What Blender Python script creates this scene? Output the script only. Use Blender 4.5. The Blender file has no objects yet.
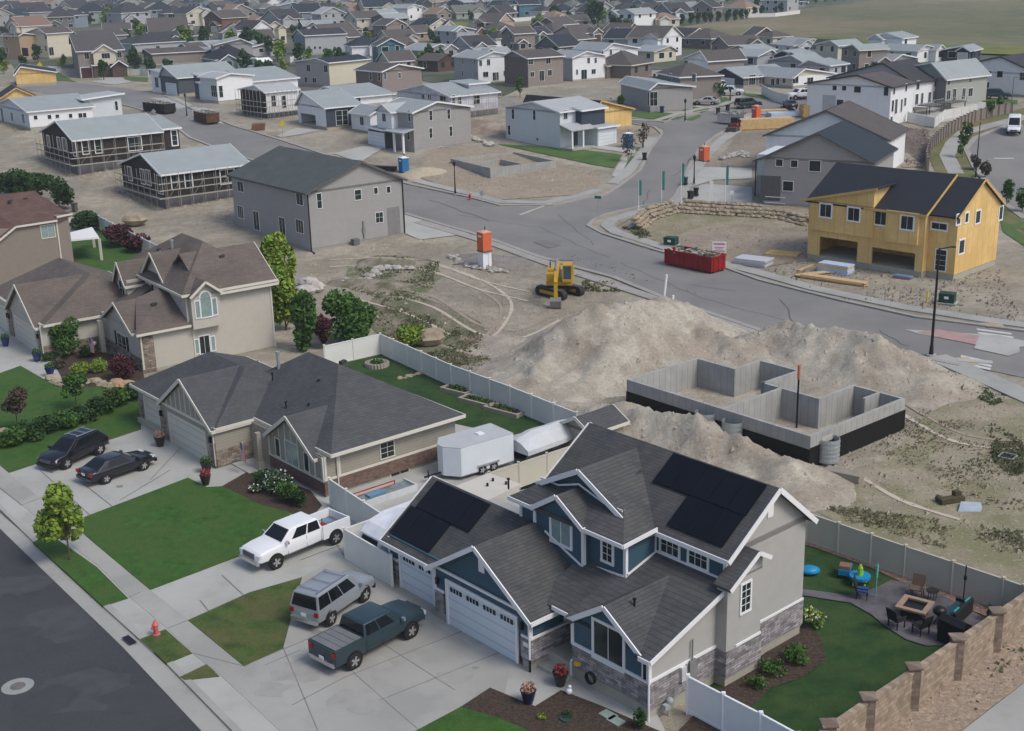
import bpy, math, random
import numpy as np
from mathutils import Vector, Matrix, noise
from mathutils.geometry import tessellate_polygon
random.seed(7)
S=bpy.context.scene; COL=S.collection
# ---------------------------------------------------------------- camera
F=1270.;YH=-35.;ROLL=-.0249;HC=31.2
PI=math.pi
Pt=math.atan((365.5-YH)/F)
_R0=np.array([1,0,0.]);_U0=np.array([0,math.sin(Pt),math.cos(Pt)]);FW=np.array([0,math.cos(Pt),-math.sin(Pt)])
RT=math.cos(ROLL)*_R0+math.sin(ROLL)*_U0; UP=-math.sin(ROLL)*_R0+math.cos(ROLL)*_U0
cam=bpy.data.cameras.new('camera'); camo=bpy.data.objects.new('camera',cam); COL.objects.link(camo)
cam.sensor_width=36; cam.lens=F/1024*36; cam.clip_start=.5; cam.clip_end=6000
m=Matrix.Identity(4)
for i in range(3): m[i][0]=RT[i]; m[i][1]=UP[i]; m[i][2]=-FW[i]
m[2][3]=HC; camo.matrix_world=m; S.camera=camo
# ---------------------------------------------------------------- light
w=bpy.data.worlds.new('World'); S.world=w; w.use_nodes=True
nt=w.node_tree; sky=nt.nodes.new('ShaderNodeTexSky'); sky.sky_type='NISHITA'; sky.sun_disc=False
SEL,SAZ=math.radians(52),math.radians(125)     # elevation; azimuth clockwise from +Y
sky.sun_elevation=SEL; sky.sun_rotation=SAZ; sky.dust_density=3; sky.air_density=1.0; sky.ozone_density=1.0
nt.links.new(sky.outputs[0],nt.nodes['Background'].inputs[0]); nt.nodes['Background'].inputs[1].default_value=.10
sl=bpy.data.lights.new('sun','SUN'); sl.energy=1.15; sl.angle=math.radians(20); sl.color=(1,.97,.90)
so=bpy.data.objects.new('sun',sl); COL.objects.link(so)
sd=Vector((math.sin(SAZ)*math.cos(SEL),math.cos(SAZ)*math.cos(SEL),math.sin(SEL)))
so.rotation_euler=sd.to_track_quat('Z','Y').to_euler(); so.location=(0,0,200)
S.view_settings.view_transform='Standard'; S.view_settings.look='None'; S.view_settings.exposure=.62; S.view_settings.gamma=1
# ---------------------------------------------------------------- pixel -> place helpers
def gz(x,y):
    t=min(max((y-130)/120,0),1); a=6.5*(t*t*(3-2*t)); t2=min(max((y-330)/400,0),1)
    return a+5*t2
def ray(p): return FW+RT*(p[0]-512)/F+UP*(365.5-p[1])/F
OO=np.array([0,0,HC])
def at(p,z=0):
    d=ray(p); zz=z
    for _ in range(60):
        t=min((zz-HC)/min(d[2],-1e-3),3000); g=OO+d*t; zz=.5*zz+.5*(z+gz(g[0],g[1]))
    return Vector(g)
def atz(p,z):
    d=ray(p); t=(z-HC)/d[2]; return Vector(OO+d*t)
def proj(p):
    v=np.array(p)-OO; zf=v@FW; return 512+F*(v@RT)/zf, 365.5-F*(v@UP)/zf
def pxm(p): return F/float((np.array(p)-OO)@FW)
ZN=dict(A=(0,0),B=(130,0),C=(260,0),D=(390,0),E=(520,0),F=(640,0),G=(760,30),H=(874,50),I=(0,85),J=(130,85),K=(260,60),L=(390,85),M=(490,85),N=(620,85),O=(720,85),P=(874,120))
ZS=dict(a=(0,180),b=(250,180),c=(500,180),d=(764,180),e=(0,360),f=(250,360),g=(500,360),h=(764,360),i=(0,545),j=(250,545),k=(500,545),l=(764,545))
def q(s,x,y):
    if s in ZN: return (ZN[s][0]+x/6.827,ZN[s][1]+y/6.827)
    return (ZS[s][0]+x/3.931,ZS[s][1]+y/3.931)
def qs(s,*a): return [q(s,a[i],a[i+1]) for i in range(0,len(a),2)]
# ---------------------------------------------------------------- materials
MT={}
def lin(c): return tuple(((v/255)/12.92 if v/255<=.04045 else ((v/255+.055)/1.055)**2.4) for v in c)
def M(name,col,rough=.8,var=.12,scale=1.5,bump=0.,bscale=None,kind=None,col2=None,metal=0,spec=.3,p=(.3,.1),alpha=None,fine=0,mask=None,grit=0):
    if name in MT: return MT[name]
    mt=bpy.data.materials.new(name); mt.use_nodes=True; t=mt.node_tree; N=t.nodes; Lk=t.links.new
    b=N['Principled BSDF']; b.inputs['Roughness'].default_value=rough; b.inputs['Metallic'].default_value=metal
    b.inputs['Specular IOR Level'].default_value=spec
    tc=N.new('ShaderNodeTexCoord'); co=tc.outputs['Object']
    def nz(s,det=5,r=.6,v=None):
        n=N.new('ShaderNodeTexNoise'); n.inputs['Scale'].default_value=s; n.inputs['Detail'].default_value=det; n.inputs['Roughness'].default_value=r
        Lk(v or co,n.inputs['Vector']); return n.outputs['Fac']
    def mix(f,a,c,bt='MIX'):
        x=N.new('ShaderNodeMix'); x.data_type='RGBA'; x.blend_type=bt
        for s_,v in ((0,f),(6,a),(7,c)):
            if hasattr(v,'is_output'): Lk(v,x.inputs[s_])
            elif s_==0: x.inputs[0].default_value=v
            else: x.inputs[s_].default_value=(*v,1)
        return x.outputs[2]
    def mth(op,a,c=None,e=None):
        x=N.new('ShaderNodeMath'); x.operation=op
        for i,v in enumerate((a,c,e)):
            if v is None: continue
            if hasattr(v,'is_output'): Lk(v,x.inputs[i])
            else: x.inputs[i].default_value=v
        return x.outputs[0]
    def rng(f,a,c):
        x=N.new('ShaderNodeMapRange'); x.inputs[1].default_value=a; x.inputs[2].default_value=c; Lk(f,x.inputs[0]); return x.outputs[0]
    c1=tuple(v*(1-var) for v in col); c3=tuple(min(1,v*(1+var)) for v in col)
    out=mix(rng(nz(scale),.3,.7),c1,c3); hgt=None
    if col2: out=mix(rng(nz(mask or scale*.35,6,.65),.42,.6),out,col2)
    if fine: out=mix(rng(nz(fine,3,.7),.35,.65),out,mix(.25,out,(0,0,0)))
    if grit: out=mix(rng(nz(grit,2,.8),.5,.72),out,mix(.35,out,(.02,.016,.012))); out=mix(rng(nz(grit*.6,2,.8),.58,.75),out,mix(.3,out,(.75,.7,.62)))
    if kind in('siding','shingle','stone','brick','batten','block','slats'):
        sp=N.new('ShaderNodeSeparateXYZ'); Lk(co,sp.inputs[0]); xy=mth('ADD',sp.outputs[0],sp.outputs[1])
        if kind in('siding','slats'):
            fr=mth('FRACT',mth('DIVIDE',sp.outputs[2],p[0])); ed=rng(fr,0,.18); hgt=fr
            out=mix(ed,tuple(v*.62 for v in col),out)
        elif kind=='batten':
            fr=mth('FRACT',mth('DIVIDE',xy,p[0])); ed=rng(fr,0,.12); hgt=ed; out=mix(ed,tuple(v*.7 for v in col),out)
        else:
            cb=N.new('ShaderNodeCombineXYZ'); Lk(xy,cb.inputs[0]); Lk(sp.outputs[2],cb.inputs[1])
            br=N.new('ShaderNodeTexBrick'); Lk(cb.outputs[0],br.inputs['Vector']); br.inputs['Scale'].default_value=1
            br.inputs['Brick Width'].default_value=p[0]; br.inputs['Row Height'].default_value=p[1]; br.inputs['Mortar Size'].default_value=.012 if kind!='shingle' else .008
            br.inputs['Mortar Smooth'].default_value=.3
            dk={'shingle':.9,'stone':.55,'brick':.7,'block':.75}[kind]; br.inputs['Color1'].default_value=(dk,dk,dk,1); c2_=1.1 if kind=='shingle' else 1.25; br.inputs['Color2'].default_value=(c2_,c2_,c2_,1)
            mo={'shingle':.62,'stone':.45,'brick':1.3,'block':.7}[kind]; br.inputs['Mortar'].default_value=(mo,mo,mo,1)
            out=mix(1,out,br.outputs['Color'],'MULTIPLY'); hgt=br.outputs['Fac']; hgt=mth('SUBTRACT',1,hgt)
            if kind=='stone': out=mix(rng(nz(3.3,2),.4,.6),out,mix(1,out,(.78,.72,.72),'MULTIPLY'))
    Lk(out,b.inputs['Base Color'])
    if bump:
        bn=N.new('ShaderNodeBump'); bn.inputs['Strength'].default_value=min(1,bump); bn.inputs['Distance'].default_value=.05*max(1,bump)
        h=nz(bscale or scale*6,6,.7)
        if hgt is not None: h=mth('MULTIPLY_ADD',h,.3,hgt)
        Lk(h,bn.inputs['Height']); Lk(bn.outputs[0],b.inputs['Normal'])
    elif hgt is not None:
        bn=N.new('ShaderNodeBump'); bn.inputs['Strength'].default_value=.6; bn.inputs['Distance'].default_value=.02; Lk(hgt,bn.inputs['Height']); Lk(bn.outputs[0],b.inputs['Normal'])
    MT[name]=mt; return mt
def C8(*c): return lin(c)
dirt=M('dirt',(.35,.315,.25),.95,.2,.09,.6,3.,col2=(.265,.235,.185),mask=.13,fine=.9,grit=7)
sand=M('sand_dirt',(.385,.355,.295),.95,.18,.7,1,4,col2=(.29,.25,.20),grit=5,mask=.3)
subsoil=M('suburb_ground',(.15,.15,.125),.95,.25,.05,0,None,col2=(.06,.085,.038),fine=.4,mask=.04)
grass=M('lawn',(.042,.115,.018),.9,.3,1.6,1,14,col2=(.062,.118,.024),fine=7,mask=.35)
grassdry=M('dry_lawn',(.06,.105,.022),.9,.3,1.2,1,14,col2=(.115,.115,.04),fine=9,mask=.5)
darkgrass=M('deep_lawn',(.022,.062,.014),.9,.3,1.4,1,14,col2=(.042,.083,.02),fine=9)
midgrass=M('mid_lawn',(.06,.12,.03),.9,.25,.3,0,None,col2=(.08,.13,.035))
field=M('field_grass',(.21,.18,.11),.95,.25,.012,0,None,col2=(.13,.14,.07),mask=.008,fine=.12)
fieldgreen=M('field_green',(.12,.16,.035),.95,.3,.02,col2=(.2,.19,.05),fine=.15)
asph=M('street_asphalt',(.054,.059,.064),.85,.12,.25,.5,30,col2=(.063,.067,.07),fine=14)
asph2=M('grey_asphalt',(.18,.177,.173),.9,.08,.15,0,None,col2=(.215,.209,.198),mask=.08)
conc=M('concrete',(.35,.347,.325),.85,.09,.5,.3,12,col2=(.285,.285,.268),mask=.25)
conc2=M('clean_concrete',(.40,.402,.38),.85,.08,.6,.2,12,col2=(.335,.335,.315),mask=.3)
concw=M('wall_concrete',(.33,.33,.315),.85,.12,.8,.3,6,kind='batten',p=(.62,0))
rockbed=M('rock_mulch',(.27,.17,.13),.95,.5,6,1,12)
gravel=M('pebble_gravel',(.36,.28,.21),.95,.4,9,1,16,col2=(.26,.2,.15),mask=4)
mulch=M('bark_mulch',(.06,.042,.032),.95,.5,7,1,14)
slate=M('slate_patio',(.085,.08,.088),.8,.35,1.6,.6,5,col2=(.13,.12,.13))
shdark=M('shingle_charcoal',(.066,.069,.072),.9,.22,1.5,.5,20,kind='shingle',p=(.42,.10),col2=(.082,.082,.082))
shgrey=M('shingle_slate',(.073,.077,.081),.9,.12,.8,.4,20,kind='shingle',p=(.42,.10))
shbrown=M('shingle_brown',(.118,.098,.086),.9,.14,.8,.4,20,kind='shingle',p=(.42,.10),col2=(.14,.115,.10))
shred=M('shingle_redbrown',(.115,.07,.06),.9,.2,.8,.4,20,kind='shingle',p=(.42,.10))
rlight=M('roof_pale_grey',(.27,.30,.31),.8,.06,.5)
rlight2=M('roof_light_grey',(.36,.38,.39),.8,.06,.5)
rgreen=M('roof_dark_green_grey',(.085,.098,.095),.85,.12,.6,fine=6)
rblack=M('roof_black_paper',(.022,.025,.033),.75,.12,.6)
rblue=M('roof_dark_blue',(.027,.038,.052),.85,.1,.6,fine=5)
rbrn=M('roof_brown_grey',(.10,.09,.085),.85,.1,.6,fine=5)
rdk=M('roof_dark_grey',(.05,.052,.058),.85,.1,.6,fine=5)
blue=M('siding_blue',(.048,.098,.140),.6,.05,1,kind='siding',p=(.18,0))
greige=M('siding_greige',(.32,.295,.245),.7,.04,1,kind='siding',p=(.2,0))
stuc=M('stucco_grey',(.385,.375,.355),.85,.05,1.5,.3,30)
stucb=M('stucco_bright',(.45,.44,.43),.85,.05,1.5,.3,30)
stuct=M('stucco_tan',(.46,.43,.38),.85,.04,1.5,.3,30)
stucbr=M('stucco_brown',(.23,.195,.17),.85,.05,1.5,.3,30)
found_=M('foundation_concrete',(.36,.345,.29),.9,.06,2)
stone=M('stone_veneer',(.36,.34,.345),.85,.25,2.5,.6,9,kind='stone',p=(.5,.13))
stonet=M('stone_tan',(.31,.265,.215),.85,.25,2.5,.6,9,kind='stone',p=(.4,.13))
bric=M('brick_red',(.14,.092,.075),.85,.25,2.5,.3,9,kind='brick',p=(.24,.08))
white=M('trim_white',(.74,.74,.75),.5,.03,1)
cream=M('trim_cream',(.60,.57,.50),.6,.03,1)
gdoorw=M('garage_door_white',(.62,.66,.70),.5,.03,1,kind='slats',p=(.53,0))
gdoort=M('garage_door_cream',(.55,.54,.48),.5,.03,1,kind='slats',p=(.53,0))
vinyl=M('vinyl_white',(.66,.66,.625),.45,.04,.6)
vinylt=M('vinyl_tan',(.47,.445,.37),.5,.04,.6)
glass=M('window_glass',(.022,.032,.030),.15,.3,.7,spec=.25)
glassb=M('blind_glass',(.22,.30,.29),.15,.15,2,spec=.8)
glasst=M('car_glass',(.008,.010,.012),.05,.1,1,spec=.45)
solar=M('solar_glass',(.006,.007,.011),.3,.2,1,spec=.2)
black=M('black_metal',(.012,.012,.014),.4,.1,1)
tar=M('black_waterproofing',(.006,.006,.006),.6,.2,2)
rubber=M('tyre_rubber',(.018,.018,.018),.85,.1,3)
chrome=M('bright_metal',(.55,.55,.56),.25,.05,1,metal=.8,spec=.5)
steel=M('galvanised_steel',(.40,.44,.46),.4,.1,3,metal=.5)
osb=M('osb_yellow',(.70,.49,.20),.8,.1,.8,col2=(.62,.41,.155),kind='batten',p=(1.22,0))
osbp=M('osb_plain',(.55,.36,.13),.8,.12,1.5)
lumber=M('lumber',(.50,.36,.20),.8,.15,3)
sheath=M('dark_sheathing',(.035,.030,.028),.8,.35,1.5,kind='slats',p=(.6,0))
wrap=M('house_wrap',(.62,.62,.68),.7,.12,1,col2=(.48,.49,.56))
brickw=M('block_wall',(.30,.235,.175),.9,.18,2,.5,8,kind='block',p=(.4,.2))
brickd=M('block_pillar',(.20,.15,.12),.9,.18,2,.5,8,kind='block',p=(.4,.2))
bark=M('bark',(.09,.065,.05),.95,.3,6)
def leafm(n,c,c2): return M(n,c,.75,.35,1.2,col2=c2,mask=.9,spec=.2)
leafg=leafm('leaf_green',(.045,.105,.022),(.07,.14,.03)); leafy=leafm('leaf_yellow_green',(.21,.28,.04),(.13,.22,.035))
leafd=leafm('leaf_dark_green',(.025,.06,.018),(.04,.085,.024)); leafr=leafm('leaf_burgundy',(.055,.018,.022),(.09,.03,.035)); leafb=leafm('leaf_bronze',(.07,.06,.04),(.09,.075,.045))
def col(n,c,r=.6,**k): return M('paint_'+n,c,r,.04,1,**k)
# ---------------------------------------------------------------- mesh builder
class MB:
    def __init__(s): s.v=[];s.f=[];s.mi=[];s.k=0
    def add(s,vs,fs):
        o=len(s.v); s.v+= [tuple(v) for v in vs]; s.f+=[tuple(i+o for i in f) for f in fs]; s.mi+=[s.k]*len(fs); return s
    def mat(s,k): s.k=k; return s
    def box(s,x0,x1,y0,y1,z0,z1):
        return s.add([(x,y,z) for z in(z0,z1) for y in(y0,y1) for x in(x0,x1)],[(0,2,3,1),(4,5,7,6),(0,1,5,4),(2,6,7,3),(0,4,6,2),(1,3,7,5)])
    def cbox(s,c,d): return s.box(c[0]-d[0]/2,c[0]+d[0]/2,c[1]-d[1]/2,c[1]+d[1]/2,c[2]-d[2]/2,c[2]+d[2]/2)
    def prism(s,poly,a,b):  # poly: list of 3D pts, a->b extrude vectors
        a=Vector(a);b=Vector(b);n=len(poly);P=[Vector(p)+a for p in poly]+[Vector(p)+b for p in poly]
        return s.add(P,[tuple(range(n))[::-1],tuple(range(n,2*n))]+[(i,(i+1)%n,n+(i+1)%n,n+i) for i in range(n)])
    def bar(s,a,b,w,h,up=(0,0,1)):
        a=Vector(a);b=Vector(b);d=(b-a).normalized(); u=Vector(up)
        if abs(d.dot(u))>.99: u=Vector((1,0,0))
        sd=d.cross(u).normalized()*w/2; uu=sd.cross(d).normalized()*h/2
        c=[a-sd-uu,a+sd-uu,a+sd+uu,a-sd+uu]; return s.prism(c,(0,0,0),b-a)
    def cyl(s,a,b,r0,r1=None,n=12,cap=True):
        r1=r0 if r1 is None else r1; a=Vector(a);b=Vector(b);d=(b-a).normalized(); u=Vector((0,0,1)) if abs(d.z)<.9 else Vector((1,0,0))
        x=d.cross(u).normalized();y=d.cross(x)
        vs=[a+(x*math.cos(t)+y*math.sin(t))*r0 for t in [2*PI*i/n for i in range(n)]]+[b+(x*math.cos(t)+y*math.sin(t))*r1 for t in [2*PI*i/n for i in range(n)]]
        fs=[(i,(i+1)%n,n+(i+1)%n,n+i) for i in range(n)]
        if cap: fs+=[tuple(range(n))[::-1],tuple(range(n,2*n))]
        return s.add(vs,fs)
    def lathe(s,c,prof,n=14):
        c=Vector(c);vs=[];fs=[]
        for r,z in prof: vs+=[c+Vector((r*math.cos(2*PI*i/n),r*math.sin(2*PI*i/n),z)) for i in range(n)]
        for k in range(len(prof)-1): fs+=[(k*n+i,k*n+(i+1)%n,(k+1)*n+(i+1)%n,(k+1)*n+i) for i in range(n)]
        fs+=[tuple(range(n))[::-1],tuple(range((len(prof)-1)*n,len(prof)*n))]; return s.add(vs,fs)
    def ball(s,c,r,n=10,sq=(1,1,1),rough=0):
        c=Vector(c);vs=[];fs=[];m=n//2+1
        for j in range(m+1):
            a=PI*j/m
            for i in range(n):
                t=2*PI*i/n; k=1+rough*(random.random()-.5) if 0<j<m else 1
                vs.append(c+Vector((r*sq[0]*math.sin(a)*math.cos(t)*k,r*sq[1]*math.sin(a)*math.sin(t)*k,r*sq[2]*math.cos(a)*k)))
        for j in range(m): fs+=[(j*n+i,j*n+(i+1)%n,(j+1)*n+(i+1)%n,(j+1)*n+i) for i in range(n)]
        return s.add(vs,fs)
    def slab(s,pts,t,up=(0,0,1)): return s.prism(pts,(0,0,-t),(0,0,0))
    def build_each(s,name,mats,parent=None):
        # every closed piece its own object
        par=list(range(len(s.v)))
        def fd(i):
            while par[i]!=i: i=par[i]
            return i
        for f in s.f:
            for i in f[1:]: par[fd(i)]=fd(f[0])
        gr={}
        for f in s.f: gr.setdefault(fd(f[0]),[]).append(f)
        for fs in gr.values():
            ids=sorted({i for f in fs for i in f}); mp={i:k for k,i in enumerate(ids)}; m=MB(); m.add([s.v[i] for i in ids],[tuple(mp[i] for i in f) for f in fs]); m.build(name,mats,parent)
    def build(s,name,mats,parent=None,smooth=False):
        me=bpy.data.meshes.new(name); me.from_pydata(s.v,[],s.f)
        if not isinstance(mats,(list,tuple)): mats=[mats]
        for k in mats: me.materials.append(k)
        if len(mats)>1: me.polygons.foreach_set('material_index',[min(k,len(mats)-1) for k in s.mi])
        import bmesh
        bm=bmesh.new(); bm.from_mesh(me); bmesh.ops.recalc_face_normals(bm,faces=bm.faces); bm.to_mesh(me); bm.free()
        if smooth:
            me.polygons.foreach_set('use_smooth',[True]*len(me.polygons))
            me.set_sharp_from_angle(angle=math.radians(40))
        o=bpy.data.objects.new(name,me); COL.objects.link(o); o.parent=parent; return o
def tag(o,label=None,cat=None,group=None,kind=None):
    if label: o['label']=label
    if cat: o['category']=cat
    if group: o['group']=group
    if kind: o['kind']=kind
    return o
def root(name,loc,rz,label,cat,group=None):
    o=bpy.data.objects.new(name,None); COL.objects.link(o); o.location=loc; o.rotation_euler=(0,0,rz); o.empty_display_size=.3
    return tag(o,label,cat,group)
def copy_tree(o,parent=None):
    c=o.copy(); COL.objects.link(c); c.parent=parent
    for ch in list(o.children): copy_tree(ch,c)
    return c
class Fr:
    def __init__(s,o,yaw):
        s.o=np.array(o,float); a=yaw; s.x=np.array([math.cos(a),math.sin(a),0]); s.y=np.array([-math.sin(a),math.cos(a),0]); s.z=np.array([0,0,1.]); s.yaw=yaw
    def pl(s,p,plane,val):
        n={'x':s.x,'y':s.y,'z':s.z}[plane]; d=ray(p); t=(val-(OO-s.o)@n)/(d@n); r=OO+d*t-s.o
        return Vector((r@s.x,r@s.y,r@s.z))
# ---------------------------------------------------------------- ground
def hnoise(x,y,s,seed=0): return noise.fractal(Vector((x*s,y*s,seed)),1.,2.,5)
def grid(name,x0,x1,y0,y1,st,zf,mat,kind='structure',clip=None):
    nx=int((x1-x0)/st)+1; ny=int((y1-y0)/st)+1
    v=[(x0+i*st,y0+j*st,zf(x0+i*st,y0+j*st)) for j in range(ny) for i in range(nx)]
    f=[(j*nx+i,j*nx+i+1,(j+1)*nx+i+1,(j+1)*nx+i) for j in range(ny-1) for i in range(nx-1) if not clip or not clip(*v[j*nx+i][:2])]
    me=bpy.data.meshes.new(name); me.from_pydata(v,[],f); me.materials.append(mat); me.polygons.foreach_set('use_smooth',[True]*len(f))
    o=bpy.data.objects.new(name,me); COL.objects.link(o)
    if kind: o['kind']=kind
    return o
# terrain: near field fine grid, far coarse
rows=[-60,-20,20]+[30+4*i for i in range(62)]+[280+12*i for i in range(45)]+[830,900,1000,1200,1600,2400]
xs=[-1500,-900,-500,-350]+[-260+8*i for i in range(66)]+[350,500,900,1500]
v=[(x,y,gz(x,y)-.02) for y in rows for x in xs]; nx=len(xs)
fs=[(j*nx+i,j*nx+i+1,(j+1)*nx+i+1,(j+1)*nx+i) for j in range(len(rows)-1) for i in range(nx-1)]
me=bpy.data.meshes.new('ground'); me.from_pydata(v,[],fs); me.materials.append(dirt); me.polygons.foreach_set('use_smooth',[True]*len(fs))
tag(bpy.data.objects.new('ground',me),kind='structure'); COL.objects.link(bpy.data.objects['ground'])
def inside(x,y,P):
    r=False;n=len(P)
    for i in range(n):
        x1,y1=P[i][:2];x2,y2=P[i-1][:2]
        if (y1>y)!=(y2>y) and x<(x2-x1)*(y-y1)/(y2-y1)+x1: r=not r
    return r
def patch(name,px,mat,lift=.03,kind='structure',thick=False,world=False,maxe=None):
    import bmesh
    pts=[Vector(p) if world else at(p,lift if thick else 0) for p in px]
    bm=bmesh.new(); vs=[bm.verts.new((p[0],p[1],0)) for p in pts]
    for tri in tessellate_polygon([[Vector((p[0],p[1],0)) for p in pts]]):
        try: bm.faces.new([vs[i] for i in tri])
        except ValueError: pass
    ymax=max(p[1] for p in pts)
    if ymax>128 or maxe:
        for _ in range(14):
            es=[e for e in bm.edges if e.calc_length()>(maxe or (7 if ymax<330 else 16))]
            if not es: break
            bmesh.ops.subdivide_edges(bm,edges=es,cuts=1,use_grid_fill=False); bmesh.ops.triangulate(bm,faces=bm.faces[:])
    for v_ in bm.verts: v_.co.z=gz(v_.co.x,v_.co.y)+lift
    bmesh.ops.recalc_face_normals(bm,faces=bm.faces)
    if bm.faces and sum(f.normal.z for f in bm.faces)<0: bmesh.ops.reverse_faces(bm,faces=bm.faces[:])
    if thick:
        r=bmesh.ops.extrude_face_region(bm,geom=bm.faces[:]); 
        for e in r['geom']:
            if isinstance(e,bmesh.types.BMVert): e.co.z-=lift+.05
        bmesh.ops.recalc_face_normals(bm,faces=bm.faces)
    me=bpy.data.meshes.new(name); bm.to_mesh(me); bm.free(); me.materials.append(mat)
    o=bpy.data.objects.new(name,me); COL.objects.link(o)
    if kind: o['kind']=kind
    return o
def strip(name,px,width,mat,lift,h=None,kind='structure'):
    P=[at(p) for p in px]; L=[];R=[]
    for i,p in enumerate(P):
        d=(P[min(i+1,len(P)-1)]-P[max(i-1,0)]); d.z=0; d.normalize(); n=Vector((-d.y,d.x,0))*width/2
        L.append(p+n); R.append(p-n)
    return patch(name,[*L,*R[::-1]],mat,lift,kind,thick=bool(h),world=True)
# ---------------------------------------------------------------- the setting
patch('street',[(-60,440),(0,529),(16.5,545),(122,646.8),(201,731),(240,775),(-60,900)],asph,.02)
patch('gutter',[(-60,430),(0,514),(33,541),(103,606),(166.6,663.3),(232.8,731),(275,775),(240,775),(201,731),(122,646.8),(16.5,545),(0,529),(-60,440)],conc,.035)
patch('lot_pavement',[(-90,395),(-60,425),(0,508),(33,541),(103,606),(166.6,663.3),(232.8,731),(280,780),(700,800),(650,700),(560,600),(400,520),(350,500),(300,480),(160,420),(80,350),(0,320)],conc2,.12,thick=True)
patch('sidewalk',[(-60,400),(0,487),(48,526),(97,565),(129.7,597),(166.6,627.7),(192,653),(221.3,676),(257,709),(320,770),(355,770),(315,731),(260,680),(244,666),(188,620),(150,589.5),(96.7,545),(70,522),(0,466),(-60,395)],conc,.135,thick=True)
patch('driveway',[(244,666),(283,648),(302,577),(330,562),(343,560),(443,629),(510,668),(504,697),(490,687.5),(461,706.5),(415,731),(380,770),(355,770),(315,731)],conc,.137,thick=True)
patch('kerb',[(-60,424),(0,509),(33,541),(103,606),(166.6,663.3),(232.8,731),(280,780),(287,778),(240,728),(172,660),(108,602),(36,538),(0,504),(-60,419)],conc,.15,thick=True)
# control joints in the concrete
jm=M('joint',(.2,.195,.185),.95,.1,2)
mb=MB()
def joint(a,b,w=.05):
    A=at(a,.142);B=at(b,.142); mb.bar(A,B,w,.006)
for a,b in (((283,648),(0,0)),):pass
for a,b in (((342,662),(389,704)),((389,704),(425,735)),((250,663),(355,619)),((292,705),(345,677)),((345,677),(470,628)),((385,645),(455,690)),((380,700),(505,650)),((265,665),(300,650)),((129,597),(140,592)),((188,620),(168,628)),((244,666),(193,653)),((280,640),(318,731)),((48,526),(70,522)),((22,505),(48,495)),((22,505),(0,488)),((84,484),(130,520)),((150,480),(182,446)),((200,600),(232,640)),((222,575),(260,610)),((300,560),(340,545)),((330,535),(345,556)),((120,500),(170,470)),((40,470),(90,515))): joint(a,b)
tag(mb.build('pavement_joints',jm),kind='structure')
patch('front_lawn',[(-40,400),(-3,374),(20.4,365.6),(51,383),(112,385.5),(141,392),(141,429),(9,472.4),(-30,440)],grass,.16,thick=True)
patch('front_lawn',[(70,522),(84,517),(188,477.5),(207,487),(222,486),(262,505),(291,512),(285,537),(244,554),(150,589.5),(96.7,545)],grass,.16,thick=True)
patch('front_lawn',[(188,620),(250,592),(302,577),(283,648),(250,663),(244,666)],grassdry,.16,thick=True)
patch('front_lawn',[(380,770),(415,731),(461,706.5),(500,718),(530,731),(600,780)],grass,.16,thick=True)
patch('park_strip',[(33,542),(50,534),(97,567),(128,598),(103,606)],grass,.16,thick=True)
patch('park_strip',[(140,639),(165.4,629),(192,653),(166.6,663.3)],grassdry,.16,thick=True)
patch('park_strip',[(180,676.8),(206.6,664),(219.3,676),(184.4,679.8)],grassdry,.16,thick=True)
patch('flower_bed',[(461,706.5),(490,687.5),(535,706),(561,690),(600,705),(660,731),(700,780),(600,780),(530,731),(500,718)],mulch,.165,thick=True)
patch('flower_bed',[(222,486),(250,470),(310,490),(322,505),(300,530),(291,512),(262,505)],mulch,.165,thick=True)
patch('flower_bed',[(62,378),(55,365),(70,345),(140,360),(145,380),(141,392),(112,385.5),(75,388)],mulch,.165,thick=True)
patch('back_lawn',[(335,362),(381,349),(460,377),(580,431),(545,470),(500,455),(470,470),(300,420)],darkgrass,.06,maxe=99)
patch('side_pad',[(326,510),(345,470),(455,425),(510,437),(560,425),(600,470),(560,560),(420,560),(352,545),(330,540)],conc2,.09,maxe=99)
patch('back_lawn',[(640,850),(700,700),(760,560),(812,541),(905,573),(1018,612),(930,670),(835,731),(780,800)],darkgrass,.06,maxe=99)
patch('flower_bed',[(680,731),(720,690),(803,625),(822,640),(826,662),(800,680),(770,690),(735,725),(720,760)],mulch,.10,maxe=99)
patch('rock_border',qs('l',120,-40,180,-5,500,110,640,165,780,210,900,262,880,290,700,215,560,160,420,95,200,15,110,-10),rockbed,.10,maxe=99)
patch('patio',qs('l',150,180,330,205,440,175,500,145,600,160,700,205,810,262,870,300,800,350,740,400,640,405,560,380,480,330,420,280,340,235,150,205),slate,.12,maxe=99)
patch('gravel_verge',[(835,745),(868,722),(914,690),(957,661),(1005,626),(1060,590),(1090,640),(1024,683),(962,731),(930,770),(820,770)],gravel,.05)
patch('sidewalk',[(962,731),(1024,683),(1090,635),(1130,680),(1060,760),(930,790)],conc,.08,thick=True)
# brown-backyard lawn, upper left
patch('back_lawn',qs('a',260,240,300,190,400,190,480,260,560,300,400,400,260,400),grass,.05,maxe=6)
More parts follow.
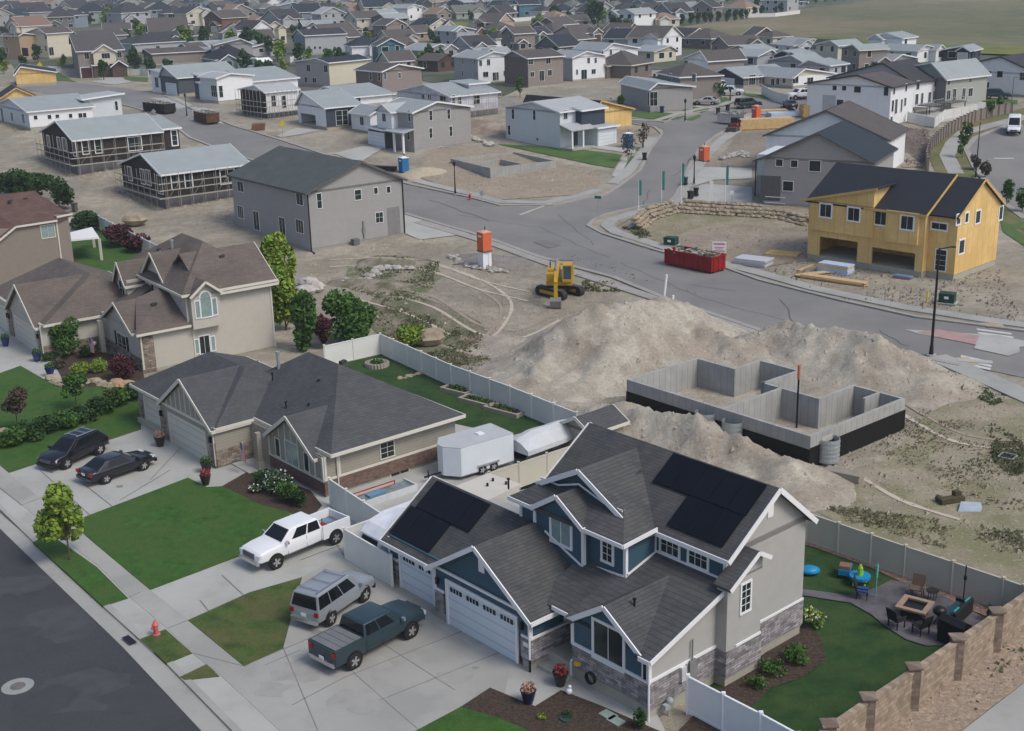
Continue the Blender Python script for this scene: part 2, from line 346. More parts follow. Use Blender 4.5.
# middle road
R1=[(409,186),(470,199),(500,207),(553,207),(590,199),(607,196),(622,186),(642,171),(652,150),(664,134),(663,129),(655,126),(620,120.5),(590,117),(590,112),(620,118),(664,124),(675,119),(700,113.5),(720,110),(740,106),(757,101),(757,97),(775,97),(815,97),(822,100),(815,104),(790,106),(770,109),(742,120),(714,135),(698,148),(692,158),(681,180),(678,196),(666,202),(642,205),(607,213),(592,219),(586,226),(602,235),(663,254),(716,266),(760,282),(840,302),(917,319),(975,327),(1060,338),(1060,386),(1024,378),(906,353),(866,343),(797,333),(760,330),(663,297),(614,277),(538,256),(500,242),(470,232),(405,213),(390,205)]
patch('road',R1,asph2,.03)
patch('road',[(14,79),(45,80),(95,85),(130,89),(165,97),(195,112),(232,127),(262,136),(300,148),(345,163),(409,186),(405,213),(380,205),(345,193),(290,170),(230,152),(190,137),(160,115),(120,103),(85,100),(40,92),(16,88)],asph2,.04)
patch('road',[(1070,100),(1006,127),(976.5,139),(968,149),(976.5,168),(1006,202),(1024,218),(1070,260)],asph2,.04)
ck=M('kerb_concrete',(.30,.285,.265),.9,.1,.5)
def kerb(px,w=.5,lift=.14,name='kerb',m=ck): return strip(name,px,w,m,lift,h=1)
kerb([(405,214),(470,233),(500,243),(538,257),(614,278),(663,298),(760,331),(797,334.5),(866,345),(906,355),(960,366)],.6)
kerb([(409,184.5),(470,197.5),(500,205.5),(553,205.5),(590,197.5),(607,194.5),(620,186),(640,170.5),(650,150),(662,134),(655,127.5),(620,122),(592,118)])
kerb([(592,111),(620,116.5),(664,122.5),(675,117.5),(700,112),(720,108.5),(740,104.5)])
kerb([(770,110),(742,121),(716,136),(700,149),(694,158),(683,180),(680,196),(666,203.5),(642,206.5),(607,214.5),(594,220),(588,226),(602,233.5),(663,252.5),(716,264.5),(760,280.5),(840,300.5),(917,317.5),(975,325),(1060,336)])
kerb([(165,96),(195,110.5),(232,125.5),(262,134.5),(300,146.5),(345,161.5),(409,184.5)])
kerb([(120,104),(160,116),(190,138),(230,153.5),(290,171.5)])
kerb([(1070,98),(1006,126),(975,138),(966,149),(975,168),(1004,203),(1024,219)],.8)
def walk(px,w,m=conc): return strip('sidewalk',px,w,m,.10,h=1)
walk([(418,222),(470,237),(503,247.5),(560,268),(640,294),(700,313),(760,333)],1.4,ck)
walk([(935,357),(975,374),(1024,396),(1060,412)],2.2,conc)
walk([(416,181),(470,194),(500,202),(545,203),(580,196),(598,190)],1.5)
walk([(668,249),(640,240),(617,233),(607,226),(612,220),(642,211),(672,204),(680,196),(690,178),(704,158),(722,140),(745,126)],1.6,conc)
walk([(668,250),(716,262),(764,274.5),(815,289),(906,308),(983,320),(1050,329)],1.7,conc)
walk([(612,184),(627,173),(640,157),(652,138)],1.6)
walk([(608,118.5),(655,121),(675,115),(700,109),(722,105),(735,100),(740,94)],1.5)
walk([(956,174),(947,156),(953,143),(964,133),(990,126),(1030,116)],2.2,conc)
# driveways and paved bits in the middle distance
def dw(px,m=conc2,l=.06,n='driveway'): return patch(n,px,m,l)
dw([(401,232),(405,213),(440,224),(470,234),(420,240)])
dw(q('K',500,640) and [q('K',500,640),q('K',700,590),q('K',850,600),q('K',700,690),q('K',620,680)])
dw([q('K',110,520),q('K',250,465),q('K',410,480),q('K',300,505),q('K',150,530)])
dw([q('J',430,215),q('J',640,270),q('J',560,165),q('J',420,150)])
dw([q('J',120,90),q('J',330,90),q('J',430,140),q('J',330,165),q('J',230,110)])
dw([q('M',590,415),q('M',900,460),q('M',990,470),q('M',990,440),q('M',650,405)])
dw([q('M',830,620),q('M',900,500),q('M',950,500),q('M',880,640)],n='path')
dw([q('N',500,560),q('N',700,565),q('N',900,570),q('N',900,640),q('N',640,650),q('N',480,700),q('N',480,640)])
dw([q('N',440,745),q('N',440,800),q('N',900,800),q('N',900,700),q('N',640,680),q('N',560,680)])
dw([q('N',520,140),q('N',650,165),q('N',620,180),q('N',500,165)]);dw([q('N',560,20),q('N',720,50),q('N',700,80),q('N',590,60)])
dw([(905,330),(1000,336),(1040,345),(1000,350),(917,334)])
dw([q('A',620,560),q('A',700,530),q('A',830,530),q('A',900,560),q('A',780,580)])
dw([q('A',300,420),q('A',430,430),q('A',410,500),q('A',340,480)])
# mid greens
def gr(px,m=midgrass,l=.07): return patch('lawn',px,m,l)
gr(qs('M',50,405,480,425,600,440,905,478,850,570,700,545,400,480)); gr(qs('M',960,485,1024,500,975,590,915,580))
gr(qs('N',0,180,300,190,455,205,400,235,290,240,0,215)); gr(qs('N',300,130,500,150,640,165,560,190,470,180,300,160)); gr(qs('N',580,90,720,85,790,120,700,150,640,140))
gr(qs('N',440,240,540,205,560,212,500,245)); gr(qs('O',150,55,430,85,290,95,140,65)); gr(qs('N',120,430,190,420,185,445,110,450),midgrass)
gr(qs('C',60,490,280,530,270,560,170,560),midgrass); gr(qs('A',75,430,300,440,520,560,320,545,100,470)); gr(qs('A',840,520,1010,530,1010,560,850,545))
gr(qs('B',960,480,1024,480,1024,520,1000,515)); gr(qs('D',160,140,540,160,520,190,180,185),fieldgreen,.3); gr(qs('D',180,500,350,505,330,530,200,530))
patch('verge',[(937,176),(930,160),(931,148),(940,134),(958,126),(1040,104),(1040,126),(1006,126),(976,138),(966,149),(973,166),(1000,200),(1030,222),(1030,240),(995,215),(960,190)],M('verge_grass',(.12,.14,.045),.95,.3,.2,col2=(.19,.16,.085),fine=1),.05)
patch('verge',[(998,208),(1030,226),(1030,250),(1003,232)],midgrass,.05)
patch('building_lot',qs('P',80,40,370,70,360,200,330,330,80,300,60,120),M('dark_soil',(.19,.155,.135),.95,.2,.1,fine=1),.06)
patch('building_lot',qs('P',100,200,180,190,340,320,200,325),M('light_soil',(.34,.29,.24),.95,.2,.1,fine=1),.09)
patch('back_lawn',qs('H',700,330,980,345,980,372,720,350),midgrass,.08)
patch('back_pavement',qs('H',280,440,470,500,560,480,900,385,700,350,500,350),conc2,.07)
lotc=M('lot_dirt',(.34,.285,.22),.95,.12,.15,0,col2=(.30,.25,.185),fine=1.4)
patch('building_lot',[(415,176),(430,150),(500,150),(600,178),(598,188),(575,195),(500,200),(455,190)],lotc,.04)
patch('building_lot',qs('N',690,200,900,210,1024,230,1024,330,960,560,690,560,700,480,800,330),M('lot_soil',(.25,.215,.17),.95,.15,.15,fine=1.4),.05)
patch('building_lot',[(620,232),(690,205),(752,206),(808,206),(812,260),(760,268),(716,262),(668,248)],M('lot_soil2',(.30,.25,.195),.95,.15,.2,fine=1.4),.045)
# suburb ground further out
patch('suburb_ground',[(-60,60),(150,72),(300,96),(420,80),(500,98),(560,70),(700,70),(830,80),(1070,75),(1100,5),(1100,-6),(-80,-6)],subsoil,.10)
patch('field',[(560,36),(640,33),(700,25),(760,17),(800,10),(860,3),(900,-5),(1100,-6),(1100,56),(1024,54),(940,52),(860,45),(800,42),(740,40),(690,38),(600,37)],field,.35)
patch('field_edge',[(770,40),(830,38),(900,44),(960,47),(1100,48),(1100,57),(1024,57),(900,52),(800,46)],fieldgreen,.5)
patch('field',qs('D',720,140,1024,130,1024,170,900,195,740,175),field,.3)
# painted road marks
wp=M('road_paint',(.5,.5,.49),.8,.1,2)
ML=[.045]
def mark(px,m=wp,n='road_marking'):
    ML[0]+=.004; return patch(n,px,m,ML[0])
for a in range(3): mark(qs('d',835+a*4,585+a*14,970+a*8,603+a*14,975+a*8,610+a*14,838+a*4,592+a*14))
for a in range(3): mark(qs('d',775-a*6,690+a*12,900-a*4,718+a*12,897-a*4,727+a*12,772-a*6,698+a*12))
mark([q('c',130,245),q('c',180,238),q('c',240,258),q('c',190,270)],M('road_patch',(.17,.16,.155),.9,.1,1),'road_patch')
mark(qs('P',820,262,950,262,955,268,822,268)); 
mark(qs('d',600,600,680,590,845,615,830,650,700,625),M('red_concrete',(.36,.235,.215),.9,.15,1),'paved_median'); mark(qs('d',850,622,1000,635,1005,680,960,695,825,665),conc2,'paved_median')
mark(qs('d',845,565,930,562,945,580,880,582),M('tan_concrete',(.40,.30,.2),.9,.15,1),'ramp'); mark(qs('d',700,705,800,700,850,731,690,731),M('tan_concrete',(.4,.3,.2)),'ramp')
def mh(px,r,z,r2=0):
    p=at(px); o=MB().cyl((0,0,0),(0,0,.012),r,n=28).build('manhole_collar',M('collar',(.27,.28,.275),.9,.1,3),None); 
    r_=root('manhole_cover',(p.x,p.y,gz(p.x,p.y)+z),0,'round iron manhole cover in a pale concrete collar in the dark street','manhole cover'); o.parent=r_
    MB().cyl((0,0,.012),(0,0,.02),r*.48,n=24).build('lid',M('iron',(.14,.13,.12),.7,.3,6),r_)
mh(q('i',70,557),.72,.022)
seal=M('crack_sealant',(.05,.05,.052),.8,.1,2); seal2=M('crack_sealant_pale',(.11,.11,.11),.9,.1,2)
def crack(px,w_,m_,l):
    P=[at(p) for p in px]; L=[];R=[];out=[]
    for a,b in zip(P,P[1:]):
        for i in range(8):
            p=a.lerp(b,i/8); out.append(p+Vector((random.uniform(-.25,.25),random.uniform(-.25,.25),0)))
    for j,p in enumerate(out):
        d=out[min(j+1,len(out)-1)]-out[max(j-1,0)]; d.z=0; d.normalize(); n=Vector((-d.y,d.x,0))*w_/2; L.append(p+n);R.append(p-n)
    patch('crack_seal',[*L,*R[::-1]],m_,l,world=True,maxe=60)
for i,c_ in enumerate(([(460,215),(540,228),(620,262),(700,298),(800,325),(900,345)],[(560,215),(600,250)],[(690,285),(740,292)],[(780,300),(800,330)],[(880,330),(912,350)],[(650,190),(640,215),(600,235)],[(700,150),(670,180)],[(430,200),(500,225)])): crack(c_,.14,seal2,.036+.002*i)
def blot(px,r,m_,l,n='stain'):
    c=at(px,l); P=[]; k=14
    for i in range(k):
        a=2*PI*i/k; q_=r*random.uniform(.6,1.25); P.append(Vector((c.x+q_*math.cos(a),c.y+q_*.8*math.sin(a),0)))
    patch(n,P,m_,l,world=True,maxe=60)
st1=M('concrete_stain',(.29,.288,.27),.85,.1,1.5,.3,12,col2=(.325,.32,.30)); st2=M('concrete_stain_dark',(.23,.23,.215),.85,.15,2,.3,12)
for i,(p_,r_) in enumerate((((330,640),1.2),((300,668),1.5),((372,662),1.0),((420,650),.8),((455,676),.9),((360,700),1.3),((390,628),.6),((272,690),.9))): blot(p_,r_,st1,.141+.0006*i)
for i,(p_,r_) in enumerate((((318,632),.25),((352,640),.3),((262,562),.35),((85,478),.3),((120,486),.25),((475,668),.2))): blot(p_,r_,st2,.147+.0004*i)
dk_=M('street_patch',(.049,.053,.058),.85,.1,1,.4,30); lt_=M('street_worn',(.060,.065,.069),.85,.15,1,.4,30)
for i,(p_,r_,m_) in enumerate((((60,620),2.5,lt_),((20,585),2,lt_),((95,690),2.6,lt_),((130,700),1.4,dk_),((40,700),1.6,dk_),((10,640),1.7,dk_))): blot(p_,r_,m_,.022+.001*i,'street_wear')
# storm inlet
p=at(q('i',510,372),.15); r_=root('storm_drain',p,math.radians(-49),'black storm drain inlet set into the kerb beside the dark street','storm drain')
MB().box(-.45,.45,-.2,.12,0,.02).build('grate',black,r_); MB().box(-.5,.5,.12,.2,0,.06).build('hood',ck,r_)
p=at(q('h',958,380),.05); r_=root('drain_box',p,-.7,'square black drain opening in the weedy dirt lot','drain')
MB().box(-.42,.42,-.42,.42,0,.03).build('grate',black,r_); MB().box(-.5,.5,-.5,-.42,0,.08).box(-.5,.5,.42,.5,0,.08).box(-.5,-.42,-.42,.42,0,.08).box(.42,.5,-.42,.42,0,.08).build('rim',ck,r_)
# ---------------------------------------------------------------- mounds
def mound(name,label,cat,spec,mat,st=.38,nz_=.5,cat_=None,seed=1):
    """spec: list of ((px),(px2) or None,height,radius) ridge segments on the ground"""
    seg=[]
    for a,b,h,r in spec:
        A=at(a); B=at(b) if b else A; seg.append((A.x,A.y,B.x,B.y,h if isinstance(h,tuple) else (h,h),r))
    x0=min(min(s[0],s[2])-s[5]*1.15 for s in seg);x1=max(max(s[0],s[2])+s[5]*1.15 for s in seg)
    y0=min(min(s[1],s[3])-s[5]*1.15 for s in seg);y1=max(max(s[1],s[3])+s[5]*1.15 for s in seg)
    cx,cy=(x0+x1)/2,(y0+y1)/2; cz=gz(cx,cy)
    FA,FB=at((380,349)),at((577,437))
    def zf(x,y):
        if (FB.x-FA.x)*(y-FA.y)-(FB.y-FA.y)*(x-FA.x)<(FB-FA).length*.25 and x<FB.x+2.5: return gz(x,y)-.3
        x+=1.2*noise.noise(Vector((x*.25,y*.25,seed))); y+=1.2*noise.noise(Vector((x*.25,y*.25,seed+9)))
        z=0
        for ax,ay,bx,by,h,r in seg:
            dx,dy=bx-ax,by-ay; L=dx*dx+dy*dy; t=0 if L<1e-6 else min(1,max(0,((x-ax)*dx+(y-ay)*dy)/L))
            d=math.hypot(x-ax-dx*t,y-ay-dy*t)/r; hh=h[0]*(1-t)+h[1]*t
            if d<1: z=max(z,hh*((1-d)**1.12*.9+(1-d*d)**2*.1))
        if z<=.001: return gz(x,y)-.3
        k=min(1,z/1.2)
        return gz(x,y)-.12+z+k*nz_*(noise.fractal(Vector((x*.35,y*.35,seed)),.8,2.1,6)+.55*noise.fractal(Vector((x*1.6,y*1.6,seed)),.8,2.1,4)+.9*(.35-abs(noise.noise(Vector((x*.45+y*.1,y*.3,seed+4))))))
    o=grid(name,x0,x1,y0,y1,st,zf,mat,kind=None,clip=None)
    me=o.data; import bmesh; bm=bmesh.new(); bm.from_mesh(me)
    dl=[f for f in bm.faces if all(v.co.z<gz(v.co.x,v.co.y)-.2 for v in f.verts)]; bmesh.ops.delete(bm,geom=dl,context='FACES')
    for v in bm.verts: v.co-=Vector((cx,cy,cz))
    rs=random.Random(seed); fl=[f for f in bm.faces]; cl=[]
    for k in range(int(len(fl)*.16)):
        f=rs.choice(fl); p=f.calc_center_median(); 
        if p.z+cz<gz(p.x+cx,p.y+cy)-.1: continue
        cl.append((p.copy(),rs.uniform(.04,.16)*(1 if rs.random()<.93 else 2)))
    for p,s_ in cl:
        vv=[bm.verts.new(p+Vector(d)*s_*rs.uniform(.7,1.4)) for d in ((1,0,0),(-.5,.9,0),(-.5,-.9,0),(.1,.1,.9))]
        for t3 in ((0,1,3),(1,2,3),(2,0,3)): bm.faces.new([vv[i] for i in t3])
    bm.to_mesh(me); bm.free(); o.location=(cx,cy,cz)
    return tag(o,label,cat)
mound('dirt_mound','big pale sand-coloured dirt mound beside the excavator','dirt mound',[((600,362),(660,342),(4.9,4.0),9),((535,385),(590,362),(1.4,3.6),7),((660,342),(735,358),(3.6,1.6),7)],sand,seed=2)
mound('dirt_mound','long low dirt windrow between the blue house and the concrete foundation','dirt mound',[((575,418),(620,430),(1.2,2.0),3.8),((620,430),(700,455),(2.3,2.5),4.4),((700,455),(800,487),(2.5,1.3),4.2)],sand,seed=5,st=.4)
mound('dirt_mound','rough grey-brown dirt mound behind the right end of the foundation','dirt mound',[((790,352),(880,372),(2.6,3.0),6),((880,372),(925,385),(2.8,1.2),5)],sand,seed=8)
mound('dirt_mound','small sandy dirt mound left of the big pale mound by the white fence','dirt mound',[((500,345),(520,352),(.7,.7),4)],sand,seed=11,st=.5)
mound('dirt_mound','grey spoil heap beside the orange portable toilet','dirt mound',[(q('b',900,310),q('b',1000,330),(.8,.6),3.5)],M('grey_spoil',(.23,.21,.19),.95,.2,1,fine=3),seed=13,st=.5,nz_=.5)
mound('dirt_mound','low rubble heap with weeds in front of the grey duplex','dirt mound',[(q('b',420,400),q('b',560,420),(.7,.5),3.2),(q('b',480,330),q('b',640,330),(.7,.6),3)],M('rubble_soil',(.27,.235,.19),.95,.25,1,fine=3,col2=(.12,.12,.06)),seed=15,st=.45,nz_=.5)
mound('sand_pile','pale round sand pile in the lot with the low rear foundation','sand pile',[(q('L',235,600),None,.9,4)],M('yellow_sand',(.46,.40,.29),.95,.05,1,fine=2),seed=16,st=.5,nz_=.15)
mound('dirt_mound','brown dirt bank behind the grey house at the street corner','dirt mound',[(q('L',600,290),q('L',740,300),(1.5,1.2),5)],M('brown_soil',(.25,.19,.15),.95,.2,1,fine=2,col2=(.36,.3,.25)),seed=17,st=.7)
# weeds
ws_=M('weedy_soil',(.285,.245,.18),.95,.22,.3,.6,3,col2=(.19,.185,.10),mask=.22,grit=5)
patch('weedy_soil',[(815,510),(820,488),(845,470),(880,462),(905,440),(925,415),(955,400),(990,398),(1060,402),(1060,600),(1004,585),(960,568),(906,549),(850,530)],ws_,.006,maxe=9)
patch('weedy_soil',[(372,298),(400,292),(430,300),(455,308),(480,322),(495,340),(500,352),(480,362),(455,366),(420,352),(381,338),(365,322)],M('weedy_soil_brown',(.19,.16,.12),.95,.25,.4,.6,3,col2=(.10,.12,.05),mask=.25,grit=5),.006,maxe=9)
patch('weedy_soil',[(345,275),(352,262),(378,255),(410,256),(437,264),(442,276),(428,292),(400,300),(370,294)],M('weedy_soil_green',(.24,.215,.16),.95,.25,.4,.6,3,col2=(.11,.135,.06),mask=.3,grit=5),.005,maxe=9)
patch('weedy_soil',[(620,240),(640,222),(690,208),(752,208),(808,212),(806,232),(740,226),(690,230),(660,244),(650,250)],ws_,.06,maxe=9)
def weeds(px,n,label='w',s=.22,mat=None,name='weed_patch'):
    P=[at(p) for p in px]; xs_=[p.x for p in P];ys_=[p.y for p in P]; mb=MB(); k=0
    while k<n:
        x=random.uniform(min(xs_),max(xs_));y=random.uniform(min(ys_),max(ys_))
        if not inside(x,y,P): continue
        k+=1
        if noise.noise(Vector((x*.3,y*.3,3)))+.5*noise.noise(Vector((x*1.1,y*1.1,5)))<random.uniform(-.25,.35): continue
        z=gz(x,y); a=random.random()*PI; h=s*random.uniform(.3,.9); dx,dy=math.cos(a)*s*.38,math.sin(a)*s*.38; l=random.uniform(-.2,.2)
        mb.add([(x-dx,y-dy,z),(x+dx,y+dy,z),(x+dx*.6+l,y+dy*.6+l,z+h),(x-dx*.6+l,y-dy*.6,z+h*.9)],[(0,1,2,3)])
    return tag(mb.build(name,mat or M('weed_green',(.085,.11,.045),.9,.35,.6,col2=(.15,.135,.08))),kind='stuff')
weeds([(383,300),(480,335),(500,360),(470,372),(385,345),(370,320)],5000)
weeds([(350,270),(385,255),(440,262),(430,300),(390,302),(350,290)],4000)
weeds(qs('h',620,180,1022,330,1022,600,800,560,560,430,430,350),2500,s=.16,mat=M('weed_dry',(.19,.165,.10),.9,.35,.6,col2=(.125,.13,.065)))
weeds(qs('h',200,560,600,620,1022,680,1022,760,700,740,350,640),2500,s=.16,mat=MT['weed_dry'])
weeds(qs('h',720,50,980,150,900,180,780,120),900); weeds(qs('h',880,240,1022,330,1022,500,900,400),1200,s=.2)
weeds(qs('c',300,375,440,400,480,440,340,440),600,s=.3); weeds(qs('c',470,180,560,190,620,245,560,240),500,s=.35)
weeds(qs('l',560,560,1000,300,1022,500,800,700),90,s=.3); weeds(qs('c',150,255,300,300,800,450,700,440,350,340),260,s=.15)

# tyre tracks pressed into the bare lot
tk1=M('track_soil_pale',(.46,.40,.33),.95,.08,.4,0); tk2=M('track_soil_dark',(.31,.25,.2),.95,.1,.4,0)
TR=[[(405,290),(440,300),(480,325),(520,330),(555,312)],[(400,297),(435,308),(478,333),(520,338),(560,320)],[(420,262),(470,275),(510,300),(500,330),(470,350)],[(415,268),(462,282),(500,305),(490,332),(462,348)],[(330,260),(380,258),(430,262),(480,280),(530,292)],[(330,267),(380,265),(428,270),(478,289),(528,301)],[(440,345),(500,360),(560,352)],[(360,300),(410,315),(450,335)],[(880,400),(950,440),(1020,450)],[(890,395),(960,433),(1024,442)],[(850,470),(900,500),(960,520)],[(560,200),(520,215)],[(480,172),(560,180),(590,172)],[(700,232),(740,240),(800,240)]]
def bez(P,n=24):
    P=[at(p) for p in P]; out=[]
    for i in range(n+1):
        t=i/n*(len(P)-1); k=min(int(t),len(P)-2); f=t-k; a=P[max(k-1,0)];b=P[k];c=P[k+1];d=P[min(k+2,len(P)-1)]
        out.append(.5*((2*b)+(c-a)*f+(2*a-5*b+4*c-d)*f*f+(3*b-a-3*c+d)*f**3))
    return out
for i,P in enumerate(TR):
    c_=bez(P); L=[];R=[]
    for j,p in enumerate(c_):
        d=c_[min(j+1,len(c_)-1)]-c_[max(j-1,0)]; d.z=0; d.normalize(); n=Vector((-d.y,d.x,0))*(.17+.08*noise.noise(p)); L.append(p+n); R.append(p-n)
    patch('tyre_track',[*L,*R[::-1]],tk1 if i%3 else tk2,.016+.002*i,world=True,maxe=50)

def clods(px,n,mat,name='loose_stones',s=(.04,.13)):
    P=[at(p) for p in px]; xs_=[p.x for p in P];ys_=[p.y for p in P]; mb=MB(); k=0; rs=random.Random(n)
    while k<n:
        x=rs.uniform(min(xs_),max(xs_));y=rs.uniform(min(ys_),max(ys_))
        if not inside(x,y,P): continue
        k+=1
        if noise.noise(Vector((x*.2,y*.2,7)))<rs.uniform(-.5,.3): continue
        z=gz(x,y)+.0; q_=rs.uniform(*s)*(1 if rs.random()<.95 else 2.2)
        mb.add([(x+d[0]*q_*rs.uniform(.6,1.4),y+d[1]*q_*rs.uniform(.6,1.4),z+d[2]*q_) for d in ((1,0,-.1),(-.5,.9,-.1),(-.5,-.9,-.1),(.1,.1,.8))],[(0,1,3),(1,2,3),(2,0,3)])
    return tag(mb.build(name,mat),kind='stuff')
clods([(300,255),(420,235),(520,262),(700,330),(760,350),(700,420),(560,400),(430,350),(330,320)],9000,dirt)
clods([(760,480),(900,430),(1024,380),(1024,560),(900,520)],1500,dirt)
clods([(620,232),(700,210),(812,215),(812,262),(1000,270),(1024,325),(840,300),(716,262)],4000,MT['lot_soil'],s=(.06,.2))
clods([(0,130),(120,200),(230,220),(230,180),(60,140),(0,100)],4000,dirt,s=(.08,.25))
clods([(420,176),(600,170),(600,188),(470,196)],1500,dirt,s=(.08,.2)); clods(qs('P',80,40,370,70,360,200,330,330,80,300),1800,MT['dark_soil'],s=(.1,.35)); jm_=1; clods([(855,745),(925,668),(1000,620),(1060,600),(1024,678),(950,731)],7000,gravel,s=(.03,.07))
# ---------------------------------------------------------------- building kit
def roof_slab(mr,a,b,c,d,t=.16):   # a,b eave  c,d ridge
    mr.prism([a,b,c,d],(0,0,-t),(0,0,0))
def gable(mr,mt,mw,x0,x1,y0,y1,ax,ze,zr,ov=.4,rp=.5,t=.16,k=0,ends=(1,1),fas=True,g=None):
    """gable roof over rect; ridge along ax; ze wall-top height at the eaves, zr ridge height (top of roof)"""
    g=ov if g is None else g
    if ax=='x': m=lambda u,v,z:(u,v,z); u0,u1,v0,v1=x0,x1,y0,y1
    else: m=lambda u,v,z:(v,u,z); u0,u1,v0,v1=y0,y1,x0,x1
    vr=v0+(v1-v0)*rp; e0=u0-g*ends[0]; e1=u1+g*ends[1]
    for v,sg in ((v0,-1),(v1,1)):
        sl=(zr-ze)/abs(vr-v); vo=v+sg*ov; zo=ze-sl*ov
        mr.prism([m(e0,vo,zo),m(e1,vo,zo),m(e1,vr,zr),m(e0,vr,zr)],(0,0,-t),(0,0,0))
        if fas and mt is not None:
            y_=vo+sg*.03; mt.bar(m(e0,y_,zo-.06),m(e1,y_,zo-.06),.06,.22)
            for ue,s2,on in ((e0,-1,ends[0]),(e1,1,ends[1])):
                if on: mt.bar(m(ue+s2*.03,vo,zo-.08),m(ue+s2*.03,vr,zr-.08),.06,.24)
    if mw is not None:
        for u,on,s2 in ((u0,ends[0],1),(u1,ends[1],-1)):
            if on: mw.prism([m(u,v0,ze-.3),m(u,v1,ze-.3),m(u,v1,ze-.14),m(u,vr,zr-.14),m(u,v0,ze-.14)],m(0,0,0),m(s2*.15,0,0))
def hip(mr,mt,x0,x1,y0,y1,ze,zr,r0,r1,ov=.45,t=.16):
    """r0,r1 ridge end points (x,y)"""
    a=(x0-ov,y0-ov,ze);b=(x1+ov,y0-ov,ze);c=(x1+ov,y1+ov,ze);d=(x0-ov,y1+ov,ze); p=(*r0,zr);q_=(*r1,zr)
    alongx=abs(r1[0]-r0[0])>=abs(r1[1]-r0[1])
    fs=[(a,b,q_,p),(b,c,q_),(c,d,p,q_),(d,a,p)] if alongx else [(a,b,p),(b,c,q_,p),(c,d,q_),(d,a,p,q_)]
    for f in fs: mr.prism(list(f),(0,0,-t),(0,0,0))
    if mt is not None:
        for u,v in ((a,b),(b,c),(c,d),(d,a)): mt.bar(Vector(u)+Vector((0,0,-.08)),Vector(v)+Vector((0,0,-.08)),.07,.22)
def fplane(face):  # returns fn(u,z,depth)-> local pos for a plane ('x',val) / ('y',val); outward normal negative
    ax,v=face
    return (lambda u,z,d:(v-d,u,z)) if ax=='x' else (lambda u,z,d:(u,v-d,z))
def window(par,face,u,z,w,h,fr=None,mun=(1,0),tr=.07,gl=None,name='window',det=True):
    """centre u,z ; mun=(vertical bars, horizontal bars)"""
    P=fplane(face); fr=fr or white; mb=MB()
    def bx(u0,u1,z0,z1,d0,d1,b=mb):
        A=P(u0,z0,d0);B=P(u1,z1,d1); b.box(min(A[0],B[0]),max(A[0],B[0]),min(A[1],B[1]),max(A[1],B[1]),z0,z1)
    if det:
        bx(u-w/2-tr,u+w/2+tr,z+h/2,z+h/2+tr,-.02,.06); bx(u-w/2-tr,u+w/2+tr,z-h/2-tr,z-h/2,-.02,.07)
        bx(u-w/2-tr,u-w/2,z-h/2,z+h/2,-.02,.055); bx(u+w/2,u+w/2+tr,z-h/2,z+h/2,-.02,.055)
        for i in range(mun[0]): c=u-w/2+w*(i+1)/(mun[0]+1); bx(c-.013,c+.013,z-h/2,z+h/2,-.02,.045)
        for i in range(mun[1]): c=z-h/2+h*(i+1)/(mun[1]+1); bx(u-w/2,u+w/2,c-.013,c+.013,-.02,.035)
    else:
        bx(u-w/2-tr,u+w/2+tr,z-h/2-tr,z+h/2+tr,-.02,.03)
    o=mb.build(name,fr,par); g=MB(); bx(u-w/2,u+w/2,z-h/2,z+h/2,0,.02 if det else .04,g); g.build('pane',gl or glass,o); return o
def gdoor(par,face,u,w,h,mt=None,z0=.12,glz=0,tr=.16,frm=None):
    P=fplane(face); mb=MB()
    def bx(u0,u1,a,b_,d0,d1,b=mb):
        A=P(u0,a,d0);B=P(u1,b_,d1); b.box(min(A[0],B[0]),max(A[0],B[0]),min(A[1],B[1]),max(A[1],B[1]),a,b_)
    bx(u-w/2,u+w/2,z0,z0+h,0,.02); o=mb.build('garage_door',mt or gdoorw,par)
    f=MB(); bx(u-w/2-tr,u-w/2,z0,z0+h,0,.08,f); bx(u+w/2,u+w/2+tr,z0,z0+h,0,.08,f); bx(u-w/2-tr,u+w/2+tr,z0+h,z0+h+tr,0,.08,f); f.build('door_frame',frm or white,o)
    if glz:
        g=MB()
        for i in range(glz):
            c=u-w/2+w*(i+.5)/glz; bx(c-w/glz*.36,c+w/glz*.36,z0+h-.42,z0+h-.17,.02,.032,g)
        g.build('window_strip',glass,o)
        f=MB()
        for i in range(glz):
            c=u-w/2+w*(i+.5)/glz
            for k in range(1,4): cc=c-w/glz*.36+w/glz*.72*k/4; bx(cc-.02,cc+.02,z0+h-.42,z0+h-.17,.032,.038,f)
        f.build('muntin',mt or gdoorw,o)
    return o
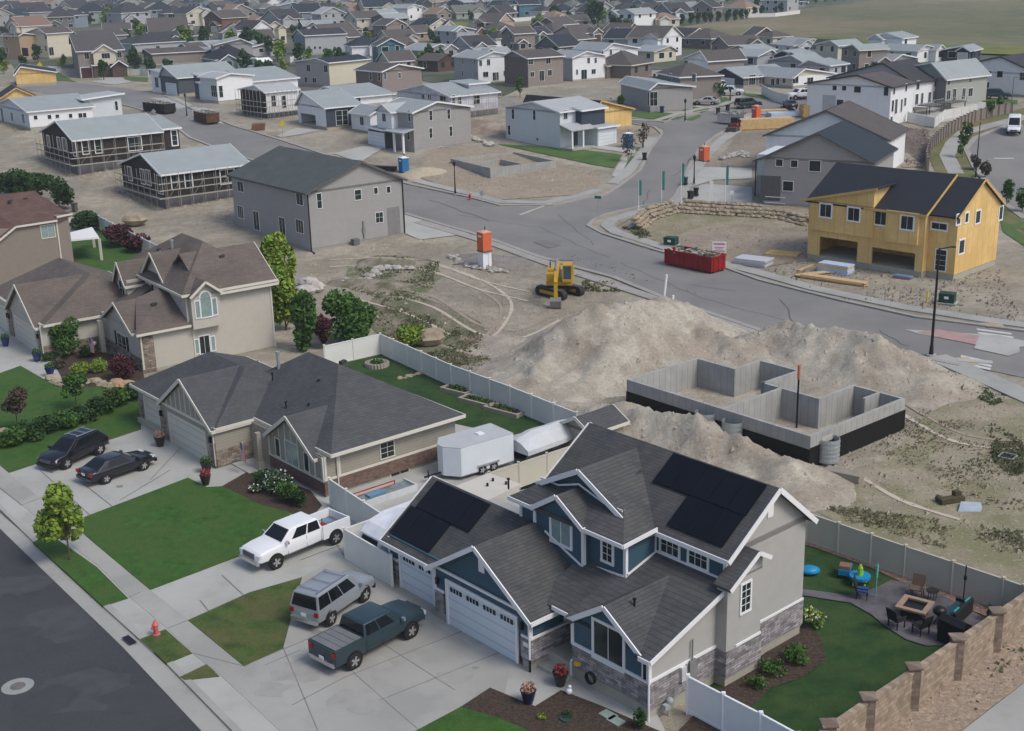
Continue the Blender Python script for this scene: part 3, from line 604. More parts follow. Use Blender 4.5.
def house(key,label,spec,wall,roofm,yaw=40,name='house',cat='house',trim=None,rise=None,wins=(),found=.5,fm=None,ov=.4,wallR=None,wallL=None,shed=False,group=None,det=True,rp=None,roof=True,garage=None,W=None,D=None,frm=None,eave=None,tr=.06):
    C_,T_,L_,R_,rd,A_=spec; yaw=math.radians(yaw); c=at(C_); fr=Fr((c.x,c.y,c.z),yaw)
    d=ray(T_); kk=math.hypot(c.x,c.y)/math.hypot(d[0],d[1]); ez=eave or (HC+d[2]*kk-c.z)
    def solve(px,axis):
        lo,hi=1.,45.; tx=px[0]; f=lambda s:proj(fr.o+(fr.x if axis=='x' else fr.y)*s+fr.z*ez)[0]
        inc=axis=='x'
        for _ in range(50):
            m_=(lo+hi)/2; v=f(m_)
            if (v<tx)==inc: lo=m_
            else: hi=m_
        return lo
    W=W or solve(R_,'x'); D=D or solve(L_,'y')
    if rd=='x': a=fr.pl(A_,'x',0); rp_=min(max(a.y/D,.15),.85) if rp is None else rp; span=D
    else: a=fr.pl(A_,'y',0); rp_=min(max(a.x/W,.15),.85) if rp is None else rp; span=W
    zr=max(a.z,ez+.06*span); zr=min(zr,ez+.36*span)
    if rise is not None: zr=ez+rise
    r=root(name,c,yaw,label,cat,group)
    wm=[wall,wallR or wall,wallL or wall]; holes=[]; mw=MB()
    for wn in wins:
        o_=wn[4] if len(wn)>4 else {}
        if wn[0]=='L' and o_.get('n')=='garage_opening': l=fr.pl(wn[1],'x',0); holes.append((l.y-wn[2]/2,l.y+wn[2]/2,max(found+.05,l.z-wn[3]/2),l.z+wn[3]/2))
    if holes:
        holes.sort(); mw.box(.2,W,0,.2,found,ez-.02).box(.2,W,D-.2,D,found,ez-.02).box(W-.2,W,.2,D-.2,found,ez-.02).box(5.6,5.8,.2,D-.2,found,ez-.02).box(.2,5.6,.2,D-.2,max(h_[3] for h_ in holes)+.15,max(h_[3] for h_ in holes)+.35)
        c_=0
        for a_,b_,z0_,z1_ in holes: mw.box(0,.2,c_,a_,found,ez-.02); mw.box(0,.2,a_,b_,z1_,ez-.02); c_=b_
        mw.box(0,.2,c_,D,found,ez-.02); wins=[w_ for w_ in wins if not(len(w_)>4 and w_[4].get('n')=='garage_opening')]
    else: mw.box(0,W,0,D,found,ez-.02)
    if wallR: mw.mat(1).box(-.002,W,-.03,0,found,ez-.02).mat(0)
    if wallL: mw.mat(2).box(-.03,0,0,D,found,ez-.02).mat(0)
    mr=MB(); mt=MB()
    if roof=='hip':
        if rd=='x': ry=D*.5; hip(mr,mt,0,W,0,D,ez,zr,(min(D*.5,W*.45),ry),(max(W-D*.5,W*.55),ry),ov)
        else: hip(mr,mt,0,W,0,D,ez,zr,(W*.5,min(W*.5,D*.45)),(W*.5,max(D-W*.5,D*.55)),ov)
    elif roof: gable(mr,mt,mw,0,W,0,D,rd,ez,zr,ov,rp_)
    wo=mw.build('wall',wm,r)
    MB().box(.04,W-.04,.04,D-.04,-2.5,found).build('foundation',fm or found_,r)
    if roof: mr.build('roof',roofm,r); mt.build('roof_trim',trim or white,r)
    for wn in wins:
        f=wn[0]; p=wn[1]; ww,hh=wn[2],wn[3]; o=wn[4] if len(wn)>4 else {}
        pv=o.get('v',0); ax='y' if f=='R' else 'x'; l=fr.pl(p,ax,pv); u=l.x if f=='R' else l.y; off=.03 if (f=='R' and wallR) or (f=='L' and wallL) else 0
        t_=o.get('t','w'); face=(ax,pv-off)
        if t_=='w': window(r,face,u,l.z,ww,hh,fr=o.get('fr',frm),mun=o.get('m',(1,0)),gl=o.get('g'),det=det,tr=tr)
        elif t_=='g': gdoor(r,face,u,ww,hh,mt=o.get('fr'),z0=l.z-hh/2,glz=0)
        elif t_=='o': # flat dark panel, shade of an opening or recess put into its colour
            P=fplane(face); A=P(u-ww/2,l.z-hh/2,-.02);B=P(u+ww/2,l.z+hh/2,.012)
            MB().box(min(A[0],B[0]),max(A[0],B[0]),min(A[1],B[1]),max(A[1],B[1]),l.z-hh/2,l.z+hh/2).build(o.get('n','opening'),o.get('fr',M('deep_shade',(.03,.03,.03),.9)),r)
        elif t_=='d': 
            window(r,face,u,l.z,ww,hh,fr=o.get('fr',frm),mun=(0,3),gl=o.get('g',M('door_dark',(.05,.055,.06),.5)),name='door',det=det)
    r['_W']=W;r['_D']=D;r['_e']=ez
    print('HOUSE',key,'W%.1f D%.1f eave%.1f zr%.1f rp%.2f'%(W,D,ez,zr,rp_))
    return r,fr,W,D,ez,zr
# ---------------------------------------------------------------- blue house
def vents(par,pts,mat=None):
    for i,(x,y,z) in enumerate(pts):
        (MB().cyl((x,y,z-.2),(x,y,z+.35),.05,n=8).cyl((x,y,z+.35),(x,y,z+.42),.09,n=8)).build('vent_pipe',mat or black,par)
def boxvent(par,x,y,z,tilt=0):
    MB().prism([(x-.22,y-.2,z-.1),(x+.22,y-.2,z+.02),(x+.22,y-.2,z+.16),(x-.22,y-.2,z+.1)],(0,0,0),(0,.4,0)).build('roof_vent',rdk,par)
C0=at((648.6,728),-.3); BY=math.radians(41); H1=root('house',(C0.x,C0.y,0),BY,'two storey house with dark blue siding, white trim, grey stone base and black solar panels','house')
fb=Fr((C0.x,C0.y,0),BY)
w=MB(); ms=[blue,stuc,white]
# walls (0 blue front bits, 1 grey stucco sides)
w.mat(0).box(0,.12,0,4.6,1.9,3.3); w.mat(1).prism([(0.12,0,.5),(5,0,.5),(5,0,4.9),(0.12,0,3.3)],(0,0,0),(0,.12,0)); w.box(.12,5,.12,4.6,.5,3.2)
w.mat(0).box(1.9,2.02,4.6,6.4,1.9,3.15).box(-1,1.9,6.4,6.52,1.9,3.1)
w.box(-1,-.88,6.52,13.4,1.6,3.15).box(-.35,-.23,13.4,18.1,1.5,2.85).mat(1).box(-.88,8,6.55,13.4,.5,3.1).box(-.23,7,13.4,18.1,.5,2.75)
w.mat(1).box(5,10.75,0,11.4,.5,6.35).box(4.35,6.75,-.6,.0,.5,5.3)
w.mat(0).box(4.95,5.0,0,4.3,3.5,6.3)
w.box(2.95,8,4.2,11.3,3,6.2).box(2.6,2.95,6.55,9.9,3,6.15)
mr=MB(); mt=MB()
gable(mr,mt,w.mat(1),5,10.75,0,11.4,'y',6.35,8.55,.35,.55,g=.35)
gable(mr,None,None,4.0,8,4.25,11.9,'x',6.28,8.3,.3,.5,g=.3,ends=(1,0)); w.mat(0).prism([(4.0,4.9,6.5),(4.0,11.2,6.5),(4.0,8.07,8.12)],(0,0,0),(.12,0,0)); mt.bar((3.68,5.15,6.66),(3.68,8.07,8.2),.06,.26).bar((3.68,11.0,6.66),(3.68,8.07,8.2),.06,.26)
# skirt roof below the gable
mr.prism([(2.45,3.9,6.15),(2.45,11.75,6.15),(4.0,10.6,6.9),(4.0,5.3,6.9)],(0,0,-.14),(0,0,0)); mt.bar((2.42,3.9,6.1),(2.42,6.6,6.1),.06,.2).bar((2.42,9.9,6.1),(2.42,11.75,6.1),.06,.2).bar((2.45,3.87,6.1),(4.7,3.87,6.25),.06,.2)
mr.prism([(2.45,3.9,6.15),(4.6,3.9,6.15),(4.6,5.3,6.86),(3.95,5.3,6.88)],(0,0,-.14),(0,0,0)).prism([(2.45,11.75,6.15),(4.6,11.75,6.15),(4.0,10.6,6.88)],(0,0,-.14),(0,0,0))
mt.bar((4.0,5.3,6.98),(4.0,5.3,6.99),.03,.03)
for a,b in (((3.88,5.3,6.96),(3.88,6.5,7.0)),((3.88,6.5,7.0),(3.88,8.2,7.45)),((3.88,8.2,7.45),(3.88,9.6,6.98)),((3.88,9.6,6.98),(3.88,10.9,6.98))): mt.bar(a,b,.04,.09)
gable(mr,mt,w.mat(0),2.6,4.6,6.6,9.9,'x',6.25,7.3,.15,.5,g=.18,ends=(1,0))
# low right wing shed + small gable
mr.prism([(-.35,-.35,3.2),(-.35,.55,3.2),(5.05,.55,5.0),(5.05,-.35,5.0)],(0,0,-.14),(0,0,0)).prism([(-.35,.55,3.2),(3.9,2.5,4.617),(5.05,2.5,5.0),(5.05,.55,5.0)],(0,0,-.14),(0,0,0)).prism([(-.35,4.45,3.2),(-.35,4.9,3.2),(5.05,4.9,5.0),(5.05,2.5,5.0),(3.9,2.5,4.617)],(0,0,-.14),(0,0,0)); mt.bar((-.38,-.35,3.12),(-.38,.3,3.12),.06,.2).bar((-.35,-.38,3.12),(5.05,-.38,4.92),.06,.22)
gable(mr,mt,w.mat(0),0,4.2,.55,4.45,'x',3.38,4.68,.3,.5,g=.22,ends=(1,0))
# small side gable on the bump-out
mr.prism([(4.1,-.95,5.15),(6.05,-.95,6.35),(6.05,.0,6.35),(4.1,.0,5.15)],(0,0,-.12),(0,0,0)).prism([(6.9,-.95,5.85),(6.05,-.95,6.35),(6.05,0,6.35),(6.9,0,5.85)],(0,0,-.12),(0,0,0))
mt.bar((4.1,-.98,5.08),(6.05,-.98,6.28),.05,.2).bar((6.9,-.98,5.78),(6.05,-.98,6.28),.05,.2); w.mat(1).prism([(4.35,-.6,5.2),(6.75,-.6,5.2),(6.75,-.6,5.8),(6.05,-.6,6.2),(4.35,-.6,5.2)],(0,0,0),(0,.6,0))
# porch, big garage, third bay
mr.prism([(.1,4.5,3.15),(.1,7.2,3.15),(3,7.2,4.3),(3,4.5,4.3)],(0,0,-.14),(0,0,0)); mt.bar((.07,4.9,3.1),(.07,6.1,3.1),.06,.2)
gable(mr,mt,w.mat(0),-1,5.0,6.4,13.4,'x',3.1,5.35,.4,.5,g=.35,ends=(1,0))
gable(mr,mt,w.mat(1),-.3,6.2,10.5,18.1,'y',2.8,5.1,.4,.5,ends=(0,1))
w.build('wall',ms,H1); mr.build('roof',shdark,H1); 
# corner boards, bands
for x,y,z0,z1 in ((-.02,-.02,1.9,3.2),(-.02,4.6,1.9,3.2),(-1.02,6.4,1.7,3.0),(-1.02,13.38,1.7,3.0),(-.37,18.1,1.6,2.75),(2.93,4.18,4.3,6.1),(2.57,6.55,4.2,6.1),(2.57,9.88,5.0,6.1),(2.93,11.28,5,6.1),(4.93,0,5,6.2),(4.93,4.16,4.7,6.2)): mt.box(x-.03,x+.13,y-.03,y+.14,z0,z1)
mt.box(-.08,0,-.1,4.7,1.86,2.0).box(-.1,5,-.07,0,1.9,2.02).box(-1.07,-1,6.35,7.0,1.72,1.84).box(-1.07,1.9,6.33,6.4,1.72,1.84).box(-1.07,-1,12.7,13.45,1.72,1.84).box(-.42,-.35,13.4,14.2,1.55,1.67).box(-.42,-.35,17.4,18.15,1.55,1.67).box(-1.08,-1,6.4,13.4,2.92,3.06)
mt.bar((2.88,4.3,4.35),(2.88,6.5,4.15),.05,.1).bar((2.55,6.6,4.1),(2.55,9.2,5.1),.05,.1).bar((4.9,.2,5.0),(4.9,4.2,5.0),.05,.1).bar((3.0,4.12,4.45),(5,4.12,5.0),.05,.1)
mt.box(5,6.75,-.66,-.6,1.9,2.0).box(6.75,10.8,-.05,0,1.9,2.0)
mt.build('trim',white,H1)
s=MB(); s.box(-.06,0,-.04,4.64,.75,1.88).box(0,5,-.06,0,.6,1.9).box(4.3,6.8,-.66,-.6,.6,1.9).box(4.29,4.35,-.66,0,.6,1.9).box(6.75,10.8,-.05,0,.6,1.9).box(-1.06,-1,6.36,7.0,.55,1.72).box(-1.06,-1,12.75,13.44,.55,1.72).box(-.41,-.35,13.4,14.15,.5,1.55).box(-.41,-.35,17.45,18.15,.5,1.55).box(-1,1.9,6.34,6.4,.55,1.72); s.build_each('stone_base',stone,H1)
f=MB(); f.box(0.02,10.7,.03,11.9,-1,.78).box(4.4,6.7,-.55,0.03,-1,.6).box(-.98,-.9,6.42,7.0,-.3,.55).box(-.98,-.9,12.7,13.4,-.3,.55).box(-.33,-.25,13.4,14.2,-.3,.5).box(-.33,-.25,17.4,18.1,-.3,.5).box(-.95,7,6.45,18,-.5,.13).box(-.9,1.9,6.43,6.5,-.3,.55); f.build('foundation',found_,H1)
gdoor(H1,('x',-1),9.9,5.0,2.3,z0=.14,glz=4,mt=M('door_pale_blue_white',(.60,.66,.72),.5,.03,1,kind='slats',p=(.53,0)))
gdoor(H1,('x',-.35),15.8,2.7,2.1,z0=.14,glz=2,mt=MT['door_pale_blue_white'])
window(H1,('x',0),2.4,2.75,1.75,1.75,mun=(1,0),tr=.14)
window(H1,('x',0),.22,2.55,.22,1.1,mun=(0,0),tr=.06)
window(H1,('x',4.95),3.3,5.52,1.05,.8,mun=(2,1),tr=.12); window(H1,('x',4.95),1.6,5.52,1.05,.8,mun=(2,1),tr=.12)
window(H1,('x',2.95),5.35,5.25,.6,1.05,mun=(1,2),tr=.13); o=window(H1,('x',2.6),8.1,5.4,1.3,1.2,mun=(1,0),tr=.13,gl=glassb)
window(H1,('y',-.6),5.6,4.15,.6,1.35,mun=(1,3),tr=.1)
vd=MB(); vd.box(-1.05,-1,9.55,9.95,3.95,4.6); vd.build('gable_vent',white,H1); MB().box(7.75,8.15,-.05,0,7.1,7.75).build('gable_vent',white,H1)
# porch step, column, railing, lamps
MB().box(-.6,2,4.62,6.4,0,.3).box(0,2,4.62,6.4,.3,.55).build('porch_step',conc2,H1)
MB().box(1.88,1.93,4.9,5.85,.6,2.7).build('front_door',M('door_dark_red',(.05,.03,.03),.5),H1)
for y,x in ((6.85,-1.15),(13.1,-1.15),(17.75,-.5)): MB().cbox((x,y,2.3),(.14,.14,.32)).lathe((x,y,2.46),[(.12,0),(.02,.12)],8).cbox((x+.07,y,2.35),(.06,.08,.2)).build('wall_lamp',black,H1)
MB().cyl((-1.1,6.38,3.0),(-1.1,6.38,.75),.05).cyl((-.1,-.08,3.1),(-.1,-.08,-.2),.05).box(-.18,-.1,4.62,4.7,0,1.0).bar((-.14,4.66,1.0),(.5,4.66,1.3),.08,.08).build('downspout',white,H1)
MB().cyl((-1.1,6.38,.75),(-1.1,6.38,.1),.06).build('downspout_boot',black,H1)
MB().box(-1.085,-1.062,6.5,6.85,1.3,1.5).build('house_number_plate',white,H1)
MB().box(1.9,2.2,-.2,-.06,1.2,1.9).build('electric_meter_box',M('meter_grey',(.5,.5,.5)),H1); MB().box(2.45,2.85,-.18,-.06,1.1,2.0).cyl((2.65,-.12,0),(2.65,-.12,3.0),.04).build('conduit',M('conduit_grey',(.2,.2,.2)),H1)
MB().cyl((1.0,-.25,.0),(1.0,-.25,.8),.05).ball((1.0,-.3,.75),.17).cbox((.8,-.3,.55),(.35,.2,.25)).build('gas_meter',M('gas_grey',(.32,.36,.36)),H1)
def torus(mb,c,R,r,ax='x',n=20,m=6):
    c=Vector(c); vs=[];fs=[]
    for i in range(n):
        for j in range(m):
            a=2*PI*i/n;b=2*PI*j/m; rr=R+r*math.cos(b); p=(rr*math.cos(a),rr*math.sin(a),r*math.sin(b))
            p={'x':(p[2],p[0],p[1]),'y':(p[0],p[2],p[1]),'z':p}[ax]; vs.append(c+Vector(p))
    for i in range(n):
        for j in range(m): fs.append((i*m+j,((i+1)%n)*m+j,((i+1)%n)*m+(j+1)%m,i*m+(j+1)%m))
    return mb.add(vs,fs)
b=MB(); 
for k in range(4): torus(b,(-.12-.05*k,3.35,.75),.27,.025)
tag(b.build('garden_hose',M('hose_dark',(.02,.03,.02)),None),'dark garden hose coiled on the stone base of the blue house','hose').parent=None
o=bpy.data.objects['garden_hose']; o.location=(C0.x,C0.y,0); o.rotation_euler=(0,0,BY)
MB().lathe((-.13,4.25,0),[(.02,1.0),(.16,1.02),(.16,1.1),(.02,1.12)],12).build('hose_reel',M('yellow_plastic',(.75,.45,.03)),None)
o=bpy.data.objects['hose_reel']; tag(o,'round yellow disc hung on the stone base beside the front steps','hose reel')
o.location=(C0.x,C0.y,0); o.rotation_euler=(0,0,BY)
# solar panels (tilted to the slope)
def panels(par,p0,ex,ey,nx,ny,pw,ph,lab,slopefn):
    for i in range(nx):
        for j in range(ny):
            a=slopefn(p0[0]+j*ph,p0[1]+i*pw);b=slopefn(p0[0]+j*ph,p0[1]+(i+1)*pw-.015);c=slopefn(p0[0]+(j+1)*ph-.015,p0[1]+(i+1)*pw-.015);d=slopefn(p0[0]+(j+1)*ph-.015,p0[1]+i*pw)
            MB().prism([a,b,c,d],(0,0,.07),(0,0,.12)).build('solar_panel',solar,par)
sp=root('solar_array',(C0.x,C0.y,0),BY,'large black rooftop solar array on the high right roof of the blue house','solar panels')
f1=lambda x,y:(x,y,6.35+(x-5)*(2.2/3.1625)+.03)
panels(sp,(6.5,.25),0,0,5,1,1.12,1.5,'',f1); panels(sp,(5.02,.3),0,0,3,1,1.1,1.46,'',f1)
sp=root('solar_array',(C0.x,C0.y,0),BY,'smaller black rooftop solar array over the third garage bay','solar panels')
f2=lambda x,y:(x,y,2.8+(x+.3)*(2.3/3.25))
sa=lambda x,y:f2(x,y)
panels(sp,(-.25,14.9),0,0,3,1,1.12,1.5,'',f2); panels(sp,(1.28,13.5),0,0,4,1,1.1,1.5,'',f2)
vents(H1,[(1.2,2.0,4.3),(5.3,15,4.9)]); boxvent(H1,6.6,7.0,7.55)
# ---------------------------------------------------------------- grey-green rambler (middle)
C1=at(q('f',300,548),0); MY=math.radians(40); H2=root('house',(C1.x,C1.y,0),MY,'single storey greige house with dark hip roof, board gables and red brick base','house')
w=MB(); w.box(0,10.2,0,14,.5,2.8).box(-2.63,5,9.0,17.0,.5,3.0).box(-2.23,5,17,21.4,.5,2.75).box(0,.1,0,6.6,1.1,2.7)
mr=MB();mt=MB()
hip(mr,mt,.75,10.2,0,14.5,3.0,6.2,(5.4,6.2),(5.4,10.0),.5)
gable(mr,mt,None,0,5.2,.9,6.4,'x',2.75,4.6,.3,.5,g=.35,ends=(1,0))
mr.prism([(.3,6.4,2.75),(.3,9.4,2.75),(4,9.4,5.2),(4,6.4,5.2)],(0,0,-.14),(0,0,0)); mt.bar((.27,6.9,2.7),(.27,9.1,2.7),.05,.18)
gable(mr,mt,None,-2.63,3,9.2,16.4,'x',3.05,5.5,.35,.5,g=.3,ends=(1,0))
hip(mr,mt,-2.23,6.5,9.2,21.4,2.95,5.5,(1.6,12),(1.6,17.2),.4)
w.build('wall',greige,H2); mr.build('roof',shgrey,H2)
g=MB(); g.prism([(-2.68,9.4,3.0),(-2.68,16.2,3.0),(-2.68,12.8,5.3)],(0,0,0),(.08,0,0)).prism([(-.05,1.1,2.7),(-.05,6.3,2.7),(-.05,3.65,4.45)],(0,0,0),(.08,0,0)).box(-.06,0,.1,6.5,1.2,2.7)
g.build_each('board_gable',M('board_greige',(.30,.28,.235),.7,.04,1,kind='batten',p=(.45,0)),H2)
mt.box(-2.75,-2.68,9.1,16.5,2.82,3.0).box(-.1,-.05,.0,6.6,1.12,1.24).box(-.05,10.2,-.06,0,1.2,1.34)
for y in (.0,.9,6.45): mt.box(-.1,0,y,y+.14,1.24,2.75)
for x in (.0,1.0): mt.box(x,x+.14,-.07,0,1.3,2.75)
for k in range(9): yy=9.9+k*.72; zz=3.0+(1-abs(yy-12.8)/3.4)*2.3; mt.bar((-2.7,yy,3.0),(-2.7,yy,zz-.1),.05,.07) if zz>3.2 else None
for k in range(7): yy=1.4+k*.75; zz=2.7+(1-abs(yy-3.65)/2.6)*1.75; mt.bar((-.07,yy,2.75),(-.07,yy,zz-.1),.05,.06) if zz>2.9 else None
mt.box(-2.65,-2.5,9.05,9.2,.3,3.0); mt.build('trim',cream,H2)
b=MB(); b.box(-.06,0,-.05,6.6,.3,1.12).box(-.05,10.2,-.05,0,.3,1.2); b.build('brick_base',bric,H2)
b=MB(); b.box(-2.7,-2.63,9.05,9.75,.2,1.9).box(-2.7,-2.63,16.2,17.0,.2,1.9).box(-2.3,-2.23,20.8,21.45,.2,1.9).box(-2.63,0,8.98,9.04,.3,1.35); b.build_each('stone_base',stonet,H2)
MB().box(.05,10.1,.05,13.9,-1.4,.5).box(-2.55,5,9.1,21.3,-.8,.5).build('foundation',found_,H2)
gdoor(H2,('x',-2.63),12.95,5.2,2.15,gdoort,z0=.13,frm=cream); gdoor(H2,('x',-2.23),18.9,2.7,2.1,gdoort,z0=.13,frm=cream)
window(H2,('x',-.06),3.65,2.0,1.5,1.5,fr=cream,mun=(1,0),gl=glassb); window(H2,('x',-.06),1.9,1.95,.5,1.2,fr=cream,mun=(0,0)); window(H2,('x',-.06),5.4,1.95,.5,1.2,fr=cream,mun=(0,0))
window(H2,('y',0),4.7,2.2,1.0,1.35,fr=cream,mun=(1,3),gl=glass)
window(H2,('y',.04),5.6,.1,1.4,.75,fr=cream,mun=(1,0))
MB().box(-.9,-.5,6.6,7.0,0,.75).build('porch_plinth',found_,H2); MB().box(-.85,-.55,6.65,6.95,.75,2.75).build('porch_column',greige,H2); MB().box(-1.6,2,6.7,9.0,0,.22).build('porch_floor',conc2,H2)
MB().box(1.9,1.97,7.2,8.2,.2,2.4).build('front_door',M('door_brown',(.06,.035,.025)),H2)
for y in (9.4,16.6): MB().cbox((-2.8,y,2.1),(.16,.18,.4)).build('wall_lamp',black,H2)
MB().cyl((-2.7,9.1,2.9),(-2.7,9.1,.3),.05).cyl((.9,-.1,2.8),(.9,-.1,.2),.05).build('downspout',cream,H2)
vents(H2,[(1.6,6.9,3.9),(2.3,5.2,4.0),(3.9,6.4,5.0),(2.6,10.2,4.9)]); boxvent(H2,2.4,3.6,4.0); boxvent(H2,7.5,9,5.2)
MB().cyl((3.7,11.2,4.6),(3.7,11.2,6.2),.11).cyl((3.7,11.2,6.2),(3.7,11.2,6.35),.17).build('flue_pipe',steel,H2)
# window well beside the brick base
# ---------------------------------------------------------------- tan two-storey
C2=at((143.8,373.3),0); TY=math.radians(36); H3=root('house',(C2.x,C2.y,0),TY,'tan two storey house with brown roof, arched upper window and three car garage','house')
w=MB(); w.box(0,4.2,0,9,.2,3.4).box(4.2,11.9,0,13,.0,6.0).box(-5.17,5,9.4,24,.1,3.1).box(4.4,6.9,-.6,0,3.0,5.95).box(2.6,4.2,9.2,11.8,3,5.7)
mr=MB();mt=MB()
gable(mr,mt,None,0,6,1.2,7.6,'x',3.45,5.2,.4,.5,g=.4,ends=(1,0)); w.prism([(0,1.2,3.3),(0,7.6,3.3),(0,4.4,5.05)],(0,0,0),(.12,0,0))
mr.prism([(-.4,-.4,3.4),(4.3,-.4,3.4),(4.3,4.5,5.9),(1.6,4.5,5.2)],(0,0,-.14),(0,0,0)); mt.bar((-.4,-.43,3.33),(4.3,-.43,3.33),.05,.2)
hip(mr,mt,4.2,11.9,0,14,6.0,9.2,(8,4.4),(8,9.0),.5); gable(mr,mt,w,5.5,11.9,0,7.6,'x',6.03,8.55,.5,.5,ends=(0,1))
gable(mr,mt,w,4.4,8,4.0,9.4,'x',6.05,8.4,.3,.5,g=.4,ends=(1,0))
gable(mr,mt,w,2.6,6,9.3,11.7,'x',5.6,7.2,.3,.5,g=.3,ends=(1,0))
# bay gable on the side wall
mr.prism([(4.2,-1.0,5.85),(5.65,-1.0,7.0),(5.65,3,7.0),(4.2,3,5.85)],(0,0,-.12),(0,0,0)).prism([(7.1,-1.0,5.85),(5.65,-1.0,7.0),(5.65,3,7.0),(7.1,3,5.85)],(0,0,-.12),(0,0,0)); w.prism([(4.4,-.6,5.8),(6.9,-.6,5.8),(5.65,-.6,6.85)],(0,0,0),(0,.5,0))
mt.bar((4.2,-1.03,5.78),(5.65,-1.03,6.93),.05,.2).bar((7.1,-1.03,5.78),(5.65,-1.03,6.93),.05,.2)
# garage roof
gable(mr,mt,None,-5.17,2,10.0,18.2,'x',3.05,5.8,.4,.5,g=.4,ends=(1,0)); w.prism([(-5.17,10,3),(-5.17,18.2,3),(-5.17,14.1,5.6)],(0,0,0),(.12,0,0))
hip(mr,mt,-4.6,6,9.3,25,3.1,5.9,(.8,13),(.8,22),.4)
mr.prism([(.0,7.4,3.0),(.0,10.2,3.0),(4.3,10.2,5.3),(4.3,7.4,5.3)],(0,0,-.14),(0,0,0)); mt.bar((-.03,7.6,2.95),(-.03,9.6,2.95),.05,.2)
for x,y,a,b in ((4.17,0,3.4,5.9),(11.78,-.04,-.5,5.9),(0,-.05,.3,3.3),(4.5,-.04,.3,3.3)): mt.box(x,x+.12,y-.03,y+.1,a,b)
w.build('wall',stuct,H3); mr.build('roof',shbrown,H3); mt.build('trim',cream,H3)
s=MB(); s.box(-.07,0,-.05,9,.3,1.2).box(-.07,1.1,-.07,0,.0,3.2).box(-5.25,-5.17,9.4,10.4,.2,2.6).box(-5.25,-5.17,17.9,19.2,.2,2.6).box(-5.1,-.1,9.33,9.4,.1,1.2); s.build_each('stone_base',stonet,H3)
MB().box(0,11.9,0.03,13,-2.2,.2).box(-5.1,5,9.45,24,-.8,.1).build('foundation',found_,H3)
gdoor(H3,('x',-5.17),14.1,5.6,2.2,gdoort,z0=.13,frm=cream); gdoor(H3,('x',-5.17),21.5,3.0,2.2,gdoort,z0=.13,frm=cream)
window(H3,('x',0),4.4,1.5,2.0,1.7,fr=cream,mun=(1,1)); MB().box(-.06,0,5.55,5.95,.6,2.4).box(-.06,0,2.85,3.25,.6,2.4).build('shutter',M('shutter_dark',(.02,.025,.03)),H3)
aw=MB(); o=window(H3,('y',-.6),5.65,4.75,.9,1.7,fr=white,mun=(0,0),gl=glassb); window(H3,('y',-.6),4.9,4.65,.35,1.4,fr=white,mun=(0,0),gl=glassb); window(H3,('y',-.6),6.4,4.65,.35,1.4,fr=white,mun=(0,0),gl=glassb)
arc=[(5.65+.55*math.cos(t),-.6,5.6+.55*math.sin(t)) for t in np.linspace(0,PI,10)]; MB().prism(arc,(0,-.05,0),(0,0,0)).build('arched_window_head',white,H3); arc=[(5.65+.42*math.cos(t),-.6,5.62+.42*math.sin(t)) for t in np.linspace(0,PI,10)]; MB().prism(arc,(0,-.07,0),(0,-.05,0)).build('arched_pane',glassb,H3)
window(H3,('y',0),5.45,1.4,.85,1.5,fr=white,mun=(1,0)); window(H3,('y',0),4.75,1.35,.3,1.2,fr=white,mun=(0,0),gl=glassb); window(H3,('y',0),6.2,1.35,.3,1.2,fr=white,mun=(0,0),gl=glassb)
window(H3,('x',2.6),10.5,4.8,1.2,1.3,fr=cream,mun=(1,1)); arc=[(2.6,10.5+.6*math.cos(t),5.5+.5*math.sin(t)) for t in np.linspace(0,PI,10)]; MB().prism(arc,(-.05,0,0),(0,0,0)).build('arched_window_head',cream,H3)
window(H3,('x',4.2),7.3,5.0,.6,.9,fr=cream,mun=(0,0)); 
MB().box(-.8,-.4,7.6,8.0,0,3.0).box(-.8,-.4,9.9,10.25,0,3).build('porch_column',stuct,H3)
for y in (10.0,18.5,19): MB().cbox((-5.33,y,2.0),(.16,.18,.4)).build('wall_lamp',black,H3)
MB().cyl((-5.2,9.35,3),(-5.2,9.35,.2),.05).build('downspout',cream,H3)
boxvent(H3,6.2,10,7.8); boxvent(H3,8.8,2.6,8.0);boxvent(H3,2.4,2.5,4.9); MB().cyl((6.6,8,7.4),(6.6,8,8.8),.1).cyl((6.6,8,8.8),(6.6,8,8.95),.16).build('flue_pipe',steel,H3)
# ---------------------------------------------------------------- brown house, far left
C3=at(q('a',272,372),0); YB=math.radians(37); H4=root('house',(C3.x,C3.y,C3.z),YB,'tall brown stucco house with red-brown roof at the left edge','house')
w=MB(); w.box(-11,-.6,0,13,.0,5.9).box(-.6,.7,-.0,12,.0,6.55)
mr=MB();mt=MB(); mr.prism([(-7.2,-.3,4.7),(-5.0,-.3,6.1),(-.6,-.3,6.15),(-.6,6,8.6),(-7.2,6,8.6)],(0,0,-.16),(0,0,0)).prism([(-12,-.3,3.4),(-7.2,-.3,4.7),(-7.2,6,8.6),(-12,6,8.6)],(0,0,-.16),(0,0,0)); mr.prism([(-.6,-.3,6.15),(1.1,-.3,6.6),(1.1,12.3,6.6),(-.6,6,8.6)],(0,0,-.16),(0,0,0)).prism([(-12,6,8.6),(-.6,6,8.6),(1.1,12.3,6.6),(-12,14,5.6)],(0,0,-.16),(0,0,0))
mt.bar((-12,-.33,3.33),(-7.2,-.33,4.63),.05,.2).bar((-7.2,-.33,4.63),(-5,-.33,6.03),.05,.2).bar((-5,-.33,6.03),(-.6,-.33,6.1),.05,.2).bar((-.6,-.33,6.5),(1.1,-.33,6.6),.05,.2)
w.prism([(-7.2,0,4),(-5,0,5.7),(-.6,0,5.9),(-.6,0,4)],(0,.02,0),(0,.15,0))
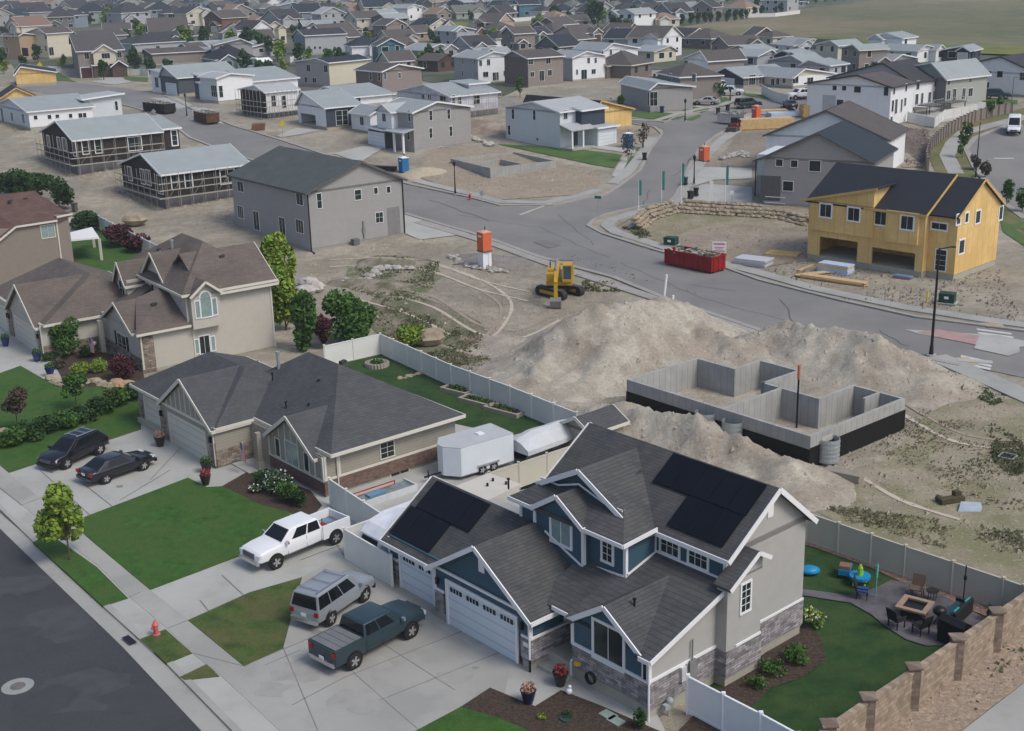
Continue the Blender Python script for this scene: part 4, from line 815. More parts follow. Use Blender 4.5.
w.build('wall',stucbr,H4); mr.build('roof',shred,H4); mt.box(-.68,-.56,-.05,0,0,6).build('trim',cream,H4); window(H4,('y',0),-1.65,5.05,1.4,1.35,fr=cream,mun=(1,0),gl=glassb); MB().box(-10.9,.6,.1,12,-2,.0).build('foundation',found_,H4)
boxvent(H4,-4,4,8.1);boxvent(H4,-2.2,4.6,8.0)
# ---------------------------------------------------------------- houses in the middle distance
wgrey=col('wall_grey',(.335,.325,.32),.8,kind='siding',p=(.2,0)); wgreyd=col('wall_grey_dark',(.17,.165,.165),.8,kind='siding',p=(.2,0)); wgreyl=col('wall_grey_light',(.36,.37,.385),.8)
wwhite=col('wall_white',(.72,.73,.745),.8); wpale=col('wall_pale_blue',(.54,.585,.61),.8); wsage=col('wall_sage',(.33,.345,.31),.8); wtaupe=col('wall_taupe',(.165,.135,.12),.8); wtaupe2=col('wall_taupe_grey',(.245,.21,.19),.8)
wcream=col('wall_cream',(.56,.52,.41),.8); wnavy=col('wall_navy',(.042,.055,.08),.7); wslate=col('wall_slate',(.075,.088,.10),.7); wtan=col('wall_tan',(.38,.27,.17),.8); wteal=col('wall_teal_blue',(.07,.17,.23),.7); wbrick=col('wall_brick_red',(.16,.085,.065),.8); wblue=col('wall_blue_grey',(.20,.24,.28),.7); worange=col('wall_orange',(.45,.22,.10),.8); wbrown=col('wall_brown',(.09,.06,.052),.8); wgreen=col('wall_sage_green',(.30,.35,.30),.8); wpink=col('wall_pink_tan',(.42,.31,.27),.8)
terra=col('roof_terracotta',(.20,.125,.095)); rtan=col('roof_tan',(.24,.17,.12)); rgreent=col('roof_green_grey',(.13,.14,.115))
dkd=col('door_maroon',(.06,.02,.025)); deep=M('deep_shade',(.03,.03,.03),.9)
k=lambda z,x,y:q(z,x,y)
H=house
wtan2_=col('wall_amber',(.33,.22,.14),.8)
du,fd,Wd,Dd,ed,zd=H('duplex','grey two storey house with dark green-grey roof and black downspouts on the bare dirt lot',((311,252),q('b',240,45),(231,180.5),(402.5,181),'y',(360,161)),wgrey,rgreen,yaw=38,trim=M('trim_dark',(.10,.10,.10)),found=.35,fm=col('foundation_grey',(.28,.28,.275)),
 wins=[('R',q('b',424,58),.85,1.15,{'m':(0,1)}),('R',q('b',494,42),.5,.75,{'m':(0,0)}),('R',q('b',544,38),.5,.75,{'m':(0,0)}),('R',q('b',272,82),.6,1.7,{'m':(0,1)}),('R',q('b',508,147),1.0,1.2,{'m':(1,1)}),('R',q('b',565,160),1.8,3.3,{'t':'o','n':'entry_recess_shade','fr':M('recess_shade_grey',(.2,.19,.19))}),  # entry recess is a flat panel, its shade painted in darker grey
 ('L',q('b',196,75),1.5,1.3),('L',(240.6,186.6),1.5,1.2),('L',(240.8,212),1.5,1.5,{'m':(2,0)}),('L',q('b',196,182),1.7,1.5,{'m':(2,0)}),('L',q('b',128,185),1.4,2.3,{'m':(1,0)}),('L',q('b',26,160),1.4,2.3,{'m':(1,0)})])
MB().cyl((0.05,-.08,ed),(0.05,-.08,.1),.07).cyl((0.05,-.08,.12),(-.2,-1.2,.05),.07).cyl((Wd-.1,-.08,ed),(Wd-.1,-.08,.1),.07).cyl((Wd-.1,-.08,.1),(Wd+.8,-1.9,.05),.07).build('downspout',black,du)
MB().box(5.2,6.0,-1.0,-.3,0,.8).build('air_conditioner',M('ac_grey',(.12,.13,.13)),du); MB().box(7.1,7.3,-.15,0,.6,2.6).box(7.0,7.4,-.14,0,1.2,1.8).build('meter_box',M('ac_grey2',(.2,.2,.2)),du)
for i,(a,b) in enumerate(((.8,.72),(2.2,.72))): pass
mv=MB()
for i in range(5): mv.box(Wd*.5-.35-4.2,Wd*.5-.0-4.2,2+i*.75,2.35+i*.75,0,.1)
mv.v=[(x,y,ed+(x)*((zd-ed)/(Wd*.5))+.12) for x,y,z in mv.v]
dark_t=dict(found=1.55,fm=col('raw_foundation',(.13,.13,.135)),trim=white,tr=.13)
W2=lambda f,z,x,y,w,h,**o:(f,q(z,x,y),w,h,o)
t1,f1_,Wt,Dt,et,zt=H('dark1','unfinished house with black sheathing, pale roof and wooden scaffolding rails, further of the two',((q('I',535,615)),q('I',540,368),q('I',285,300),q('J',205,328),'x',q('I',395,243)),sheath,rlight,yaw=37,name='unfinished_house',**dark_t,
 wins=[W2('R','I',583,425,.85,1.9,m=(0,1)),W2('R','I',670,418,.85,1.9,m=(0,1)),W2('R','I',920,400,2.0,1.9,m=(1,1)),W2('L','I',332,385,1.3,1.7),W2('L','I',403,400,1.3,1.8),W2('L','I',440,405,1.2,1.8),W2('L','I',508,430,1.3,2.2)])
t2,f2_,Wt2,Dt2,et2,zt2=H('dark2','unfinished house with black sheathing, pale roof and scaffolding rails, nearer the grey house',((166,209),(169,173),(121,162.5),(247,165),'x',(143,153)),sheath,rlight,yaw=38,name='unfinished_house',**dark_t,
 wins=[W2('R','J',308,660,.95,1.9,m=(0,1)),W2('R','J',400,650,.95,1.9,m=(0,1)),W2('R','J',665,625,2.0,1.8,m=(1,1)),W2('L','I',888,605,1.3,1.8),W2('L','I',975,625,1.3,1.9),W2('L','I',1015,632,1.3,1.9),W2('L','J',205,680,1.5,2.3)])
def scaff(r,W,D,f,e,left=True):
    mb=MB()
    for z in (f+.1,f+1.1,f+2.0):
        mb.bar((-1.1,-1.1,z),(W,-1.1,z),.09,.12).bar((-1.1,-1.1,z),(-1.1,D,z),.09,.12)
    n=7
    for i in range(n+1): x=W*i/n; mb.cyl((x,-1.1,-.3),(x,-1.1,e+.2),.035,n=5).cyl((x,-.5,-.3),(x,-.5,e-.6),.03,n=5)
    for i in range(n+1): y=D*i/n; mb.cyl((-1.1,y,-.3),(-1.1,y,e+.2),.035,n=5)
    for i in range(0,n,2): mb.cyl((W*i/n,-1.12,f),(W*(i+1)/n,-1.12,f+2),.02,n=4)
    mb.box(-1.15,W,-1.15,-.75,f+.02,f+.07).box(-1.15,-.75,-1.1,D,f+.02,f+.07)
    return mb.build('scaffolding',M('scaffold_wood',(.36,.33,.29),.8,.2,2),None)
for r_,W_,D_,e_,lb in ((t1,Wt,Dt,et,'weathered scaffolding wrapped round the further black-sheathed house'),(t2,Wt2,Dt2,et2,'weathered scaffolding wrapped round the nearer black-sheathed house')):
    s=scaff(r_,W_,D_,1.5,e_); s.location=r_.location; s.rotation_euler=r_.rotation_euler; tag(s,lb,'scaffolding')
# right-hand lower roofs of the two unfinished houses
def addmass(r,fr,x0,x1,y0,y1,z0,ze,wall,roofm,kind='flat',ov=.4,rise=.5,ax='x',wn='wall'):
    MB().box(x0,x1,y0,y1,z0,ze).build(wn,wall,r); mr=MB();mt=MB()
    if kind=='gable': gable(mr,mt,None,x0,x1,y0,y1,ax,ze,ze+rise,ov); m2=MB(); gable(MB(),None,m2,x0,x1,y0,y1,ax,ze,ze+rise,ov); m2.build('gable_wall',wall,r)
    elif kind=='shedx': mr.prism([(x0-ov,y0-ov,ze),(x1+ov,y0-ov,ze+rise),(x1+ov,y1+ov,ze+rise),(x0-ov,y1+ov,ze)],(0,0,-.15),(0,0,.05)); MB().prism([(x0,y0,ze-.02),(x1,y0,ze-.02),(x1,y0,ze+rise-.1)],(0,0,0),(0,y1-y0,0)).build('gable_wall',wall,r); mt.bar((x0-ov,y0-ov-.03,ze),(x1+ov,y0-ov-.03,ze+rise),.06,.28); mt.bar((x0-ov-.03,y0-ov,ze-.02),(x0-ov-.03,y1+ov,ze-.02),.06,.26)
    else: mr.prism([(x0-ov,y0-ov,ze),(x1+ov,y0-ov,ze),(x1+ov,y1+ov,ze+rise),(x0-ov,y1+ov,ze+rise)],(0,0,-.15),(0,0,.05)); MB().prism([(x0,y0,ze-.02),(x0,y1,ze-.02),(x0,y1,ze+rise-.1)],(0,0,0),(x1-x0,0,0)).build('gable_wall',wall,r); mt.bar((x0-ov,y0-ov-.03,ze-.02),(x1+ov,y0-ov-.03,ze-.02),.06,.26); mt.bar((x0-ov-.03,y0-ov,ze),(x0-ov-.03,y1+ov,ze+rise),.06,.28)
    mr.build('roof',roofm,r); mt.build('roof_trim',white,r)
addmass(t1,f1_,Wt,Wt+3.6,1.5,9,1.55,et+.0,sheath,rlight,'flat',rise=1.3); window(t1,('y',1.5),Wt+2.8,et-1.5,.8,2.2,mun=(0,2),tr=.17)
wr,wf,Ww,Dw,ew,zw=H('whiteramb','long white rambler with pale roof and small square windows at the left edge',(q('I',210,315),q('I',205,178),(-6,101),(92,107),'x',(11,98)),wpale,rlight,yaw=38,found=.6,wallR=wwhite,det=True,
 wins=[W2('R','I',242,222,.6,.7,m=(0,0)),W2('R','I',337,218,.6,.7,m=(0,0)),W2('R','I',391,213,.6,.6,m=(0,0)),W2('R','I',481,210,.6,.7,m=(0,0)),W2('R','I',548,208,.7,.8,m=(0,0)),W2('R','I',577,206,.6,.8,m=(0,0)),W2('L','I',18,215,1.3,3.0,m=(1,0)),W2('L','I',83,217,1.3,1.5),W2('L','I',160,230,1.3,1.6)])
addmass(wr,wf,Ww-.5,Ww+6.3,2.2,9,0,ew+1.0,wpale,rlight2,'shedx',rise=.5,ov=.6); window(wr,('y',2.2),Ww+5.3,ew-.6,.5,1.6,mun=(0,1),fr=white)
H('yellowL','yellow sheathed unfinished house with black roof at the left edge',((17,86.5),(17,73.5),(-12,72),(22,71),'y',(19,68)),osb,rblack,yaw=20,name='unfinished_house',W=9,D=12,rise=1.6)
H('yellowL2','low yellow sheathed gable of an unfinished house above the white rambler',((0,110),(0,99),(-25,91),(37,96),'y',(16,90)),osb,rblack,yaw=25,name='unfinished_house',D=9,rise=2.0,trim=osbp)
b1,fb1,Wb,Db,eb,zb=H('brown1','brown two storey house with cream gable bay and maroon garage door',(q('A',550,535),q('A',550,350),q('A',425,345),q('A',840,350),'x',q('A',475,300)),wtaupe2,rbrn,yaw=20,found=.2,fm=wtaupe2,
 wins=[W2('R','A',592,497,2.6,2.6,t='g',fr=dkd),W2('R','A',592,382,1.1,1.5),W2('R','A',815,375,1.1,1.3)])
addmass(b1,fb1,Wb*.33,Wb*.82,-1.2,2,3.3,eb-.2,wcream,rbrn,'gable',rise=1.7,ax='y'); addmass(b1,fb1,Wb*.30,Wb*.62,-.9,0,0,3.1,wbrown,rbrn,'flat',rise=.2); window(b1,('y',-1.2),Wb*.6,eb-1.3,2.0,1.3,mun=(2,0)); addmass(b1,fb1,Wb*.70,Wb*1.02,-2.6,3,0,2.9,wbrown,rbrn,'gable',rise=1.3,ax='y')
H('cream','cream two storey gabled house with dark grey roof near the left edge',(q('A',338,405),q('A',338,225),q('A',165,225),q('A',385,235),'x',q('A',262,188)),wcream,rbrn,yaw=55,D=10,W=9,wins=[W2('L','A',190,258,1.3,1.8),W2('L','A',313,250,1,1.6),W2('L','A',313,330,1,1.6),W2('R','A',350,350,1.6,2.4)])
H('tanL','orange and tan two storey house with covered porch left of the cream house',(q('A',150,412),q('A',150,240),q('A',25,240),q('A',180,240),'y',q('A',150,225)),wtan,rbrn,yaw=55,D=8,W=6,wins=[W2('L','A',45,255,1,1.4),W2('L','A',90,245,1.2,1.4),W2('L','A',50,340,1,1.6),W2('L','A',172,355,3.0,2.4,t='o')])
H('brown2','brown house with two small upper windows behind the maroon garage house',(q('A',570,345),q('A',565,250),q('A',445,250),q('A',740,245),'x',q('A',500,212)),wtaupe2,rbrn,yaw=35,W=15,D=9,wins=[W2('L','A',468,270,.8,1.3),W2('L','A',512,278,.8,1.3),W2('R','A',672,270,1.3,1.1),W2('L','A',535,275,.8,1.3)])
H('hip8','long pale wall house under a big dark hip roof',(q('A',915,360),q('A',912,300),q('A',720,290),q('B',330,300),'x',(120,38)),wgreyl,rdk,yaw=38,W=18,D=17,roof='hip',rise=2.6,wins=[W2('R','B',190,322,1.2,.9)])
H('lowbrown','low brown modern house with slanted roof right of the white garden fence',(q('B',160,450),q('B',160,365),q('B',80,355),q('B',345,415),'x',q('B',100,345)),wtaupe2,rbrn,yaw=30,W=15,D=9,rise=1.0,wins=[W2('R','B',280,420,1.2,.8)])
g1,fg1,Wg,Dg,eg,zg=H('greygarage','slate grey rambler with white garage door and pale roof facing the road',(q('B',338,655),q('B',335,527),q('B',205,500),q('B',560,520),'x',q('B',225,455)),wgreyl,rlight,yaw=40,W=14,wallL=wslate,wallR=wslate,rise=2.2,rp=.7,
 wins=[W2('L','B',285,614,4.6,2.6,t='g')])
addmass(g1,fg1,.5,6,Dg,Dg+5.5,0,eg+.6,wwhite,rlight,'flat',rise=.4); window(g1,('x',.5),Dg+3,2.2,1.6,2.2,mun=(1,1))
g2,fg2,Wg2,Dg2,eg2,zg2=H('whitetower','white modern house with tall slanted roof wing and arched porch',(q('B',605,708),q('B',605,530),q('B',515,560),q('B',750,525),'y',q('B',680,512)),wpale,rlight2,yaw=42,D=6.5,W=8,wallR=wwhite,rise=.7,wins=[W2('L','B',575,622,2.2,2.2,m=(2,1)),W2('R','B',620,625,.8,2.2,m=(0,1))])
addmass(g2,fg2,1.5,7,Dg2,Dg2+3.5,0,3.3,wpale,rlight2,'flat',rise=.3); addmass(g2,fg2,3,8,Dg2+3.5,Dg2+8,0,4.4,wslate,rlight2,'flat',rise=.6); addmass(g2,fg2,8,19,.5,9,0,3.6,wwhite,rlight,'flat',rise=2)
g3,fg3,Wg3,Dg3,eg3,zg3=H('timber12','half built house with open dark timber gable, white wing and scaffolding',(q('K',50,400),q('K',45,215),(240.6,91.5),q('K',255,175),'x',(256,84)),wwhite,rlight2,yaw=40,name='unfinished_house',D=9,found=1.0,fm=wslate,wallL=sheath,rise=1.0,wins=[W2('R','K',92,280,.9,1.9,m=(0,1)),W2('R','K',162,285,.8,2.1,m=(0,1)),W2('L','K',20,290,2.5,2.4,t='o')])
s=scaff(g3,Wg3,Dg3,1.0,eg3); s.location=g3.location; s.rotation_euler=g3.rotation_euler; tag(s,'scaffolding in front of the white wing of the half built timber house','scaffolding')
g4,fg4,Wg4,Dg4,eg4,zg4=H('navy13','house with navy front, white garage wing and open garage bay',(q('K',457,480),q('K',457,322),q('K',255,250),q('K',685,285),'x',q('K',262,235)),wwhite,rlight,yaw=36,found=.5,wallR=wnavy,rise=2.2,rp=.75,wins=[W2('L','K',330,425,5.5,2.8,t='o',n='garage_opening'),W2('R','K',540,395,1.2,2.4,m=(0,2)),W2('R','K',580,392,1.0,2.4,m=(0,2))])
g5,fg5,Wg5,Dg5,eg5,zg5=H('grey14','two storey grey gabled house with white bay, porch columns and white garage door',(q('L',168,462),q('L',160,182),q('K',690,345),q('L',430,152),'y',q('L',312,110)),wgrey,rlight,yaw=38,found=.5,W=11,D=9.5,fm=col('foundation_pale',(.33,.33,.33)),
 wins=[W2('R','L',278,208,.55,1.5,m=(0,1)),W2('R','L',400,198,.55,1.5,m=(0,1)),W2('R','L',278,328,.55,1.5,m=(0,1)),W2('R','L',415,315,.55,1.5,m=(0,1)),W2('R','L',345,443,.5,.9),W2('L','L',133,212,.6,1.6,m=(0,1)),W2('L','L',127,340,.6,1.5,m=(0,1)),W2('L','L',17,350,.9,2.4,t='d')])
addmass(g5,fg5,-1.2,4,4.2,8.4,3.3,eg5-.1,wwhite,rlight2,'gable',rise=1.0,ax='x'); window(g5,('x',-1.2),6.3,5.0,1.0,1.2); addmass(g5,fg5,-1.6,3,5.5,10.5,0,3.1,wslate,rlight2,'flat',rise=.2); gdoor(g5,('x',-1.6),8.2,4.4,2.4,z0=.1)
MB().prism([(-2.2,-.3,3.2),(.1,-.3,3.7),(.1,5.3,3.7),(-2.2,5.3,3.2)],(0,0,-.15),(0,0,0)).build('porch_roof',rlight2,g5); MB().box(-2.0,-1.7,0.1,.4,0,3.1).box(-2,-1.7,2.6,2.9,0,3.1).build('porch_column',white,g5)
g6,fg6,Wg6,Dg6,eg6,zg6=H('wrap15','single storey house in white and lilac building wrap with pale roof and scaffolding',(q('L',420,240),q('L',420,75),(397.3,92.3),(497.7,92.3),'x',(425,84)),wrap,rlight,yaw=38,name='unfinished_house',found=1.3,fm=col('raw_foundation2',(.2,.195,.185)),wins=[W2('R','L',590,98,1.3,1.9),W2('R','L',435,105,.6,1.9),W2('R','L',475,108,.6,1.9),W2('L','L',365,100,2,1.2),W2('L','L',270,82,1,.9),W2('L','L',225,78,1,.9)])
s=scaff(g6,Wg6,Dg6,1.3,eg6); s.location=g6.location; s.rotation_euler=g6.rotation_euler; tag(s,'scaffolding round the wrapped house behind the grey gabled house','scaffolding')
addmass(g6,fg6,Wg6-4,Wg6,3,8,eg6-.5,eg6+1.4,wrap,rlight,'flat',rise=.3)
H('palebehind','low pale roofed white house tucked behind the navy fronted house',((352,108),(352,97),(300,92),(372,95),'x',(326,86)),wwhite,rlight,yaw=36,W=9,D=14,wins=[('L',(330,100),1.3,1.2),('R',(358,101),1,1.2)])
H('linkhouse','narrow white house with pale roof between the navy fronted and grey gabled houses',((371,134),(371,114),(352,110),(392,110),'y',(381,106)),wwhite,rlight,yaw=38,W=8,D=6,found=.4,wins=[('L',(362,121),1.1,1.3)])
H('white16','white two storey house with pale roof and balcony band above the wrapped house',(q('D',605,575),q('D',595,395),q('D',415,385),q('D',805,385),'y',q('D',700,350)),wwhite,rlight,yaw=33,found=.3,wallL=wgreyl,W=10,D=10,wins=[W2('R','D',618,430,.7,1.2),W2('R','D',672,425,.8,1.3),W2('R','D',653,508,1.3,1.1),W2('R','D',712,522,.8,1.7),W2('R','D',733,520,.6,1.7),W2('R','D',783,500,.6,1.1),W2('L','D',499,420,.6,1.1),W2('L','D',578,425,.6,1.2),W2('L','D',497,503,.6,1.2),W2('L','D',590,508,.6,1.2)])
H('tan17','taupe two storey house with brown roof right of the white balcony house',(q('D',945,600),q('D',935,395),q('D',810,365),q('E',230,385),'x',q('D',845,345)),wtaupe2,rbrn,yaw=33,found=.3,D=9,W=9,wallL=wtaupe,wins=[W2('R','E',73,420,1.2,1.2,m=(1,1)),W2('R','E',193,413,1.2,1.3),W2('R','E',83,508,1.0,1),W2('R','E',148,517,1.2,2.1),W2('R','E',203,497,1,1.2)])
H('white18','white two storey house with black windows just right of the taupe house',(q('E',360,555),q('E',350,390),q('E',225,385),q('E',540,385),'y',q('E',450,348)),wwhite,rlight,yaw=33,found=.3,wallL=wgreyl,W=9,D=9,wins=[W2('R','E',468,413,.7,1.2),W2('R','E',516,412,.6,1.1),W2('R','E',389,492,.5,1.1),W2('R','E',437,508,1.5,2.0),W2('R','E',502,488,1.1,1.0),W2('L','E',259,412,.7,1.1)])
H('white19','white two storey house standing behind and right of the black windowed white house',(q('E',570,520),q('E',560,340),q('E',440,330),q('E',705,345),'y',q('E',630,292)),wwhite,rlight,yaw=33,W=10,D=11,wins=[W2('R','E',620,356,.6,1.2),W2('R','E',690,355,.6,.9),W2('R','E',562,360,.5,1.2),W2('R','E',563,430,.5,1.2)])
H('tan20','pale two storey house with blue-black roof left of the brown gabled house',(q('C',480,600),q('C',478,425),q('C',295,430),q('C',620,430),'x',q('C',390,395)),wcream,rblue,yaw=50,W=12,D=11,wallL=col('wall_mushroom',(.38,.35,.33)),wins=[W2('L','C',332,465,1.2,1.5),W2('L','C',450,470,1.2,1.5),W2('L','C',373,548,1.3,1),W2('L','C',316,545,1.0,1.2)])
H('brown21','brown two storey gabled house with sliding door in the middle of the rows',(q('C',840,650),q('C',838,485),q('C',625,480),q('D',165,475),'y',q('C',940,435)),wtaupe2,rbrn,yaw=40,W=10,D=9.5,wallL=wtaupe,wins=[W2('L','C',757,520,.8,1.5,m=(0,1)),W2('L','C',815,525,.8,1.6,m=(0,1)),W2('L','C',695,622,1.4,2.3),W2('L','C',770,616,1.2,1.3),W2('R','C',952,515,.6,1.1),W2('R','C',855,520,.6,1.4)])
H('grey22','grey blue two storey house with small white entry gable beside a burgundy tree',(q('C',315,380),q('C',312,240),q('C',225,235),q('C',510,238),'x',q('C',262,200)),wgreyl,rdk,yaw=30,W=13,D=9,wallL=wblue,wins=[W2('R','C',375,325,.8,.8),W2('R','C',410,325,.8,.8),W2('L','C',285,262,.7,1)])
g7,fg7,Wg7,Dg7,eg7,zg7=H('white24','white two storey house with dark blue bay and porch on the green corner lot',(q('M',480,440),q('M',475,180),q('M',105,155),q('M',600,150),'x',q('M',300,110)),wpale,rlight2,yaw=42,W=9.5,found=.2,fm=wpale,wins=[W2('L','M',158,198,.6,1.5,m=(0,1)),W2('L','M',303,205,.6,1.5,m=(0,1)),W2('L','M',132,308,.6,1.5,m=(0,1)),W2('L','M',325,370,.5,.5),W2('R','M',515,202,.8,1.4)])
addmass(g7,fg7,3.4,8.6,-1.3,0,3.2,eg7-.1,wnavy,rlight2,'flat',rise=.4); addmass(g7,fg7,5.2,9.5,-3.0,0,0,3.0,wpale,rlight2,'flat',rise=.3); gdoor(g7,('y',-3.0),7.3,3.4,2.3,z0=.1)
MB().prism([(-.3,-2.8,3.1),(5.2,-2.8,3.1),(5.2,.0,3.9),(-.3,.0,3.9)],(0,0,-.15),(0,0,0)).build('porch_roof',rlight2,g7); MB().box(.0,.25,-2.6,-2.35,0,3).box(2.4,2.65,-2.6,-2.35,0,3).build('porch_column',white,g7); MB().box(0,5,-2.7,0,0,.3).build('porch_floor',conc2,g7); MB().box(2.9,3.8,-.06,0,.3,2.4).build('door',wslate,g7)
H('osbcorner','half built yellow sheathed house with black roof behind the white corner lot house',((594,134),(594,113),(540,96),(604,110),'y',(598,106)),osb,rblack,yaw=42,name='unfinished_house',W=9,D=17,rise=1.9,trim=osbp,wins=[('R',q('M',680,300),2.4,2.6,{'t':'o','n':'front_opening_shade'})])
H('grey25','grey modern rambler with low pale roof on the lawn across the side street',(q('N',207,190),(652.6,88),(583,93.7),(662.8,89),'y',(654,84)),wgrey,rlight,yaw=15,W=8,D=15,found=.2,fm=wgrey,rise=.9,wins=[W2('L','N',18,105,1.0,1.2),W2('L','N',195,95,.7,2.2,m=(0,1)),W2('L','E',525,668,.8,.8),W2('L','E',625,685,.8,1.0),W2('R','N',230,95,1.4,2.4,m=(1,1))])
g8,fg8,Wg8,Dg8,eg8,zg8=H('brown26','brown hip roofed two storey house with white garage door beside the parked cars',((680,105),(680,77),(640,75),(705,72),'x',(660,70)),wtaupe2,rbrn,yaw=15,W=8,D=11,roof='hip',rise=2,wins=[W2('L','F',100,525,1.2,1.2),W2('L','F',210,530,1.0,1.5),W2('L','N',440,92,2.6,2.6,t='g'),W2('L','F',370,530,1.6,1.4)])
addmass(g8,fg8,-3,2,3,12,0,3.0,wtaupe2,rbrn,'flat',rise=1.2)
H('white27','white cube and tan two storey house with pale roof behind the brown hip roofed house',(q('F',462,580),q('F',462,410),q('F',275,400),q('F',600,405),'x',q('F',420,345)),wwhite,rbrn,yaw=25,W=9,D=9,wallR=wtaupe2,wins=[W2('L','F',315,435,1.4,1.3)])
H('navy28','navy single storey modern house with pale roofs and front garage by the white fence',(q('F',705,600),q('F',700,525),q('F',535,520),q('F',890,480),'x',q('F',590,480)),wnavy,rlight,yaw=28,W=12,D=10,wallR=wgreyd,rise=1.6,wins=[W2('R','F',765,545,1.6,2.0,m=(2,0)),W2('R','F',820,540,.7,1.8),W2('L','F',600,575,4.0,2.2,t='g')])
H('cream30','cream rambler with four windows behind a white fence',(q('G',225,400),q('G',222,320),q('G',70,320),q('G',375,320),'y',q('G',300,262)),wcream,rlight,yaw=35,W=12,D=12,wallR=wwhite,wins=[W2('L','G',88,355,.9,1.2),W2('L','G',122,352,.8,1.2),W2('R','G',240,340,1.7,1.3),W2('R','G',341,347,1.7,1.3),W2('L','G',165,345,.8,1)])
ht=dict(name='townhouse',trim=M('trim_charcoal',(.05,.05,.055)))
H('town31','nearest white townhouse with brown-grey roof and tall narrow side windows',(q('G',878,665),q('G',890,385),q('G',435,370),q('G',1010,365),'x',q('G',670,305)),wwhite,rbrn,yaw=48,W=8.5,found=.3,D=15,**ht,
 wins=[W2('L','G',510,395,.75,.75,m=(0,0)),W2('L','G',575,397,.75,.75,m=(0,0)),W2('L','G',666,406,1.2,1.0,m=(0,0)),W2('L','G',862,418,.8,1.4,m=(0,0)),W2('L','G',547,497,1.2,1.0,m=(0,0)),W2('L','G',470,515,2.4,3.4,t='o',fr=M('recess_shade_pale',(.42,.43,.45))),W2('R','G',915,412,.6,1.2,m=(0,0)),W2('R','G',997,392,.6,1.2,m=(0,0)),W2('R','G',905,518,.7,1.8,m=(0,0)),W2('R','G',928,522,.8,2.3),W2('R','G',965,515,.6,2.0),W2('R','G',990,490,.7,1.3),W2('R','G',895,630,.7,1.8)])  # door recess shade painted as a greyer panel on the white wall
H('town32','white townhouse with dark grey roof between the brown roofed and the sage townhouse',(q('H',262,425),q('H',275,215),q('H',30,150),q('H',438,190),'x',q('H',65,85)),wgreyl,rdk,yaw=42,W=9,D=17,wallR=wwhite,**ht,
 wins=[W2('R','H',298,240,.9,1.4),W2('R','H',420,222,.9,1.4),W2('R','H',290,335,.9,1.7),W2('R','H',326,332,.7,1.9),W2('R','H',377,322,.8,1.7),W2('R','H',410,314,.9,1.7)])
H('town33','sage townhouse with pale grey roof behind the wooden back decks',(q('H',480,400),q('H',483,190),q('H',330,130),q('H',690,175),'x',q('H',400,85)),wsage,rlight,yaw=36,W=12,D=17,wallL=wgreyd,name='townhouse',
 wins=[W2('R','H',512,213,.7,1.3),W2('R','H',658,198,.7,1.2),W2('R','H',508,307,1.0,1.6),W2('R','H',548,304,.9,2.0),W2('R','H',612,298,.9,1.9),W2('R','H',658,288,1.2,1.4)])
H('town34','white townhouse with dark roof and round-cornered blank gable at the right edge',(q('H',1110,330),q('H',1110,160),q('H',690,140),q('H',1250,140),'x',q('H',870,42)),wwhite,rdk,yaw=44,W=10,D=19,**ht,
 wins=[W2('L','H',735,157,.7,.7,m=(0,0)),W2('L','H',788,158,.7,.7,m=(0,0)),W2('L','H',860,165,1.1,1.1,m=(0,0)),W2('L','H',765,238,1.2,1.0,m=(0,0)),W2('L','H',712,258,2.0,3.4,t='o',fr=MT['recess_shade_pale']),W2('L','H',1015,180,1.0,1.3)])
gq,fq,Wq,Dq,eq_,zq=H('grey35','grey two storey gabled house with blue-black roof left of the yellow duplex',((763,204),(762.8,156.5),(748.6,151.6),(872,160),'y',(816,132.5)),wgrey,rblue,yaw=-28,D=13,found=.2,fm=wgrey,rp=.5,trim=M('trim_charcoal2',(.10,.10,.105)),
 wins=[W2('R','O',405,530,.85,.85,m=(0,0)),W2('R','O',507,537,.85,.85,m=(0,0)),W2('R','O',648,553,1.4,1.3,m=(0,0)),W2('R','O',465,690,1.3,1.2,m=(0,0)),W2('R','O',345,705,2.6,3.2,t='o',fr=M('recess_shade_dark',(.1,.1,.1)))])  # porch recess has no depth, its shade is a dark painted panel
MB().box(-2.2,0,4,12.5,3.0,eq_-.35).build('side_wall',wpale,gq); MB().box(-2.2,0,4,12.5,0,3.0).build('side_wall_base',wgrey,gq); MB().prism([(-2.7,3.6,eq_-1.2),(.2,3.6,eq_+.15),(.2,13.3,eq_+.15),(-2.7,13.3,eq_-1.2)],(0,0,-.15),(0,0,0)).build('side_roof',rblue,gq); MB().cyl((-2.3,3.9,eq_-1.2),(-2.3,3.9,0),.08).build('downspout',black,gq)
MB().bar((.3,-.1,1.0),(2.9,-.1,1.0),.08,.08).bar((.3,-.1,.25),(2.9,-.1,.25),.08,.08).build('porch_rail',white,gq)
H('grey36','white walled house with brown-grey roof just behind the blue-black roofed house',((765,172),(765,134),(752,131),(888,145),'y',(826,110)),wwhite,rbrn,yaw=-28,D=12,rp=.5,trim=MT['trim_charcoal2'],wins=[])
